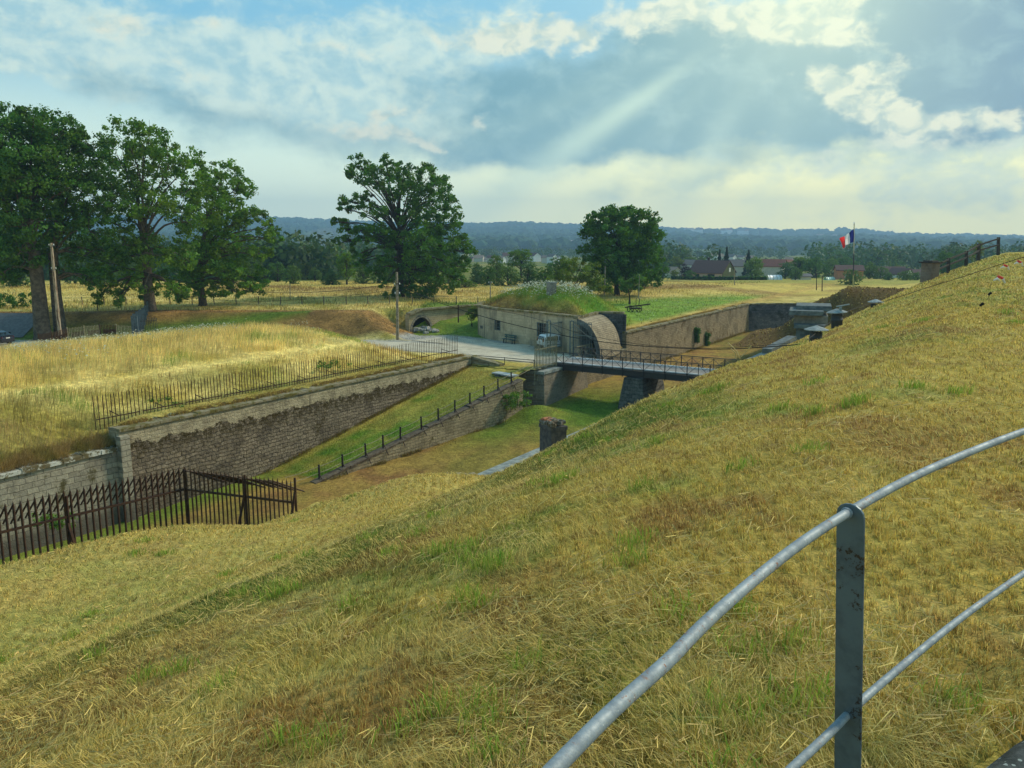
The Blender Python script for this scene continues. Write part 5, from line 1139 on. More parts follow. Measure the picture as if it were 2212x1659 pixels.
# ------------------------------------------------------------------ vehicles
def carbody(name, lab, loc, rz, paint, L=3.75, W=1.62, H=1.52, van=True, lower=0.0):
    """local x forward"""
    root = thing(name, lab, 'car', (0, 0, 0)); hw = W/2
    if van: side = [(-L/2, .32), (-L/2-.02, .75), (-L/2+.05, 1.02), (-L/2+.22, H-.10), (-L/2+.45, H-.01), (-.1, H), (.35, H-.05), (.95, .98), (1.45, .86), (L/2-.08, .70), (L/2, .5), (L/2-.02, .28)]
    else: side = [(-L/2, .34), (-L/2-.02, .8), (-L/2+.12, .98), (-L/2+.75, H-.12), (-L/2+1.2, H), (.2, H-.02), (.95, .98), (1.7, .84), (L/2-.05, .62), (L/2, .3)]
    def xs_(z): return hw*(1-.13*max(0, (z-.85)/(H-.85))**1.3) if z > .85 else hw*(1-.05*max(0, (.5-z)/.3))
    n_ = len(side); V = [(x, -xs_(z), z) for x, z in side]+[(x, xs_(z), z) for x, z in side]
    b = MB(); b.add(V, [tuple(range(n_)), tuple(range(2*n_-1, n_-1, -1))]+[((i_+1) % n_, i_, n_+i_, n_+(i_+1) % n_) for i_ in range(n_)]); bo = b.build('body', paint, root, (0, 0, 0), bevel=.04)
    wb = .62 if van else .66
    for s_ in (-1, 1):
        zb_, zt = .93, H-.16
        def sidepoly(pts, nm, mm, off=.012):
            m_ = MB(); m_.add([(x, s_*(xs_(z)+off), z) for x, z in pts], [tuple(range(len(pts)))]); m_.build(nm, mm, root, (0, 0, 0))
        sidepoly([(-.05, zb_), (.82, zb_), (.36, zt), (-.05, zt)], 'window', M_glass); sidepoly([(-.95, zb_), (-.13, zb_), (-.13, zt), (-.95, zt)], 'window', M_glass)
        sidepoly([(-L/2+.22, zb_+.04), (-1.03, zb_), (-1.03, zt), (-L/2+.38, zt)], 'window', M_glass)
        sidepoly([(-1.0, .50), (1.1, .50), (1.1, .57), (-1.0, .57)], 'side_trim', M_tyre, .02)
        sidepoly([(-.1, .80), (-.1, .84), (-.26, .84), (-.26, .80)], 'door_handle', M_tyre, .03)
        m_ = MB(); m_.box((.72, s_*(hw+.10), 1.0), (.12, .16, .12), 0, .02); m_.build('mirror', M_tyre, root, (0, 0, 0))
        for wx in (-L/2+wb, L/2-wb-.02):
            c = (wx, s_*(hw-.09), .29); m_ = MB()
            m_.tube([(c[0], c[1]-.09, c[2]), (c[0], c[1]+.09, c[2])], .29, 20); w_ = m_.build('wheel', M_tyre, root, (0, 0, 0)); m_ = MB(); m_.tube([(c[0], c[1]+s_*.092, c[2]), (c[0], c[1]+s_*.10, c[2])], .17, 16); m_.build('rim', M_zinc, w_, (0, 0, 0))
        m_ = MB(); m_.box((L/2-.06, s_*(hw-.26), .68), (.12, .3, .13)); m_.build('headlight', M_glass, root, (0, 0, 0))
        m_ = MB(); m_.box((-L/2+.02, s_*(hw-.13), 1.0 if van else .85), (.1, .10, .30 if van else .12)); m_.build('tail_light', simple('red_lamp_glass', (.16, .01, .01), (.12, .01, .01), 2, .2), root, (0, 0, 0))
    m_ = MB(); m_.add([(.40, -hw*.82, H-.07), (.40, hw*.82, H-.07), (.97, hw*.9, .99), (.97, -hw*.9, .99)], [(0, 1, 2, 3)])
    m_.v = [(x+.012, y, z+.012) for x, y, z in m_.v]; m_.build('windscreen', M_glass, root, (0, 0, 0))
    m_ = MB(); x0 = -L/2+(.04 if van else .12); x1 = -L/2+(.2 if van else .68); m_.add([(x0-.012, -hw*.86, 1.03), (x0-.012, hw*.86, 1.03), (x1-.012, hw*.8, H-.14), (x1-.012, -hw*.8, H-.14)], [(0, 3, 2, 1)]); m_.build('rear_window', M_glass, root, (0, 0, 0))
    m_ = MB(); m_.box((-L/2-.02, 0, .42), (.1, W*.92, .2), 0, .02); m_.build('bumper', M_tyre, root, (0, 0, 0))
    m_ = MB(); m_.box((-L/2-.03, 0, .78), (.02, .5, .11)); m_.build('number_plate', M_wht, root, (0, 0, 0))
    root.location = loc; root.rotation_euler = (0, 0, rz); return root
M_carw = simple('white_car_paint', (.86, .87, .87), (.85, .86, .86), 1, .25, spec=.5); M_card = simple('dark_blue_car_paint', (.018, .022, .035), (.016, .02, .03), 1, .2, spec=.6)
q = P(556.5, 352.0, 80.6); carbody('parked_car', 'small white hatchback parked between the iron gate leaves, facing right', (q.x-.05, q.y+.2, -10.76), R(24), M_carw, 3.55, 1.58, 1.50)
q = P(-8.0, 348.5, 84.0); carbody('parked_car', 'dark blue car on the gravel road, cut off by the left edge', (q.x, q.y, -10.76), R(168), M_card, 4.2, 1.75, 1.45, False)

# old two-wheeled cart on the green meadow
q = P(636.8, 311.5, 101); q.z = float(z_upper(np.array([q.x]), np.array([q.y]))[0])
ca_ = thing('cart', 'dark old two-wheeled cart frame with upright stakes, standing alone on the green grass', 'cart', tuple(q))
for s_ in (-.55, .6):
    c = q+Vector((s_-.3, s_*.6, .42)); m_ = MB(); ax_ = Vector((.55, .83, 0)); sd = Vector((.83, -.55, 0))
    ring_ = [c+(sd*math.cos(2*math.pi*k/18)+Vector((0, 0, 1))*math.sin(2*math.pi*k/18))*.42 for k in range(19)]; m_.tube(ring_, .05, 5, False)
    w_ = m_.build('wheel', M_woodd, ca_); m_ = MB(); [m_.bar(c, ring_[k], .05) for k in range(0, 18, 3)]; m_.tube([c-ax_*.1, c+ax_*.1], .09, 8); m_.build('spokes', M_woodd, w_)
m_ = MB(); m_.bar(q+Vector((-1.5, -.2, .62)), q+Vector((1.7, .2, 1.0)), .13, .15); m_.build('beam', M_woodd, ca_)
for s_ in (-.12, .22): m_ = MB(); m_.bar(q+Vector((s_, 0, .8)), q+Vector((s_*1.3+.03, 0, 1.75)), .07); m_.build('stake', M_woodd, ca_)
m_ = MB(); m_.bar(q+Vector((1.35, .1, .85)), q+Vector((1.4, .1, 1.3)), .06); m_.build('stake', M_woodd, ca_)
m_ = MB(); m_.box(q+Vector((-.2, .1, .48)), (1.2, .9, .16), .3); m_.build('axle_bed', M_woodd, ca_)
# ------------------------------------------------------------------ trees
def leafmat(name, c, trans=.35):
    t = NT(name); a_ = t.attr('tint'); k_ = t.mix(1.0, a_, c, 'MULTIPLY'); t.set(t.b.inputs['Base Color'], k_)
    tr = t.n('ShaderNodeBsdfTranslucent'); t.set(tr.inputs[0], t.mix(1.0, k_, (1.0, 1.35, .4), 'MULTIPLY')); ms = t.n('ShaderNodeMixShader'); ms.inputs[0].default_value = trans
    t.L(t.b.outputs[0], ms.inputs[1]); t.L(tr.outputs[0], ms.inputs[2]); t.L(ms.outputs[0], t.out.inputs[0]); return t.fin(.7, 0, .25)
M_oak = leafmat('oak_leaves', (.115, .195, .026)); M_oakd = leafmat('dark_oak_leaves', (.075, .150, .026)); M_bush = leafmat('hedgerow_leaves', (.11, .175, .045)); M_yel = leafmat('yellow_green_leaves', (.15, .18, .03))
M_light = leafmat('pale_willow_leaves', (.135, .20, .05)); M_spr = leafmat('spruce_needles', (.022, .045, .03), .15); M_purp = leafmat('purple_leaves', (.045, .02, .035), .2); M_blueg = leafmat('blue_green_leaves', (.075, .14, .055))
M_bark = simple('grey_brown_bark', (.13, .105, .075), (.06, .048, .035), 3, .95, bump=.8, bscale=9); M_barkd = simple('dark_bark', (.055, .045, .035), (.03, .025, .02), 3, .95, bump=.8, bscale=9)
def leaves(C, S, n, rs, tint=None, flat=.0):
    """C (m,3) clump centres, S (m,) spreads, n leaves each; one ragged four-cornered leaf spray per entry"""
    m = len(C); c = np.repeat(C, n, 0); s = np.repeat(S, n)
    d = rs.normal(size=(m*n, 3)); d /= np.linalg.norm(d, axis=1)[:, None]; r = rs.uniform(0, 1, m*n)**.55
    p = c+d*(s*r)[:, None]*np.array([1, 1, .75]); return p, d
def leafmesh(name, p, size, m, rs, col, parent=None, org=None, droop=.0, nrm=None):
    N_ = len(p); a_ = rs.normal(size=(N_, 3))
    if nrm is not None: a_ = np.cross(nrm+.55*rs.normal(size=(N_, 3)), a_)
    a_[:, 2] *= .8; a_ /= np.linalg.norm(a_, axis=1)[:, None]
    b_ = rs.normal(size=(N_, 3)); 
    if nrm is not None: b_ = np.cross(a_, nrm+.55*rs.normal(size=(N_, 3)))
    b_ -= a_*(a_*b_).sum(1)[:, None]; b_ /= np.linalg.norm(b_, axis=1)[:, None]
    sz = size*rs.uniform(.6, 1.4, N_); asp = rs.uniform(.45, .9, N_)
    v0 = p+a_*sz[:, None]; v1 = p+b_*(sz*asp)[:, None]; v2 = p-a_*(sz*rs.uniform(.6, 1.0, N_))[:, None]; v3 = p-b_*(sz*asp*rs.uniform(.5, 1.0, N_))[:, None]
    V = np.stack([v0, v1, v2, v3], 1).reshape(-1, 3); F = np.arange(4*N_).reshape(-1, 4); C = np.repeat(col, 4, 0)
    return mesh_np(name, V, F, m, C, False, parent, org)
def big_tree(name, label, base, y, blobs_, rt, m, leafs, bark, seed, group=None, lean=(0, 0), dens=1.0, dspread=.8, forks=.42, cat='tree', unit=.4629, tintvar=.35, gaps=.0):
    rs = np.random.RandomState(seed); root = thing(name, label, cat, (base.x, base.y, base.z-.2), 0, group)
    B = []
    cx = np.mean([b[0] for b in blobs_]); 
    xs_ = [b[0] for b in blobs_]; half = (max(xs_)-min(xs_))/2*unit*y/FPX
    for (u, v, r) in blobs_:
        rr = r*unit*y/FPX; edge = abs((u-cx)*unit*y/FPX)/max(half, .1); dd = max(.12, 1-edge**2)**.5*half*dspread
        n_ = 2 if dd > rr*1.2 else 1
        for q in range(n_):
            off = rs.uniform(-1, 1)*dd if n_ == 1 else (-1 if q == 0 else 1)*rs.uniform(.2, 1)*dd
            p = P(u*unit, v*unit, y); p = p*((y+off)/y) if False else Vector((p.x, p.y+off, p.z)); B.append((p, rr*rs.uniform(.95, 1.18)))
    # limbs
    top = base.z+(max(p.z for p, r in B)-base.z); H = top-base.z; mb = MB(); fork = Vector((base.x+lean[0]*forks, base.y, base.z+H*forks))
    crown_top = Vector((sum(p.x for p, r in B)/len(B)*.6+fork.x*.4, base.y, base.z+H*.86))
    tp = [base-Vector((0, 0, .4)), base+Vector((0, 0, .5)), base.lerp(fork, .5)+Vector((rs.uniform(-.15, .15), 0, 0)), fork]
    tp += [fork.lerp(crown_top, t)+Vector((rs.uniform(-.4, .4), rs.uniform(-.4, .4), 0)) for t in (.33, .66, 1)]
    mb.tube(tp, [rt*1.45, rt*1.1, rt*.9, rt*.78, rt*.5, rt*.28, rt*.06], 10, False); tips = []
    for p, r in B:
        t = min(.9, max(0.0, ((p.z-base.z)/H-forks)*.85-.12)); s0 = fork.lerp(crown_top, t) if (p.z-base.z)/H > forks*.9 else base.lerp(fork, min(.98, max(.62, (p.z-base.z)/H/forks)))
        mid = s0.lerp(p, .5)+Vector((rs.uniform(-.5, .5), rs.uniform(-.5, .5), abs(p.x-s0.x)*.10+rs.uniform(-.2, .5))); q = p-Vector((0, 0, r*.2)); pts = smooth_line([s0, mid, q], 4)
        r0 = rt*(.30-.17*t); mb.tube(pts, [r0*(1-k/(len(pts)-1)*.78) for k in range(len(pts))], 6, False)
        for k in range(5):
            d = Vector(rs.normal(size=3)); d.normalize(); e_ = p+d*r*.85; mb.tube([mid.lerp(q, .5+rs.uniform(0, .5)), (q+e_)/2+Vector(rs.normal(size=3))*.15*r, e_], [r0*.25, r0*.15, .015], 4, False)
    mb.build('trunk', bark, root)
    CC = []; SS = []
    for p, r in B:
        n_ = max(5, int(dens*9*(r/1.5)**1.7)); d = rs.normal(size=(n_, 3)); d /= np.linalg.norm(d, axis=1)[:, None]; rad = r*(rs.uniform(.25, 1.05, n_)**.5)
        CC.append(np.array(p)+d*rad[:, None]*np.array([1.05, 1.05, .85])); SS.append(rs.uniform(.42, .95, n_)*(.55+.22*r))
    CC = np.concatenate(CC); SS = np.concatenate(SS); per = 46
    pp, dd_ = leaves(CC, SS, per, rs); cl = np.repeat(rs.uniform(1-tintvar, 1+tintvar, len(CC)), per)*rs.uniform(.8, 1.2, len(pp))
    warm = np.repeat(rs.uniform(0, 1, len(CC)), per); col = np.stack([cl*(.78+.38*warm), cl*(.97+.08*warm), cl*(1.05-.3*warm)], 1)
    leafmesh('crown', pp, leafs, m, rs, col, root, nrm=dd_); return root
gz = lambda x, y: float(z_upper(np.array([x]), np.array([y]))[0])
T1b = P(41, 319, 88.5); T1b.z = gz(T1b.x, T1b.y); T2b = P(59, 316.5, 90.5); T2b.z = gz(T2b.x, T2b.y)
big_tree('oak_tree', 'huge dark spreading oak with the thickest trunk, cut off by the left edge', T1b, 88.5,
  [(15, 300, 52), (85, 268, 42), (45, 270, 40), (130, 285, 38), (60, 350, 66), (0, 380, 60), (110, 370, 60), (40, 430, 66), (-30, 450, 60), (100, 470, 55), (0, 510, 55), (60, 540, 45), (-40, 320, 50), (-60, 540, 50), (10, 585, 34), (-30, 390, 50), (150, 330, 36), (165, 400, 40)], .80, M_oakd, .17, M_bark, 1, 'oaks and broad trees near the road', dens=1.5)
big_tree('oak_tree', 'broad oak right beside the thickest trunk, its crown joining both neighbours', T2b, 91,
  [(200, 310, 36), (175, 300, 30), (215, 365, 46), (180, 420, 50), (240, 425, 40), (150, 480, 50), (210, 490, 46), (170, 545, 42), (225, 550, 38), (140, 585, 26), (210, 605, 22), (190, 255+110, 40)], .62, M_oakd, .17, M_bark, 2, 'oaks and broad trees near the road', dens=1.5)
T3b = P(151, 313, 97); T3b.z = gz(T3b.x, T3b.y)
big_tree('oak_tree', 'tall domed tree with sky showing through its crown, behind the blue-grey gate', T3b, 97,
  [(300, 300, 36), (345, 305, 36), (262, 330, 36), (385, 350, 36), (320, 360, 44), (250, 390, 42), (410, 400, 40), (300, 430, 46), (365, 440, 44), (235, 465, 44), (415, 470, 42), (285, 520, 42), (350, 545, 40), (240, 560, 44), (400, 550, 42), (205, 595, 30), (265, 612, 28), (330, 610, 30), (385, 622, 24), (240, 640, 14), (290, 645, 12)], .62, M_oak, .18, M_bark, 3, 'oaks and broad trees near the road', dens=1.0, forks=.36)
T4b = P(203, 307, 106); T4b.z = gz(T4b.x, T4b.y)
big_tree('oak_tree', 'rounded tree with long limbs reaching right, rightmost of the left clump', T4b, 106,
  [(462, 362, 26), (495, 395, 30), (440, 410, 38), (480, 445, 38), (520, 400, 18), (548, 465, 20), (575, 490, 20), (590, 512, 12), (520, 480, 24), (455, 500, 44), (500, 530, 36), (555, 545, 22), (440, 560, 42), (490, 590, 36), (535, 600, 28), (560, 620, 16), (415, 600, 32), (455, 622, 26), (390, 640, 14), (515, 625, 18)], .48, M_oak, .19, M_bark, 4, 'oaks and broad trees near the road', dens=1.25, forks=.3)
T5b = P(400.5, 298, 122); T5b.z = gz(T5b.x, T5b.y)-.1
big_tree('oak_tree', 'lone tall oak with a lopsided open crown at the centre of the meadow', T5b, 122,
  [(757, 372, 15), (778, 352, 15), (800, 365, 18), (845, 358, 20), (880, 378, 26), (920, 375, 22), (945, 400, 26), (835, 395, 28), (800, 395, 18), (870, 415, 32), (925, 430, 30), (965, 440, 24), (762, 432, 15), (785, 425, 14), (750, 450, 10), (800, 455, 15), (835, 455, 22), (975, 480, 24), (895, 470, 30), (940, 485, 30), (735, 480, 9), (750, 495, 14), (772, 512, 17), (745, 520, 14), (795, 500, 17), (783, 548, 12), (780, 565, 8), (830, 505, 28), (870, 520, 34), (920, 530, 36), (965, 525, 30), (1000, 520, 18), (1012, 545, 14), (850, 560, 26), (900, 575, 36), (950, 575, 34), (990, 570, 22), (825, 580, 18), (845, 605, 15), (880, 620, 16), (925, 615, 24), (965, 612, 20), (990, 600, 14)], .58, M_oakd, .20, M_barkd, 5, None, dens=1.05, forks=.36, lean=(.3, 0))
T6b = P(617, 290, 126); T6b.z = gz(T6b.x, T6b.y)
big_tree('round_tree', 'dense dark round-topped tree standing behind the bunker', T6b, 126,
  [(1290, 475, 24), (1320, 465, 22), (1355, 468, 26), (1388, 478, 26), (1408, 505, 22), (1278, 505, 26), (1320, 510, 40), (1370, 520, 40), (1412, 545, 24), (1275, 545, 28), (1320, 560, 40), (1370, 565, 40), (1415, 580, 20), (1290, 590, 28), (1345, 600, 30), (1395, 600, 24)], .42, M_oakd, .2, M_barkd, 6, None, dens=1.6, forks=.22)
def small_tree(name, label, u, vb, y, bl, rt, m, ls, bark, seed, group=None, dens=1.0, forks=.3, dz=0):
    b = P(u, vb, y); b.z = gz(b.x, b.y)+dz; return big_tree(name, label, b, y, bl, rt, m, ls, bark, seed, group, dens=dens, forks=forks, unit=1.0)
small_tree('apple_tree', 'small bushy tree with a short visible trunk, right of the bunker roof', 629.8, 295, 110, [(633, 276, 6), (638, 281, 6), (627, 281, 6), (633, 285, 7), (641, 287, 4), (624, 287, 4)], .12, M_bush, .15, M_barkd, 7, dens=1.3)
small_tree('yellow_green_tree', 'yellow-green leafy tree just behind the bunker chimney', 576, 293, 116, [(560, 270, 6), (567, 265, 6), (578, 262, 6), (583, 270, 7), (592, 268, 6), (572, 274, 7), (557, 279, 6), (565, 282, 7), (582, 281, 7), (594, 278, 6), (600, 287, 5), (590, 288, 5), (609, 290, 4)], .14, M_yel, .16, M_bark, 8, dens=1.0, forks=.2)
small_tree('bush', 'ragged brown-green bush against the left side of the bunker', 472, 318, 97, [(470, 312, 4), (474, 308, 4), (472, 316, 4), (476, 313, 3)], .05, M_yel, .12, M_barkd, 9, dens=1.4, forks=.15)
small_tree('bush', 'dark leafy sapling at the foot of the central oak trunk', 396, 297.5, 119, [(395, 292, 2.6), (397, 289, 2), (394, 295, 2.4), (397, 295, 2)], .03, M_bush, .14, M_barkd, 10, dens=1.6, forks=.15)
for k, (u, r_) in enumerate(((385.5, 1.6), (408.5, 1.7), (414.5, 1.3), (419.5, 1.4), (423.5, 1.3))):
    small_tree('sapling', ['lone sapling in the hay left of the central oak', 'first sapling right of the central oak trunk', 'second sapling right of the central oak trunk', 'third sapling right of the central oak trunk', 'fourth and last sapling right of the central oak'][k], u, 299, 117, [(u, 293.5, r_), (u+.3, 296, r_*.9)], .02, M_bush, .12, M_barkd, 20+k, 'saplings under the central oak', dens=1.6, forks=.1)

# prototypes for the hedgerows and gardens: unit trees about 1 m high, scaled when placed
def proto(kind, seed, m, bark=M_barkd, name='hedgerow_tree'):
    rs = np.random.RandomState(seed); root = thing(name, 'x', 'tree'); mb = MB()
    if kind == 'spruce':
        mb.tube([(0, 0, -.05), (0, 0, .95)], [.025, .004], 6, False); mb.build('trunk', bark, root); n_ = 2600; h = rs.uniform(.04, 1, n_)**1.15; an_ = rs.uniform(0, 6.283, n_); tier = (np.sin(h*46)*.15+.9)
        r = (1.0-h)*.27*tier*rs.uniform(.25, 1, n_)**.5; p = np.stack([r*np.cos(an_), r*np.sin(an_), h*1.0-.25*r], 1); sz = .028
    else:
        wide = {'bush': .62, 'tree': .48, 'willow': .6, 'poplar': .2}[kind]; n_b = 15; B = []
        for k in range(n_b):
            an_ = rs.uniform(0, 6.283); hh = rs.uniform(.1 if kind != 'tree' else .3, .86); rr = wide*(1-abs(hh-.45)*1.1)*rs.uniform(.35, .85); B.append((rr*math.cos(an_), rr*math.sin(an_), hh, rs.uniform(.13, .24)*(wide/.5)**.5))
        B.append((0, 0, .8, .2*(wide/.5)**.5)); B.append((0, 0, .5, .26*(wide/.5)**.5)); tips = B
        mb.tube([(0, 0, -.08), (0, 0, .22), (.02, .01, .6), (0, 0, .85)], [.04, .03, .02, .004], 6, False)
        for x, y, z, r in B: mb.tube([(0, 0, max(.1, z*.5)), (x*.6, y*.6, z*.85), (x, y, z)], [.016, .01, .003], 4, False)
        mb.build('trunk', bark, root); CC = []; SS = []
        for x, y, z, r in B:
            k = int(15*(r/.18)**1.5); d = rs.normal(size=(k, 3)); d /= np.linalg.norm(d, axis=1)[:, None]; CC.append(np.array([x, y, z])+d*(r*rs.uniform(.3, 1, k)**.5)[:, None]*np.array([1, 1, .85])); SS.append(rs.uniform(.04, .085, k))
        CC = np.concatenate(CC); SS = np.concatenate(SS); p, _ = leaves(CC, SS, 20, rs); sz = .023
        if kind == 'willow': p[:, 2] -= rs.uniform(0, .12, len(p))
    n_ = len(p); cl = rs.uniform(.7, 1.3, n_)*(1+.35*(fbm(p[:, 0]*9+seed, p[:, 1]*9+p[:, 2]*7, 1.0, seed)-.5)*2); col = np.stack([cl*rs.uniform(.9, 1.2, n_), cl, cl*.95], 1)
    leafmesh('crown', p, sz, m, rs, col, root); return root
PROT = {}
def place_tree(key, name, label, u, vtop, vb, w, y, group=None, cat='tree', zb=None, rz=None):
    kind, seed, m = key; b = P(u, vb, y); h = (vb-vtop)*y/FPX*1.02; z = b.z if zb is None else zb
    if key not in PROT: PROT[key] = o = proto(kind, seed, m, name=name)
    else: o = copy_tree(PROT[key])
    o.name = name; tag(o, label, cat, group); o.location = (b.x, y, z); wd = w*y/FPX; base_w = {'bush': .98, 'tree': .80, 'willow': 1.1, 'poplar': .5, 'spruce': .42}[kind]
    o.scale = (wd/base_w, wd/base_w, h); o.rotation_euler = (0, 0, random.uniform(0, 6.28) if rz is None else rz); return o
tb1, tb2, tb3 = ('bush', 101, M_bush), ('bush', 102, M_blueg), ('tree', 103, M_bush); tb4, tb5 = ('tree', 104, M_oak), ('bush', 105, M_oakd); tw_ = ('willow', 106, M_light); tsp = ('spruce', 107, M_spr); tpu = ('bush', 108, M_purp); tpo = ('poplar', 109, M_light); tye = ('bush', 110, M_yel)
G1 = 'hedgerow bushes left of the central oak'; G2 = 'hedgerow bushes between central oak and bunker'
L_ = [(293.5, 266, 288.5, 15, 165, tb1, 'round dark bush at the left end of the hedgerow, behind a thin grey pole'), (315.5, 267, 284, 12, 190, tb3, 'small standard tree second from the left in the hedgerow'), (306, 264, 281, 16, 215, tye, 'paler bright green bush peeping between the first two of the hedgerow'),
  (333, 270, 289, 20, 160, tb2, 'low grey-green bush touching the meadow in mid hedgerow, left of the central oak'), (347, 252, 288, 23, 162, tb4, 'tallest tree of the hedgerow left of the central oak, with a crooked leaning stem'), (364, 265, 287, 22, 168, tb1, 'broad bush right of the tallest hedgerow tree'),
  (380, 260, 286, 20, 172, tb5, 'dark bush next to the central oak on its left side'), (393, 258, 286, 20, 176, tb2, 'blue-green bush directly behind the central oak trunk'), (278, 262, 283, 22, 185, tb5, 'dark bush half hidden by the limbs of the left tree clump'), (324, 262, 280, 18, 225, tb5, 'dark bush standing farther back behind the low grey-green one')]
for (u, vt, vb, w, y, key, lab) in L_: place_tree(key, 'hedgerow_bush', lab, u, vt, vb, w, y, G1, 'bush')
L_ = [(412, 262, 286, 22, 172, tb1, 'bush behind the drooping right side of the central oak, nearest its trunk'), (430, 262, 286, 22, 176, tb5, 'second bush right of the central oak trunk, dark'), (448, 264, 288, 20, 170, tb1, 'bush with a pale dead tip under the right edge of the central oak'), (476, 263, 289, 20, 165, tb2, 'first clear bush of the thicket right of the central oak'),
  (488, 266, 289, 18, 160, tb5, 'dark bush touching the meadow by the thin pole left of the bunker'), (497, 256, 284, 20, 180, tb1, 'mid green bush standing behind the thin pole left of the bunker'), (521, 249, 275, 28, 196, tb4, 'tall rounded tree rising highest in the thicket left of the bunker chimney'), (508, 267, 290, 26, 158, tb1, 'wide low bush behind the left end of the bunker roof'),
  (528, 263, 289, 24, 156, tb2, 'blue-green bush straight behind the bunker roof flowers'), (545, 266, 289, 22, 152, tb5, 'dark bush behind the bunker chimney, left of the yellow-green tree'), (560, 256, 280, 26, 185, tb5, 'dark tree crown just above the yellow-green tree'), (465, 279, 292, 26, 150, ('bush', 111, M_light), 'low bright bramble mound at the meadow edge right of the central oak'),
  (605, 276, 293, 18, 140, tb5, 'dark undergrowth at the left foot of the round-topped tree'), (645, 268, 288, 16, 145, tb5, 'dark undergrowth at the right foot of the round-topped tree')]
for (u, vt, vb, w, y, key, lab) in L_: place_tree(key, 'hedgerow_bush', lab, u, vt, vb, w, y, G2, 'bush')
small_tree('bush', 'dark bush in deep shade behind the two thick trunks at far left', 18, 316, 104, [(8, 298, 8), (22, 300, 8), (0, 306, 8), (30, 306, 6), (-8, 300, 8)], .08, M_oakd, .15, M_barkd, 30, dens=1.2, forks=.15)
for (u, vt, vb, w, y, key, lab) in [(100, 262, 289, 26, 150, tb5, 'dark field bush seen under the crown gap right of the left utility pole'), (130, 255, 284, 30, 175, tb1, 'far field tree seen just left of the domed tree trunk'), (180, 258, 284, 30, 175, tb5, 'far field bush between the trunks of the domed tree and its right neighbour'), (225, 260, 285, 30, 180, tb2, 'blue-green field bush under the limbs of the rightmost clump tree'), (252, 258, 285, 26, 180, tb1, 'mid green field bush right of the left tree clump'), (75, 250, 284, 30, 170, tb2, 'tall field tree behind the streaked utility pole'), (20, 255, 290, 40, 150, tb5, 'dark field tree behind the huge left oak')]:
    place_tree(key, 'field_tree', lab, u, vt, vb, w, y, 'field trees beyond the left clump')
GV = 'garden trees round the houses'
for (u, vt, vb, w, y, key, lab) in [(718.5, 250.5, 277, 9, 262, tsp, 'dark spruce on the left of the pair beside the ivy gable'), (725.5, 248.5, 279, 11, 260, tsp, 'taller right-hand spruce of the pair beside the ivy gable'), (747.5, 251, 276, 11, 268, tsp, 'dark spruce behind the pale willow'), (680, 248.5, 262, 4, 420, tsp, 'slender lone spruce in front of the distant pale field'),
  (755, 257, 279, 25, 236, tw_, 'pale green rounded willow right of the ivy-gabled house'), (684.5, 264.5, 277, 12, 244, tpu, 'dark purple-leaved tree left of the brown-roofed house'), (690.5, 270, 277.5, 12, 238, tb5, 'low dark shrub in front of the brown-roofed house'), (674.5, 270.5, 278.5, 9, 234, tye, 'bright green shrub at the left end of the long hedge'),
  (663, 262, 280, 14, 240, tb5, 'dark garden tree at the right edge of the round-topped tree'), (677, 257, 270, 16, 300, tye, 'bright yellow-green tree cluster behind the purple tree, left part'), (690, 257, 270, 16, 305, ('tree', 112, M_light), 'bright pale tree behind the chimney of the brown roof'), (702, 256, 268, 14, 320, tb3, 'green tree behind the ridge of the brown roof'), (738, 259, 275, 12, 290, tb1, 'green tree between the spruce pair and the willow'),
  (785, 262, 278, 20, 250, tb2, 'dark bushy tree in front of the red-roofed gable'), (799, 257, 278, 20, 262, tb4, 'large garden tree right of the red-roofed gable'), (815, 257, 279, 22, 255, tb5, 'dark tree left of the orange brick house'), (829, 259, 279, 20, 270, tb1, 'rounded tree touching the left wall of the orange brick house'), (846, 257, 272, 22, 300, tb5, 'dark tree rising behind the orange brick house'),
  (795, 267, 283, 12, 226, tb3, 'small leaning tree in front of the garden sheds'), (868.5, 262, 283, 16, 248, tb3, 'upright garden tree right of the flagpole'), (880, 267, 283, 14, 244, tb1, 'mid green bush behind the left white trough'), (889, 273, 287, 13, 215, tb2, 'low bush in the meadow right of the two white troughs'), (906, 271, 286, 16, 212, tb1, 'round bush left of the three at the brow of the slope'), (917, 272, 285, 18, 222, tb5, 'dark bush touching the lone brick chimney'),
  (889, 261, 275, 4, 330, tpo, 'left pale poplar of a pair above the brown roofs'), (894.5, 260, 276, 4, 330, tpo, 'right pale poplar of a pair above the brown roofs'), (898, 266, 277, 12, 310, tye, 'bright green shrub row below the pale poplars'), (943, 251, 276, 20, 200, tb5, 'dark bush crown behind the timber fence'), (958, 250, 270, 14, 210, tb2, 'blue-green bush behind the middle of the timber fence'), (976, 241.5, 262, 12, 190, tye, 'yellowish tree top above the upper part of the timber fence')]:
    place_tree(key, 'garden_tree', lab, u, vt, vb, w, y, GV)
place_tree(tb1, 'meadow_bush', 'round bush in front of the orange brick house, behind the flagpole', 850, 270, 288, 20, 175, None, 'bush')
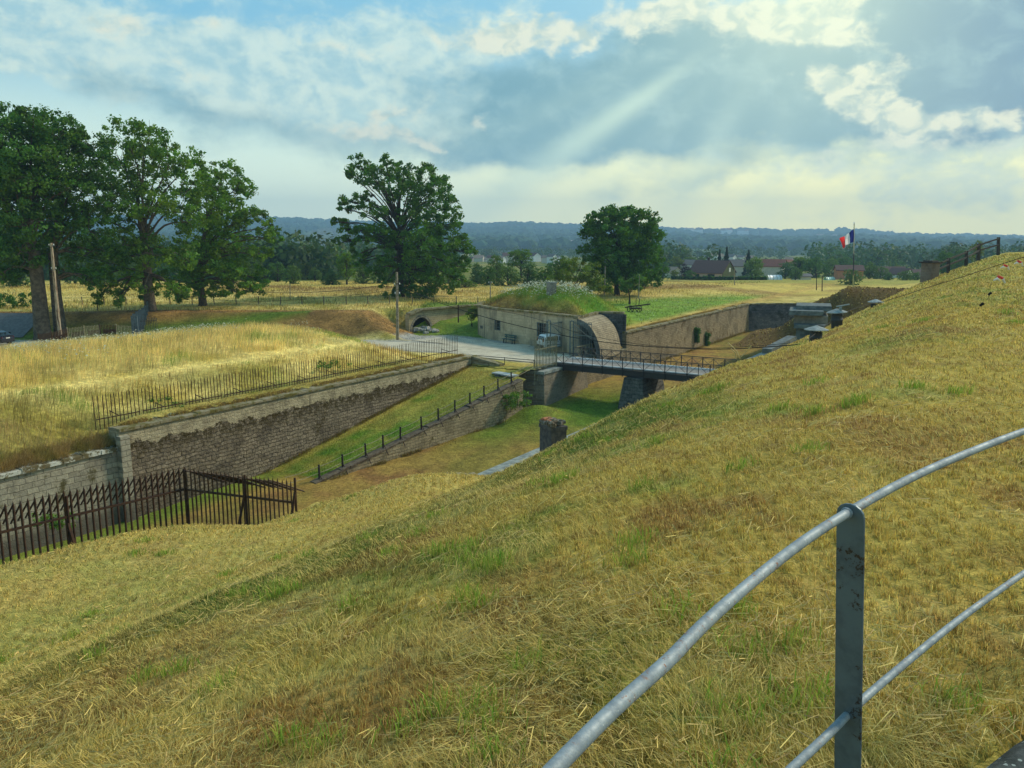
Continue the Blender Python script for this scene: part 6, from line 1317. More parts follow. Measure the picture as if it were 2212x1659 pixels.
# creepers on the long tan wall
for (u, v0, v1, w, lab) in ((696, 327.5, 342, 7, 'dark creeper clump on the tan ditch wall, left one'), (706.5, 331, 352, 5, 'dark creeper clump on the tan ditch wall, right one hanging lower')):
    q0, q1 = AB(76.9, 33.7), AB(121.6, 33.7); rx, _ = ray(u, 340); t = (rx*q0.y-q0.x)/((q1.x-q0.x)-rx*(q1.y-q0.y)); y = q0.y+(q1.y-q0.y)*t; top = P(u, v0, y); bot = P(u, v1, y); rs = np.random.RandomState(int(u))
    root = thing('creeper', lab, 'creeper', tuple(bot), 0, 'creepers on the tan ditch wall'); n_ = 26; tt = rs.uniform(0, 1, n_); wid = w*y/FPX*.42*(1-.55*tt)
    C = np.stack([top.x+(bot.x-top.x)*tt+rs.uniform(-1, 1, n_)*wid, y-.25+rs.uniform(-.15, .15, n_)+0*tt, top.z+(bot.z-top.z)*tt], 1); p, _ = leaves(C, np.full(n_, .33), 60, rs); cl = rs.uniform(.6, 1.3, len(p)); leafmesh('foliage', p, .1, M_oakd, rs, np.stack([cl, cl, cl], 1), root)
    MB().tube([bot, bot.lerp(top, .5)+Vector((.1, -.1, 0)), top], [.06, .05, .02], 5, False).build('stem', M_barkd, root)

# ------------------------------------------------------------------ houses
WALLS = {'cream': simple('cream_render', (.62, .56, .44), (.55, .5, .4), 1, .9), 'white': simple('white_render', (.78, .77, .73), (.7, .69, .66), 1, .9), 'pink': simple('pink_render', (.55, .36, .27), (.48, .3, .22), 1, .9), 'brick': simple('orange_brick_wall', (.50, .22, .12), (.40, .17, .09), 3, .9), 'ivy': simple('ivy_cladding', (.075, .09, .02), (.045, .06, .015), 2, .9, bump=1, bscale=4)}
ROOFS = {'brown': simple('brown_tiles', (.115, .06, .05), (.085, .045, .04), 3, .85), 'red': simple('red_tiles', (.24, .085, .055), (.17, .06, .045), 3, .85), 'grey': simple('grey_tiles', (.15, .14, .135), (.11, .1, .1), 3, .85), 'tan': simple('tan_tiles', (.30, .22, .16), (.22, .16, .12), 3, .85)}
def house(label, u, vb, y, w, d, hw, hr, rz, wall, roof, chim=0, gable=None, wins=(), name='house', group=None, zb=None):
    """ridge along local x; w along the ridge"""
    b = P(u, vb, y); z0 = b.z if zb is None else zb
    root = thing(name, label, 'house', (0, 0, 0), 0, group); e_ = .35
    m_ = MB(); m_.add([(-w/2, -d/2, -3), (w/2, -d/2, -3), (w/2, d/2, -3), (-w/2, d/2, -3), (-w/2, -d/2, hw), (w/2, -d/2, hw), (w/2, d/2, hw), (-w/2, d/2, hw), (-w/2, 0, hw+hr), (w/2, 0, hw+hr)],
        [(0, 1, 5, 4), (2, 3, 7, 6), (1, 2, 6, 9, 5), (3, 0, 4, 8, 7)]); m_.build('wall', WALLS[wall], root, (0, 0, 0))
    m_ = MB(); s_ = hr/(d/2)
    for sg in (-1, 1):
        a_ = [(-w/2-e_, sg*(d/2+e_), hw-e_*s_+.02), (w/2+e_, sg*(d/2+e_), hw-e_*s_+.02), (w/2+e_, 0, hw+hr+.02), (-w/2-e_, 0, hw+hr+.02)]; m_.prism(a_, (0, 0, .16))
    r_ = m_.build('roof', ROOFS[roof], root, (0, 0, 0))
    if chim: m_ = MB(); m_.box((w*chim*.5, d*.12, hw+hr+.2), (.7, .7, 1.6)); m_.build('chimney', M_woodd, r_, (0, 0, 0))
    if gable:
        m_ = MB(); x = w/2*1.0+.03; m_.prism([(x, -d/2, -2.5), (x, d/2, -2.5), (x, d/2, hw), (x, 0, hw+hr-.1), (x, -d/2, hw)], (.12, 0, 0)); m_.build('ivy', WALLS[gable], root, (0, 0, 0))
    for (side, px_, pz_, ww, wh, mt) in wins:
        m_ = MB()
        if side == 'front': m_.box((px_, -d/2-.03, pz_), (ww, .08, wh))
        elif side == 'gable': m_.box((w/2+.2 if gable else w/2+.03, px_, pz_), (.08, ww, wh))
        f_ = m_.build('window', M_white if mt == 'w' else M_glass, root, (0, 0, 0))
    root.location = (b.x, y, z0); root.rotation_euler = (0, 0, rz); return root
house('brown-roofed house with an ivy-covered gable and one white window, behind the long hedge', 712, 279.5, 246, 10.5, 9.6, 2.2, 3.4, R(-38), 'pink', 'brown', -.35, 'ivy', [('gable', .2, 3.0, .95, 1.2, 'w'), ('front', -2.6, 1.2, 1.2, 1.1, 'd'), ('front', 1.8, 1.0, 2.2, 1.6, 'd')])
house('orange brick house with a brown roof and one pale window, left of the flagpole', 848, 280, 238, 7.2, 5.0, 2.9, 1.3, R(-12), 'brick', 'brown', 0, None, [('front', -1.2, 1.3, .45, .9, 'w'), ('front', 2.0, 1.4, .5, .8, 'w')])
house('cream house with a dark red roof beside the willow', 773, 272, 285, 8, 6.6, 2.1, 2.2, R(-30), 'cream', 'red', 0, None, [('gable', 0, 1.2, .6, .8, 'd')])
house('cream cottage with a tan roof, left of the purple tree', 672, 277.5, 262, 5, 4.2, 2.0, 1.3, R(-60), 'cream', 'tan')
house('white gabled house half hidden behind the brown roof', 692, 270, 300, 7, 5.6, 2.0, 1.6, R(-35), 'white', 'grey')
house('long low dark-roofed house between the spruces and the willow', 736, 271, 280, 8.5, 6, 1.8, 2.0, R(-8), 'cream', 'grey')
house('brown roofed bungalow left of the lone brick chimney', 921, 279, 265, 7, 5, 1.6, 1.4, R(-10), 'cream', 'brown')
house('long brown roof right of the garden trees, left one of the pair', 889, 278, 268, 9, 6, 1.6, 2.0, R(-6), 'cream', 'brown'); house('dark roofed house, right one of the pair beyond the meadow bushes', 900, 279, 262, 5.5, 5.5, 1.6, 1.8, R(-50), 'white', 'brown')
house('red roofed house behind the two dark poles', 783, 270, 310, 7, 6, 2, 1.8, R(10), 'cream', 'red')
FAR = [(479, 261, 'tan', 'cream', 12, -10), (486, 262.5, 'grey', 'cream', 9, 30), (491.5, 261, 'brown', 'cream', 9, -20), (497, 262, 'grey', 'white', 11, -50), (501.5, 261.5, 'tan', 'white', 8, -40), (508, 259, 'brown', 'cream', 12, 5), (514, 258, 'tan', 'cream', 9, 20), (534, 259, 'brown', 'white', 14, -55), (541, 261, 'grey', 'cream', 12, -12), (546, 261, 'tan', 'cream', 8, -40), (552, 260, 'grey', 'white', 9, -45), (557, 261.5, 'tan', 'white', 10, -50), (708, 259.5, 'grey', 'white', 11, -40), (714, 258.5, 'tan', 'white', 9, -20), (719, 259, 'tan', 'cream', 9, 5), (731, 260, 'grey', 'white', 10, -45), (737, 260.5, 'tan', 'white', 11, -50), (741, 260, 'grey', 'white', 7, -30),
  (789, 262.5, 'tan', 'white', 8, -30), (793, 264, 'tan', 'white', 8, -50), (797, 265, 'grey', 'white', 8, -40), (800.5, 266, 'tan', 'white', 7, -35), (470, 262.5, 'brown', 'cream', 10, -30), (525, 261.5, 'grey', 'cream', 9, 15), (750, 261, 'tan', 'cream', 9, -20)]
words_ = {'tan': 'tan', 'grey': 'grey', 'brown': 'brown', 'red': 'red', 'white': 'white', 'cream': 'cream'}; seen = {}
place_w = lambda u: 'village house from the central oak' if u < 495 else ('village house just left of the tall rounded tree' if u < 520 else ('village house right of the tall rounded tree' if u < 600 else ('village house left of the spruce pair' if u < 723 else ('village house between spruces and willow' if u < 760 else 'village house beyond the red-roofed gable'))))
for (u, vb, rf_, wl, w, a_) in FAR:
    y = 620 if u < 600 else 640; k_ = place_w(u); seen[k_] = seen.get(k_, 0)+1
    nth = ['first', 'second', 'third', 'fourth', 'fifth', 'sixth', 'seventh', 'eighth'][seen[k_]-1]
    house(f'{wl} house, {rf_} roof, {nth} {k_}', u, vb, y+random.uniform(-60, 60), w*.62, w*.5, 2.4, w*.17, R(a_), wl, rf_, group='village houses in the valley', name='village_house')
TINY = [(492, 238.2), (495, 238.4), (499, 246), (544, 241.5), (547, 240.8), (549, 242), (546, 245), (555, 244.8), (559, 245), (563, 244.8), (567, 244.6), (571, 244.8), (575, 245), (578, 244.7), (688, 232.6), (691, 232.6), (699, 232.4), (724, 233), (728, 232.8), (741, 233.4), (745, 233.4), (863, 239), (868, 239), (708, 243.5), (713, 244), (820, 238.5), (833, 239), (902, 241)]
zh_done = []
# hedge, tunnels, troughs, stakes
hz = lambda u, v, y: P(u, v, y)
h0, h1 = P(671, 281.2, 226), P(766.5, 282.4, 222); rs = np.random.RandomState(5); n_ = 420; t_ = rs.uniform(0, 1, n_)
hg = thing('hedge', 'long clipped dark green hedge in front of the brown-roofed house', 'hedge', (*((h0+h1)/2).xy, h0.z)); C = np.stack([h0.x+(h1.x-h0.x)*t_, h0.y+(h1.y-h0.y)*t_+rs.uniform(-.5, .5, n_), h0.z-.1+rs.uniform(.1, 1.55, n_)], 1); p, _ = leaves(C, np.full(n_, .34), 26, rs); cl = rs.uniform(.7, 1.2, len(p)); leafmesh('foliage', p, .13, M_oakd, rs, np.stack([cl, cl, cl], 1), hg)
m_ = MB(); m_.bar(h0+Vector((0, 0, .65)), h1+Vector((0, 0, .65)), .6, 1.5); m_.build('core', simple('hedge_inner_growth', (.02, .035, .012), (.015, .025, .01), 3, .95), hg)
def tunnel(u0, u1, vt, vb, y, lab, col):
    a_ = P(u0, vb, y); b_ = P(u1, vb, y); r = (vb-vt)*y/FPX; root = thing('polytunnel', lab, 'polytunnel', tuple(a_)); m_ = MB(); n_ = 10; V = []
    for q in (a_, b_):
        for k in range(n_+1): an_ = math.pi*k/n_; V.append(q+Vector((0, math.cos(an_)*r*1.2, math.sin(an_)*r)))
    m_.add(V, [(k, k+1, n_+1+k+1, n_+1+k) for k in range(n_)]+[tuple(range(n_+1)), tuple(range(2*n_+1, n_, -1))], True); m_.build('cover', simple('tunnel_film', col, tuple(x*.8 for x in col), 2, .4), root)
    for k in range(4):
        q = a_.lerp(b_, (k+.5)/4); m_ = MB(); m_.tube([q+Vector((0, math.cos(math.pi*i_/10)*r*1.215, math.sin(math.pi*i_/10)*r*1.012)) for i_ in range(11)], .05, 5, False); m_.build('hoop', M_grey, root)
tunnel(767, 780.5, 275, 279.6, 226, 'white polytunnel at the right end of the long hedge', (.66, .72, .74)); tunnel(825, 833.3, 277, 281.2, 212, 'small pale green polytunnel left of the orange brick house', (.42, .66, .55))
for u, lab in ((871, 'left of the two white troughs in the far meadow'), (878.5, 'right of the two white troughs in the far meadow')):
    q = P(u, 288, 190); tr_ = MB(); w_, d_, h_ = 1.1, .8, .42
    for dx, dy_, sx_2, sy_2 in ((0, -d_/2, w_*2, .08), (0, d_/2, w_*2, .08), (-w_, 0, .08, d_), (w_, 0, .08, d_)): tr_.box((q.x+dx, q.y+dy_, q.z+h_/2+.1), (sx_2, sy_2, h_))
    tr_.box((q.x, q.y, q.z+.1), (w_*1.9, d_*.9, .08)); o = tr_.build('water_trough', M_white, None, q); tag(o, lab, 'trough', 'white troughs in the meadow')
shed = house('low dark garden shed with a pale lean-to roof, right of the white polytunnel', 801, 281.5, 232, 4.6, 3, 1.5, .6, R(0), 'cream', 'grey', name='garden_shed')
stk = [(581+0, 0)]
for k, (u, v0, v1) in enumerate(((645.4, 286, 290), (648.2, 290, 291.5), (653.2, 286.9, 290.8), (661.2, 287.5, 291.2), (664.9, 287.8, 292.2), (670.9, 287.3, 291.6), (680.2, 287.8, 291.2))):
    b_ = P(u, v1+.4, 150); t_ = P(u, v0, 150); m_ = MB().bar(b_-Vector((0, 0, .4)), t_, .16); m_.add([t_+Vector((a_*.08, c_*.08, 0)) for a_, c_ in ((-1, -1), (1, -1), (1, 1), (-1, 1))]+[t_+Vector((0, 0, .1))], [(0, 1, 4), (1, 2, 4), (2, 3, 4), (3, 0, 4)])
    o = m_.build('fence_stake', M_wood, None, b_); tag(o, f'{["leftmost", "second", "third", "fourth", "fifth", "sixth", "rightmost"][k]} of the short wooden stakes in the meadow right of the round-topped tree', 'stake', 'wooden stakes in the meadow')
ff = thing('field_fence', 'wire field fence on thin stakes in front of the long hedge', 'fence', (*P(720, 284, 200).xy, -9.8)); pts = []
for k in range(22):
    u = 667+k*11.5; v = 284+k*.18; b_ = P(u, v, 196); m_ = MB(); m_.bar(b_-Vector((0, 0, .3)), b_+Vector((0, 0, 1.15)), .11); m_.build('stake', M_pole, ff); pts.append(b_+Vector((0, 0, .95)))
MB().tube(pts, .02, 4, False).build('wire', M_pole, ff); MB().tube([p-Vector((0, 0, .4)) for p in pts], .02, 4, False).build('wire', M_pole, ff)
fence2 = thing('field_fence', 'sparse wire field fence across the hay meadow behind the left trees', 'fence', (*P(230, 300, 112).xy, -8.4)); pts = []
for k, u in enumerate(range(60, 480, 22)):
    b_ = P(u, 300, 108); b_.z = gz(b_.x, b_.y); m_ = MB(); m_.bar(b_-Vector((0, 0, .3)), b_+Vector((random.uniform(-.1, .1), 0, 1.1)), .1); m_.build('stake', M_wood, fence2); pts.append(b_+Vector((0, 0, 1.0)))
MB().tube(pts, .012, 4, False).build('wire', M_pole, fence2)
# ------------------------------------------------------------------ far hills and woods
HT_U = [-400, 0, 100, 278, 342, 400, 470, 520, 578, 640, 671, 700, 741, 787, 820, 856, 870, 884, 926, 975, 1024, 1400]
HT_V = [213, 214, 217, 221, 224.5, 226, 227, 226.5, 228, 229.5, 231.5, 232.5, 233, 234, 233, 232, 233.5, 236, 238, 238.5, 239.5, 243]
def tan_below(v): dy = (384-v)/FPX; return (-SP+dy*CP)/(CP+dy*SP)
def z_far(x, y):
    u = 512+FPX*x/(y*CP+20*SP+.0) ; top = np.interp(u, HT_U, HT_V)
    n1 = fbm(x, y, 420, 201, 4)-.5; n2 = fbm(x, y, 130, 203, 3)-.5
    rows = np.array([700, 1100, 1500, 1900, 2400, 3000, 3600, 4300, 6000.]); out = np.zeros_like(x)
    vv = [None, 254.5, 250.5, None, None, None, None, None, None]
    z7 = np.full_like(x, -16.5); z11 = np.full_like(x, -19.5)
    f = lambda v: tan_below(v)
    z15 = 1500*f(250.5+(top-232)*.15); z19 = 1900*f(247+(top-232)*.35)+n1*14; z24 = 2400*f(242.5+(top-232)*.55)+n1*34; z30 = 3000*f(238+(top-232)*.75)+n1*44+n2*10; z36 = 3600*f(top+.2)+n2*14; z43 = z36*.85; z60 = z36*.3
    S = [z7, z11, z15, z19, z24, z30, z36, z43, z60]
    z = S[0].copy()
    for k in range(len(rows)-1):
        t = np.clip((y-rows[k])/(rows[k+1]-rows[k]), 0, 1); t = t*t*(3-2*t); z = np.where(y >= rows[k], S[k]*(1-t)+S[k+1]*t, z)
    zf = np.interp(y, FY, FZ)-.0
    w = sm(y, 700, 1000); return (zf-.15)*(1-w)+z*w-.3*(1-w)*sm(y, 300, 320)*0
def pix_patch(x, y, u0, u1, v0, v1, soft=.12):
    """real field: the stretch of ground that a four-sided plot covers, edges slightly ragged"""
    zz = z_far(x, y); cu = 512+FPX*x/(y*CP-zz*SP); cv = 384-FPX*(y*SP+zz*CP)/(y*CP-zz*SP)
    e_ = (fbm(x, y, 60, 77)-.5)
    return sm(cu+e_*10, u0-2, u0+2)*(1-sm(cu+e_*10, u1-2, u1+2))*sm(cv+e_*.6, v0-.3, v0+.3)*(1-sm(cv+e_*.6, v1-.3, v1+.3))
FIELDS = [(524, 600, 244.6, 249.0, (.15, .22, .08)), (672, 719, 249.0, 251.6, (.20, .23, .09)), (312, 400, 250.2, 256.5, (.46, .33, .19)), (296, 340, 249.0, 250.6, (.22, .28, .08)), (462, 482, 254.0, 258.0, (.55, .44, .20)), (484, 500, 251.5, 253.6, (.36, .27, .18)), (276, 288, 235.5, 237.5, (.2, .25, .1)), (848, 890, 237.3, 238.8, (.13, .18, .09)), (640, 672, 238.0, 239.4, (.12, .17, .08)), (50, 110, 240, 248, (.2, .25, .09)), (500, 530, 257.5, 259.0, (.40, .34, .18))]
def tint_far(x, y):
    n1 = fbm(x, y, 260, 211); n2 = fbm(x, y, 45, 212); c = lerp(np.array([.030, .060, .022])[None], np.array([.06, .10, .03])[None], sm(n2*.5+n1*.5, .4, .62))
    near_ = 1-sm(y, 1000, 1300); c = lerp(c, np.array([.085, .13, .045])[None], near_*sm(n1, .42, .55)*.8)
    for (u0, u1, v0, v1, col) in FIELDS: c = lerp(c, np.array(col)[None], pix_patch(x, y, u0, u1, v0, v1))
    return c
M_far = grassground('distant_ground', .12, .3)
ax = np.concatenate([-geo(2600, 3650, 60, 1.2)[::-1], np.arange(-2580, 2600, 26.0), geo(2600, 3650, 60, 1.2)]); ay = np.concatenate([np.arange(420, 1000, 14.0), np.arange(1000, 4400, 24.0), np.array([4430.0])])
o = grid('hills', ax, ay, lambda x, y: z_far(x, y)-.25, tint_far, M_far); tag(o, kind='structure')
# woods: crowns as faceted lumps of foliage, thousands of them read as forest
def lumps(name, n, ylo, yhi, mask, r0, r1, m, seed, sub=1, flat=.8, leafy=0, lab=None, azr=R(37)):
    rs = np.random.RandomState(seed); az_ = rs.uniform(-azr, azr, n); y = np.exp(rs.uniform(math.log(ylo), math.log(yhi), n)) if ylo < 1000 else rs.uniform(ylo, yhi, n)
    x = np.tan(az_)*y; k = mask(x, y, rs); x, y = x[k], y[k]; zf = z_far(x, y) if ylo > 250 else z_upper(x, y); n = len(x); r = rs.uniform(r0, r1, n)
    t_ = (1+5**.5)/2; ico = np.array([(-1, t_, 0), (1, t_, 0), (-1, -t_, 0), (1, -t_, 0), (0, -1, t_), (0, 1, t_), (0, -1, -t_), (0, 1, -t_), (t_, 0, -1), (t_, 0, 1), (-t_, 0, -1), (-t_, 0, 1)])/math.hypot(1, t_)
    fi = np.array([(0, 11, 5), (0, 5, 1), (0, 1, 7), (0, 7, 10), (0, 10, 11), (1, 5, 9), (5, 11, 4), (11, 10, 2), (10, 7, 6), (7, 1, 8), (3, 9, 4), (3, 4, 2), (3, 2, 6), (3, 6, 8), (3, 8, 9), (4, 9, 5), (2, 4, 11), (6, 2, 10), (8, 6, 7), (9, 8, 1)])
    cl = rs.uniform(.65, 1.35, n); hue = rs.uniform(0, 1, n)
    if leafy:
        per = leafy; d = rs.normal(size=(n*per, 3)); d /= np.linalg.norm(d, axis=1)[:, None]; rr = np.repeat(r, per)*rs.uniform(.55, 1.05, n*per)
        h = np.repeat(r*rs.uniform(.9, 1.5, n), per); p = np.repeat(np.stack([x, y, zf+r*.95], 1), per, 0)+d*np.stack([rr, rr, h*.95], 1)*1.0
        cc = np.repeat(cl, per)*rs.uniform(.86, 1.14, n*per); hh = np.repeat(hue, per); col = np.stack([cc*(.85+.5*hh), cc, cc*(1.05-.35*hh)], 1)
        o = leafmesh(name, p, r0*.31, m, rs, col, nrm=d)
    else:
        V = ico[None]*(1+rs.uniform(-.22, .28, (n, 12, 1)))*r[:, None, None]; V[:, :, 2] *= flat; V = V+np.stack([x, y, zf+r*flat*.55], 1)[:, None, :]
        F = fi[None]+(np.arange(n)*12)[:, None, None]; C = np.repeat(np.stack([cl*(.85+.4*hue), cl, cl*(1.1-.3*hue)], 1), 12, 0)
        o = mesh_np(name, V.reshape(-1, 3), F.reshape(-1, 3), m, C)
    return tag(o, lab, 'wood', None, 'stuff')
def nofield(x, y):
    k = np.ones_like(x)
    for (u0, u1, v0, v1, c) in FIELDS: k = k*(1-pix_patch(x, y, u0, u1, v0, v1+.8))
    return k
M_forest = simple('x', (1, 1, 1)); t = NT('distant_forest'); t.set(t.b.inputs['Base Color'], t.mix(1.0, t.attr('tint'), t.mix(t.step(t.noise(.25, 3), .4, .6), (.05, .10, .035), (.028, .058, .026)), 'MULTIPLY')); M_forest = t.fin(.95, 0, .05)
lumps('forest', 15000, 1450, 3750, lambda x, y, rs: (rs.uniform(0, 1, len(x)) < nofield(x, y)) & (fbm(x, y, 300, 99) > .34), 9, 19, M_forest, 1, lab='blue-green forest covering the distant hills')
M_wood = leafmat('valley_wood_leaves', (.055, .105, .036), .25)
def wood_mask(x, y, rs):
    cu = 512+FPX*x/(y*CP+15*SP); n_ = fbm(x, y, 70, 88); k = n_ > .42
    k |= (cu < 345) & (y > 330) & (y < 520); k &= ~((cu > 455) & (cu < 600) & (y > 330) & (y < 760)); k &= ~((cu > 690) & (cu < 810) & (y > 380) & (y < 720)); k &= ~((cu > 300) & (cu < 400) & (y > 520))
    k &= ~((cu > 565) & (y < 345)); k &= (y > 330) | ((n_ > .45) & (cu < 600)); k &= ~((cu > 640) & (y < 330)); return k & (rs.uniform(0, 1, len(x)) < nofield(x, y))
lumps('woodland', 4200, 215, 1450, wood_mask, 3.2, 6.4, M_wood, 2, leafy=90, lab='mixed green woodland filling the valley behind the hedgerow')
lumps('conifer_wood', 340, 345, 420, lambda x, y, rs: (512+FPX*x/(y*CP+15*SP) < 338) & (512+FPX*x/(y*CP+15*SP) > 255), 2.5, 4.2, M_wood, 3, leafy=120, lab='dark wood edge behind the left end of the hedgerow')
for (u0, n_, lab, ylo, yhi) in ((800, 90, 'trees massed behind the right-hand village houses', 330, 480), ):
    lumps('garden_woodland', n_*2, ylo, yhi, lambda x, y, rs: (512+FPX*x/(y*CP+15*SP) > 650), 1.7, 3.0, M_wood, 4, leafy=120, lab=lab)
# tiny hillside houses
nt = ['lowest', 'next']
for k, (u, v) in enumerate(TINY):
    # meet the hillside
    ys = np.arange(900, 3600, 6.0); rx, rz = ray(u, v+.5); zz = z_far(rx*ys, ys); hit = np.argmax(zz > rz*ys); y = float(ys[hit]) if (zz > rz*ys).any() else 2000.0
    where = 'on the hillside above the central thicket' if u < 540 else ('in the white hamlet above the pale green field' if u < 600 else ('on the wooded hill above the spruces' if u < 790 else 'on the wooded hill behind the flag'))
    seen[where] = seen.get(where, 0)+1; nth = ['first', 'second', 'third', 'fourth', 'fifth', 'sixth', 'seventh', 'eighth', 'ninth', 'tenth', 'eleventh', 'twelfth', 'thirteenth', 'fourteenth'][seen[where]-1]
    sc_ = y/1500
    house(f'tiny far house, {nth} from the left {where}', u, v+.6, y-14, 13*sc_, 9*sc_, 6*sc_, 3.5*sc_, R(random.choice([-40, -15, 10, 35])), 'white', random.choice(['tan', 'grey', 'red']), group='tiny houses on the far hills', name='far_house')

# ------------------------------------------------------------------ haze
t_ = bpy.data.materials.new('haze'); t_.use_nodes = True; nt_ = t_.node_tree; nt_.nodes.clear(); o_ = nt_.nodes.new('ShaderNodeOutputMaterial'); pv = nt_.nodes.new('ShaderNodeVolumePrincipled')
pv.inputs['Color'].default_value = (.42, .68, .97, 1); pv.inputs['Density'].default_value = .00031; pv.inputs['Anisotropy'].default_value = .2; nt_.links.new(pv.outputs[0], o_.inputs['Volume'])
hm = MB().box((0, 2100, 55), (8800, 5000, 340)); ho = hm.build('haze', t_); tag(ho, 'thin blue haze of the far air', 'haze', None, 'stuff')

# dust hanging over the ploughed field, drifting up from a tractor's track
md = bpy.data.materials.new('field_dust'); md.use_nodes = True; nd = md.node_tree; nd.nodes.clear(); od = nd.nodes.new('ShaderNodeOutputMaterial'); pd = nd.nodes.new('ShaderNodeVolumePrincipled'); pd.inputs['Color'].default_value = (.86, .84, .78, 1); pd.inputs['Density'].default_value = .0034; nd.links.new(pd.outputs[0], od.inputs['Volume'])
dm = MB(); rs = np.random.RandomState(4)
c = P(322, 243, 900); prof = [(math.sin(math.pi*k/12), -math.cos(math.pi*k/12)) for k in range(13)]; V = []; F = []; nn_ = 20
for k, (r, z_) in enumerate(prof):
    for j in range(nn_):
        a_ = 2*math.pi*j/nn_; w_ = 1+.18*math.sin(3*a_+k*.7)+.12*math.sin(5*a_-k*1.1); V.append((c.x+34*r*math.cos(a_)*w_+z_*10, c.y+36*r*math.sin(a_)*w_, c.z+17*z_))
F = [(k*nn_+j, k*nn_+(j+1) % nn_, (k+1)*nn_+(j+1) % nn_, (k+1)*nn_+j) for k in range(12) for j in range(nn_)]
dm.add(V, F, True); o = dm.build('dust_cloud', md, None, c); tag(o, 'faint pale dust drifting over the tan field left of the central oak', 'dust', None, 'stuff')
# ------------------------------------------------------------------ grass
def bladesmat(name, trans=.3):
    t = NT(name); a_ = t.attr('tint'); t.set(t.b.inputs['Base Color'], a_); tr = t.n('ShaderNodeBsdfTranslucent'); t.L(a_, tr.inputs[0]); ms = t.n('ShaderNodeMixShader'); ms.inputs[0].default_value = trans
    t.L(t.b.outputs[0], ms.inputs[1]); t.L(tr.outputs[0], ms.inputs[2]); t.L(ms.outputs[0], t.out.inputs[0]); return t.fin(.75, 0, .25)
M_blade = bladesmat('dry_grass_blades')
def blades(name, x, y, z, h, w, lean, az_, col, rs, lab, curved=True, m=None, face=None):
    n = len(x); P_ = np.stack([x, y, z], 1); hd = np.stack([np.cos(az_), np.sin(az_), np.zeros(n)], 1); th = rs.uniform(0, 6.283, n) if face is None else face
    sd = np.stack([np.cos(th), np.sin(th), np.zeros(n)], 1)*(w/2)[:, None]
    up = np.sqrt(np.maximum(.01, 1-np.minimum(lean, .995)**2)); tip = P_+hd*(h*lean)[:, None]+np.stack([0*x, 0*x, h*up], 1)
    if curved:
        mid = P_+hd*(h*lean*.42)[:, None]+np.stack([0*x, 0*x, h*np.minimum(up*.62+.10, .7)], 1)
        V = np.stack([P_-sd, P_+sd, mid-sd*.8, mid+sd*.8, tip], 1).reshape(-1, 3); F = np.array([(0, 1, 3), (0, 3, 2), (2, 3, 4)])[None]+(np.arange(n)*5)[:, None, None]; k = 5
        sh = np.tile(np.array([.72, .72, 1.0, 1.0, 1.12]), n)
    else:
        V = np.stack([P_-sd, P_+sd, tip], 1).reshape(-1, 3); F = np.array([(0, 1, 2)])[None]+(np.arange(n)*3)[:, None, None]; k = 3; sh = np.ones(3*n)
    C = np.repeat(col, k, 0)
    o = mesh_np(name, V, F.reshape(-1, 3), m or M_blade, C); return tag(o, lab, 'grass', None, 'stuff')
def polar(n, r0, r1, rs, a0=-41, a1=41, pw=0.0):
    az_ = np.radians(rs.uniform(a0, a1, n)); r = np.exp(rs.uniform(math.log(r0), math.log(r1), n)); return r*np.sin(az_), r*np.cos(az_)
rs = np.random.RandomState(77)
# ---- short dry turf on the rampart
def rampart_ok(x, y):
    a_, b_ = toab(x, y); lim = np.where((a_ < 24.2) | (a_ > 83), 24.8, 19.3); return (b_ < lim) & (np.hypot(x-RC.x, y-RC.y) > 6.29) & (b_ > -8)
def turf(n, r0, r1, hs, ws, leans, seed, name, lab, straw=.0):
    rs = np.random.RandomState(seed); x, y = polar(n, r0, r1, rs); k = rampart_ok(x, y); x, y = x[k], y[k]
    # tufts: pull part of the blades to tuft centres
    q = .11+.03*np.hypot(x, y)*.25; gx = np.floor(x/q)*q+q*vn(x, y, .01, 1)*0+q*.5; 
    cx = np.floor(x/q); cy = np.floor(y/q); jx = _h(cx, cy, 5)*q; jy = _h(cx, cy, 6)*q; pull = rs.uniform(0, .75, len(x)); x = x*(1-pull)+(cx*q+jx)*pull; y = y*(1-pull)+(cy*q+jy)*pull
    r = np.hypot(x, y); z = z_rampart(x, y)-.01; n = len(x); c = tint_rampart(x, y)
    pat = fbm(x, y, 1.1, 301); dens = fbm(x, y, .5, 302)
    h = rs.uniform(hs[0], hs[1], n)*(.65+.9*pat)*(1+.018*np.maximum(r-4, 0)); w = rs.uniform(ws[0], ws[1], n)*(1+.24*np.maximum(r-2.5, 0))
    lean = np.clip(rs.normal(leans[0], leans[1], n)+.35*(sm(pat, .35, .5)<.5)*0, .05, .99); down = math.atan2(DX, -DY)
    sw = down+3.2*(fbm(x, y, .8, 303)-.5)*2; az_ = np.where(rs.uniform(0, 1, n) < .3, sw+rs.normal(0, .8, n), rs.uniform(0, 6.283, n))
    br = rs.uniform(.42, 1.42, n)[:, None]; dry = (rs.uniform(0, 1, n) < (.38+.3*straw))[:, None]
    c = np.where(dry, c*.45+PALE[None]*.62, c)*br; c = c*(1+rs.normal(0, .05, (n, 3)))
    blades(name, x, y, z, h, w, lean, az_, c, rs, lab)
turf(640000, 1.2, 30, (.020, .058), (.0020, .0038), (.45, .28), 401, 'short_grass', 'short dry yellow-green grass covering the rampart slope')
turf(190000, 22, 105, (.03, .065), (.003, .005), (.5, .22), 402, 'short_grass', 'short dry grass on the far part of the rampart slope')
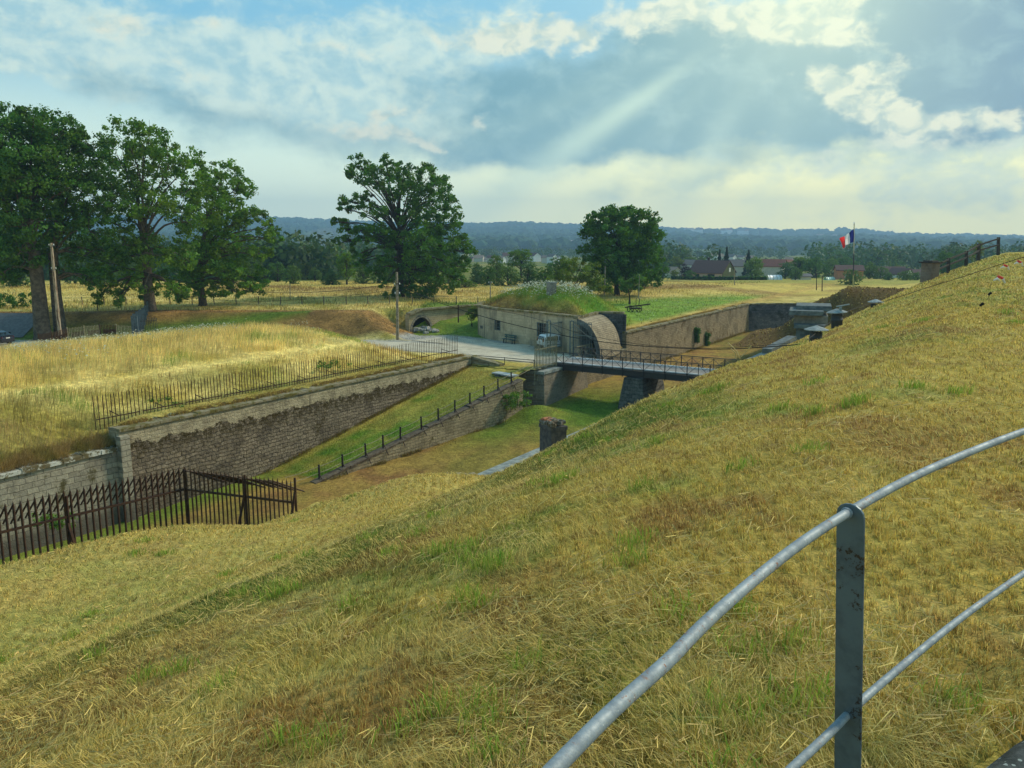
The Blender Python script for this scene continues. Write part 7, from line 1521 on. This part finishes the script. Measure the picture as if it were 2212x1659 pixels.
# ---- mown straw lying in swathes
def straw(n, r0, r1, seed):
    rs = np.random.RandomState(seed); x, y = polar(n, r0, r1, rs); k = rampart_ok(x, y) & (fbm(x, y, .9, 305)*.6+fbm(x, y, 3.5, 306)*.4 > .53+rs.uniform(-.06, .10, len(x))); x, y = x[k], y[k]; r = np.hypot(x, y); n = len(x); z = z_rampart(x, y)+rs.uniform(.015, .07, n)*(1+.02*r)
    L = rs.uniform(.03, .15, n)**1.0*(1+.02*r); w = rs.uniform(.0018, .0034, n)*(1+.24*np.maximum(r-2.5, 0)); down = math.atan2(DX, -DY); az_ = down+3.4*(fbm(x, y, .9, 307)-.5)*2+rs.normal(0, .8, n)
    hx, hy = np.cos(az_), np.sin(az_); x2, y2 = x+hx*L, y+hy*L; z2 = z_rampart(x2, y2)+rs.uniform(.0, .07, n)
    sx_, sy_ = -hy*w/2, hx*w/2; up = w*rs.uniform(-.5, .5, n); V = np.stack([np.stack([x-sx_, y-sy_, z-up], 1), np.stack([x+sx_, y+sy_, z+up], 1), np.stack([x2+sx_*.6, y2+sy_*.6, z2+up], 1), np.stack([x2-sx_*.6, y2-sy_*.6, z2-up], 1)], 1).reshape(-1, 3)
    c = lerp(PALE[None], np.array([.55, .36, .16])[None], rs.uniform(0, 1, n)**1.5)*rs.uniform(.7, 1.25, n)[:, None]
    o = mesh_np('cut_straw', V, np.arange(4*n).reshape(-1, 4), M_blade, np.repeat(c, 4, 0)); tag(o, 'pale mown straw lying in swathes over the slope', 'straw', None, 'stuff')
straw(70000, 1.3, 75, 403)
rs = np.random.RandomState(88); x, y = polar(230000, 1.3, 60, rs); k = rampart_ok(x, y) & (fbm(x, y, .8, 305)*.6+fbm(x, y, 3.0, 306)*.4 > .50+rs.uniform(-.10, .10, len(x))); x, y = x[k], y[k]; r = np.hypot(x, y); n = len(x)
c = lerp(PALE[None], STRAW[None], rs.uniform(0, 1, n))*rs.uniform(.45, 1.25, n)[:, None]
blades('lying_grass', x, y, z_rampart(x, y)+rs.uniform(0, .03, n), rs.uniform(.04, .115, n)*(1+.02*r), rs.uniform(.0016, .0032, n)*(1+.24*np.maximum(r-2.5, 0)), rs.uniform(.86, .985, n), math.atan2(DX, -DY)+4.0*(fbm(x, y, 1.1, 309)-.5)*2+rs.normal(0, .6, n), c, rs, 'limp mown grass lying over the slope')
# ---- green tufts
x, y = polar(170, 1.6, 30, rs); k = rampart_ok(x, y) & (fbm(x, y, 3, 51)+0*x > .46); X0, Y0 = x[k], y[k]; n = len(X0); m_ = 70; x = np.repeat(X0, m_)+rs.normal(0, .055, n*m_)*np.repeat(1+.06*np.hypot(X0, Y0), m_); y = np.repeat(Y0, m_)+rs.normal(0, .055, n*m_)*np.repeat(1+.06*np.hypot(X0, Y0), m_)
r = np.hypot(x, y); k = rampart_ok(x, y); x, y, r = x[k], y[k], r[k]; n = len(x); c = lerp(GREEN[None]*1.5, OLIVE[None]*1.5, rs.uniform(0, 1, n))*rs.uniform(.7, 1.3, n)[:, None]
blades('green_tufts', x, y, z_rampart(x, y), rs.uniform(.07, .17, n), rs.uniform(.003, .006, n)*(1+.15*np.maximum(r-2.5, 0)), rs.uniform(.2, .75, n), rs.uniform(0, 6.28, n), c, rs, 'scattered fresh green grass tufts on the slope')
# a few long stems against the ditch at the brow
def stems(name, lst, lab):
    mb = MB()
    for (u0, v0, u1, v1, y) in lst:
        a_, b_ = P(u0, v0, y), P(u1, v1, y-.2); mid = a_.lerp(b_, .5)+Vector((.05, 0, .03)); mb.tube(smooth_line([a_, mid, b_], 4), [.014]*8+[.022], 4, False)
    o = mb.build(name, simple('bleached_stem', (.62, .5, .26), (.5, .4, .2), 4, .8), None, P(*lst[0][:2], lst[0][4])); tag(o, lab, 'grass stems', None, 'stuff')
stems('long_stems', [(740, 359, 728, 343, 24), (740, 358, 751, 345.5, 24), (736, 359, 731, 349, 24), (662, 397, 676, 386, 21), (663, 399, 657, 393, 21), (505, 476, 512, 468, 28)], 'long bleached grass stems standing against the ditch')
# ---- tall hay on the parapet bank
def tall(n, seed, yr, hs, ws, mask, tf, name, lab, zf=z_upper, lean=(.28, .16), az0=None, trim=None):
    rs = np.random.RandomState(seed); x, y = polar(n, yr[0], yr[1], rs); k = mask(x, y, rs); x, y = x[k], y[k]; n = len(x); r = np.hypot(x, y); z = zf(x, y)-.02
    c = tf(x, y); h = rs.uniform(hs[0], hs[1], n)*(.6+.8*fbm(x, y, 3.0, seed+1)); 
    if trim is not None: h = h*trim(x, y)
    w = rs.uniform(ws[0], ws[1], n)*r/50; az_ = (0.6 if az0 is None else az0)+rs.normal(0, 1.1, n)
    br = rs.uniform(.6, 1.3, n)[:, None]*(1+rs.normal(0, .05, (n, 3)))*(.45+1.1*fbm(x, y, .9, seed+9))[:, None]*(.6+.8*fbm(x, y, 3.1, seed+5))[:, None]*np.array([.98, .97, 1.12])[None]; blades(name, x, y, z, h, w, np.clip(rs.normal(lean[0], lean[1], n), 0, .95), az_, c*br, rs, lab)
def bank_mask(x, y, rs):
    a_, b_ = toab(x, y); roady = np.interp(x, [q[0] for q in ROAD], [q[1] for q in ROAD]); d = segdist(x, y, ROAD); return (b_ > 41.3) & (a_ < 59.5) & (y < roady) & (d > 4.3) & (b_ < 90)
def bank_trim(x, y):
    a_, b_ = toab(x, y); t = np.where(b_ < 48.2, .75, 1.15); t = t*(1-.72*np.exp(-((b_-47.3)/.75)**2)); t = t*np.where((b_ < 43.4) & (a_ > 25), .35, 1.0); t = t*np.where((a_ < 25) & (b_ < 46), 1.35, 1.0); t = t*(1-.55*sm(a_, 47.5, 49.5)*(b_ > 48)); return t*(1-.55*sm(a_, 53, 58))
def bank_tint(x, y):
    a_, b_ = toab(x, y); c = tint_upper(x, y); n2 = fbm(x, y, 1.6, 312); c = lerp(c, PALE[None]*1.08, sm(b_, 47.8, 49.5)*.72); c = lerp(c, np.array([.50, .30, .10])[None], sm(n2, .5, .7)*.5*(b_ < 47)); g = fbm(x, y, 2.6, 313)
    return lerp(c, GREEN[None]*1.5, sm(g, .60, .70)*.75*(b_ < 54))
tall(260000, 501, (36, 98), (.34, .78), (.010, .024), bank_mask, bank_tint, 'tall_hay', 'tall pale hay waving on the bank behind the ditch wall', trim=bank_trim)
# overhanging tuft above the low wall's end
def corner_mask(x, y, rs): a_, b_ = toab(x, y); return (b_ > 41.2) & (b_ < 46.5) & (a_ < 24.8) & (a_ > -6)
tall(80000, 502, (24, 48), (.6, 1.25), (.010, .020), corner_mask, lambda x, y: lerp(np.array([.58, .40, .15])[None], OLIVE[None], sm(fbm(x, y, 1.4, 77), .5, .7)*.6), 'tall_hay', 'long amber hay hanging over the low wall at the left', lean=(.5, .2), az0=math.atan2(-DX, DY)+0.0)
# meadow hay beyond the road
def meadow_mask(x, y, rs):
    a_, b_ = toab(x, y); roady = np.interp(x, [q[0] for q in ROAD], [q[1] for q in ROAD]); d = segdist(x, y, ROAD)
    hx = ((x > -10) & (x < 14.5) & (y > 76) & (y < 107)); return (y > roady) & (d > 13.5+(x > -12)*4) & ~hx & ~in_ditch(x, y) & ~((b_ < 47) & (x > 8)) & (segdist(x, y, [(-110, 80), (-62, 90.5), (-56, 92.4), (-62, 97), (-95, 106)]) > 3)
tall(120000, 503, (88, 190), (.18, .50), (.016, .034), meadow_mask, tint_upper, 'meadow_hay', 'dry meadow grass across the field', trim=lambda x, y: np.where(fbm(x, y, 12, 19) > .47, 1.0, .45)*np.where(y > 150, .6, 1))
def green_mask(x, y, rs): a_, b_ = toab(x, y); return (b_ > 35.2) & (b_ < 58) & (a_ > 76) & (a_ < 160) & ~((x < 14.5) & (y < 107) & (y > 70))
tall(60000, 504, (80, 150), (.08, .26), (.016, .03), green_mask, tint_upper, 'meadow_grass', 'green grass strip behind the tan ditch wall')
def slope_mask(x, y, rs): roady = np.interp(x, [q[0] for q in ROAD], [q[1] for q in ROAD]); d = segdist(x, y, ROAD); return (y > roady) & (d > 4.4) & (d < 14.5) & (x < -3)
tall(60000, 505, (80, 125), (.06, .2), (.016, .03), slope_mask, tint_upper, 'slope_grass', 'short brown grass on the slope behind the gravel road')
# ditch and ramp
def ditch_mask(x, y, rs): a_, b_ = toab(x, y); return (b_ > 20) & (b_ < np.where(a_ < 57.6, 36.2, 33.6)) & (a_ < 121) & ((RB1.x-RB0.x)*(y-RB0.y)-(RB1.y-RB0.y)*(x-RB0.x) < .3) if False else (b_ > 20) & (b_ < np.where(a_ < 57.6, 40.3, 33.6)) & (a_ < 121) & (np.array((RB1.x-RB0.x)*(y-RB0.y)-(RB1.y-RB0.y)*(x-RB0.x)) < .3)
tall(110000, 506, (36, 125), (.05, .15), (.012, .026), ditch_mask, tint_ditch, 'ditch_grass', 'short mown grass on the ditch floor', zf=z_ditch, lean=(.5, .2))
rs = np.random.RandomState(9); n = 30000; s_ = rs.uniform(0, 1, n); t_ = rs.uniform(.12, 1, n); p0 = np.array(RB0)[None]*(1-s_[:, None])+np.array(RB1)[None]*s_[:, None]; qa = np.array(AB(33.0, 40.5).to_2d()); qb = np.array(AB(57.9, 40.5).to_2d()); q0 = qa[None]*(1-s_[:, None])+qb[None]*s_[:, None]
pp = p0*(1-t_[:, None])+q0*t_[:, None]; zr0 = -15.0+3.75*s_**1.05; zq = -15.1+4.3*s_; zz = zr0+(zq-zr0)*t_; c = tint_ramp(pp[:, 0], pp[:, 1])*rs.uniform(.7, 1.3, n)[:, None]
blades('ramp_grass', pp[:, 0], pp[:, 1], zz-.02, rs.uniform(.05, .16, n), rs.uniform(.012, .026, n), rs.uniform(.1, .7, n), rs.uniform(0, 6.28, n), c, rs, 'green mown grass on the ramp')
# roof: grass and white flowering umbels
n = 26000; j = rs.randint(0, len(V_roof := V) if False else 1, n) if False else None
RV = np.array([tuple(v.co) for v in roof.data.vertices])+np.array(BUN.location); idx = rs.randint(0, len(RV), 30000); pr_ = RV[idx]+np.column_stack([rs.normal(0, .22, 30000), rs.normal(0, .22, 30000), np.zeros(30000)]); rad_ = np.hypot(pr_[:, 0]-ctr[0], pr_[:, 1]-ctr[1]); n = len(pr_)
c = tint_roof(pr_[:, 0], pr_[:, 1])*rs.uniform(.7, 1.35, n)[:, None]; dry_ = rs.uniform(0, 1, n) < .15; c[dry_] = STRAW*.8
blades('roof_grass', pr_[:, 0], pr_[:, 1], pr_[:, 2]-.06, rs.uniform(.12, .38, n), rs.uniform(.018, .036, n), rs.uniform(.1, .7, n), rs.uniform(0, 6.28, n), c, rs, 'rough grass growing on the bunker roof')
def umbels(name, x, y, z, h, rad, rs, lab, green=(.16, .26, .07)):
    n = len(x); w = .02; blades(name+'_stalks', x, y, z, h, np.full(n, w), rs.uniform(0, .25, n), rs.uniform(0, 6.28, n), np.tile(np.array(green)[None], (n, 1))*rs.uniform(.7, 1.3, n)[:, None], rs, lab.replace('white flower heads', 'flower stalks'), curved=False)
    k = 6; an_ = np.arange(k)*2*math.pi/k; V = []; C0_ = np.stack([x, y, z+h*.97], 1); rr = rad*rs.uniform(.6, 1.3, n); tx, ty = rs.normal(0, .35, n), rs.normal(0, .35, n)
    for a_ in an_: dx, dy = np.cos(a_)*rr, np.sin(a_)*rr; V.append(C0_+np.stack([dx, dy, dx*tx+dy*ty+.25*rr], 1))
    V.append(C0_); V = np.stack(V, 1).reshape(-1, 3); F = np.array([(i_, (i_+1) % k, k) for i_ in range(k)])[None]+(np.arange(n)*(k+1))[:, None, None]
    c = np.tile(np.array([.62, .64, .50])[None], (n, 1))*rs.uniform(.6, 1.15, n)[:, None]; o = mesh_np(name, V, F.reshape(-1, 3), M_blade, np.repeat(c, k+1, 0)); tag(o, lab, 'flowers', None, 'stuff')
top_ = RV[(RV[:, 2] > -6.35) & (RV[:, 1] > 84.5)]; top_ = top_[(fbm(top_[:, 0], top_[:, 1], 2.5, 71) > .40)]
idx = rs.randint(0, len(top_), 1500); q = top_[idx]+np.column_stack([rs.normal(0, .3, 1500), rs.normal(0, .3, 1500), np.zeros(1500)]); q = q[(np.hypot(q[:, 0]-4.25, q[:, 1]-87) > .9)]
umbels('wildflowers', q[:, 0], q[:, 1], q[:, 2]-.05, rs.uniform(.35, .9, len(q)), .07, rs, 'white flower heads of wild carrot crowding the bunker roof')
x, y = polar(9000, 55, 92, rs, -38, -3); a_, b_ = toab(x, y); k = bank_mask(x, y, rs) & (b_ > 50.5) & (a_ < 50) & (fbm(x, y, 3.5, 72) > .53); x, y = x[k], y[k]; umbels('wildflowers', x, y, z_upper(x, y), rs.uniform(.5, .95, len(x)), .05, rs, 'white flower heads scattered along the crest of the hay bank', (.3, .3, .12))
x, y = polar(4000, 92, 135, rs, 4, 26); k = green_mask(x, y, rs) & (fbm(x, y, 4, 73) > .56); x, y = x[k], y[k]; umbels('wildflowers', x, y, z_upper(x, y), rs.uniform(.15, .35, len(x)), .05, rs, 'white flower heads dotted over the green strip', (.14, .22, .06))
# weeds round the foot of the abutment mound, walls and slab
def weeds(cx, cy, cz, sx_, sy_, sz_, n_, lab, name='weed_clump', col=(.9, .9, .6), seed=1, size=.07):
    rs = np.random.RandomState(seed); root = thing(name, lab, 'weeds', (cx, cy, cz)); C = np.column_stack([rs.normal(cx, sx_, n_), rs.normal(cy, sy_, n_), cz+rs.uniform(0, sz_, n_)]); p, _ = leaves(C, np.full(n_, .22), 30, rs); cl = rs.uniform(.6, 1.4, len(p))[:, None]; leafmesh('foliage', p, size, M_bush, rs, np.array(col)[None]*cl*1.5, root)
    MB().tube([(cx, cy, cz-.1), (cx+.05, cy, cz+sz_*.5), (cx, cy, cz+sz_)], [.03, .02, .01], 5, False).build('stem', M_barkd, root)
q = G(517, 402, -12.6); weeds(q.x, q.y, q.z-.4, .55, .4, 1.1, 55, 'tangled dull green weeds climbing the upper end of the retaining wall', seed=3)
q = G(503, 408, -13.2); weeds(q.x, q.y, q.z-.3, .4, .3, .8, 30, 'smaller weed tangle on the retaining wall, left of the bigger one', seed=4, col=(1.2, .9, .5))
q = G(441, 398.0, -12.0)
q = P(156, 402, 47); q.z = gz(q.x, q.y); weeds(q.x, q.y+.8, q.z-.1, .6, .4, .35, 16, 'dark green weeds behind the left part of the spiked fence', seed=5); q = P(322, 357.5, 60); weeds(q.x, q.y, gz(q.x, q.y)-.1, .8, .6, .4, 20, 'green weeds behind the middle of the spiked fence', seed=6)
q = P(50, 480, 35.8); weeds(q.x, q.y-.1, -13.2, .5, .1, .7, 26, 'green plant growing out of the low wall at the left', seed=7); q = P(98, 477, 40); 

# hay hanging over the coping of the low wall
rs = np.random.RandomState(66); n = 26000; a_ = rs.uniform(-7, 24.7, n); b_ = rs.uniform(40.75, 41.9, n); x = DX*a_-DY*b_; y = DY*a_+DX*b_; k = fbm(a_, b_, 1.6, 5) > .36; x, y, a_, b_ = x[k], y[k], a_[k], b_[k]; n = len(x)
c = lerp(np.array([.50, .34, .12])[None], OLIVE[None], sm(fbm(x, y, 1.2, 78), .5, .7)*.6)*(rs.uniform(.5, 1.3, n)*(.45+1.1*fbm(x, y, .8, 3)))[:, None]
blades('overhanging_hay', x, y, np.full(n, -11.06)+(b_-40.75)*.35, rs.uniform(.35, .95, n), rs.uniform(.008, .018, n), np.clip(rs.normal(.78, .15, n), 0, .97), math.atan2(-DX, DY)+rs.normal(0, .9, n), c, rs, 'amber hay drooping over the white coping of the low wall')
# rank growth along the feet and heads of the walls
def foot(p, q, n, hmin, hmax, sp, seed, lab, cols=(OLIVE*.7, BROWN*.8)):
    rs = np.random.RandomState(seed); t_ = rs.uniform(0, 1, n); p = np.array(p); q = np.array(q); B = p[None]*(1-t_[:, None])+q[None]*t_[:, None]; B[:, 0] += rs.normal(0, sp, n); B[:, 1] += rs.normal(0, sp, n); k = fbm(B[:, 0], B[:, 1], 1.7, seed) > .42+rs.uniform(-.1, .1, n); B = B[k]; m = len(B)
    cc = lerp(cols[0][None], cols[1][None], rs.uniform(0, 1, m))*rs.uniform(.6, 1.5, m)[:, None]; blades('wall_foot_growth', B[:, 0], B[:, 1], B[:, 2]-.03, rs.uniform(hmin, hmax, m), rs.uniform(.012, .03, m), rs.uniform(.05, .7, m), rs.uniform(0, 6.28, m), cc, rs, lab)
A3 = lambda a_, b_, z_: tuple(AB(a_, b_, z_))
rp = [ramp_pt(s_, .97) for s_ in (0, 1)]; foot(rp[0], rp[1], 9000, .08, .32, .12, 31, 'weeds along the foot of the long mossy wall')
foot((RB0.x, RB0.y, -15.2), (RB1.x, RB1.y, -13.6), 100, .1, .3, .1, 32, 'weeds below the retaining wall')
for k in range(12):
    e0 = RB0.lerp(RB1, k/12); e1 = RB0.lerp(RB1, (k+1)/12); ou = Vector((RB1.y-RB0.y, -(RB1.x-RB0.x))).normalized()*.12; z0 = float(z_ditch(np.array([e0.x]), np.array([e0.y]))[0]); z1 = float(z_ditch(np.array([e1.x]), np.array([e1.y]))[0])
    if k % 2 == 0: foot((e0.x+ou.x, e0.y+ou.y, z0), (e1.x+ou.x, e1.y+ou.y, z1), 500, .1, .35, .1, 40+k, f'weeds at the foot of the retaining wall, clump {["lowest", "second", "third", "fourth", "fifth", "topmost"][k//2]} up the ramp')
foot(A3(76.9, 33.6, -13.5), A3(121, 33.6, -13.4), 7000, .1, .4, .14, 33, 'weeds along the foot of the tan ditch wall')
foot(A3(25, 41.1, -9.98), A3(57.5, 41.1, -9.98), 16000, .06, .26, .16, 34, 'brown grass fringe on top of the long mossy wall', (BROWN*.9, STRAW*.7))
foot(A3(77, 34.5, -9.25), A3(121, 34.5, -9.25), 9000, .06, .22, .14, 35, 'brown grass fringe on top of the tan ditch wall', (BROWN*.9, STRAW*.7))
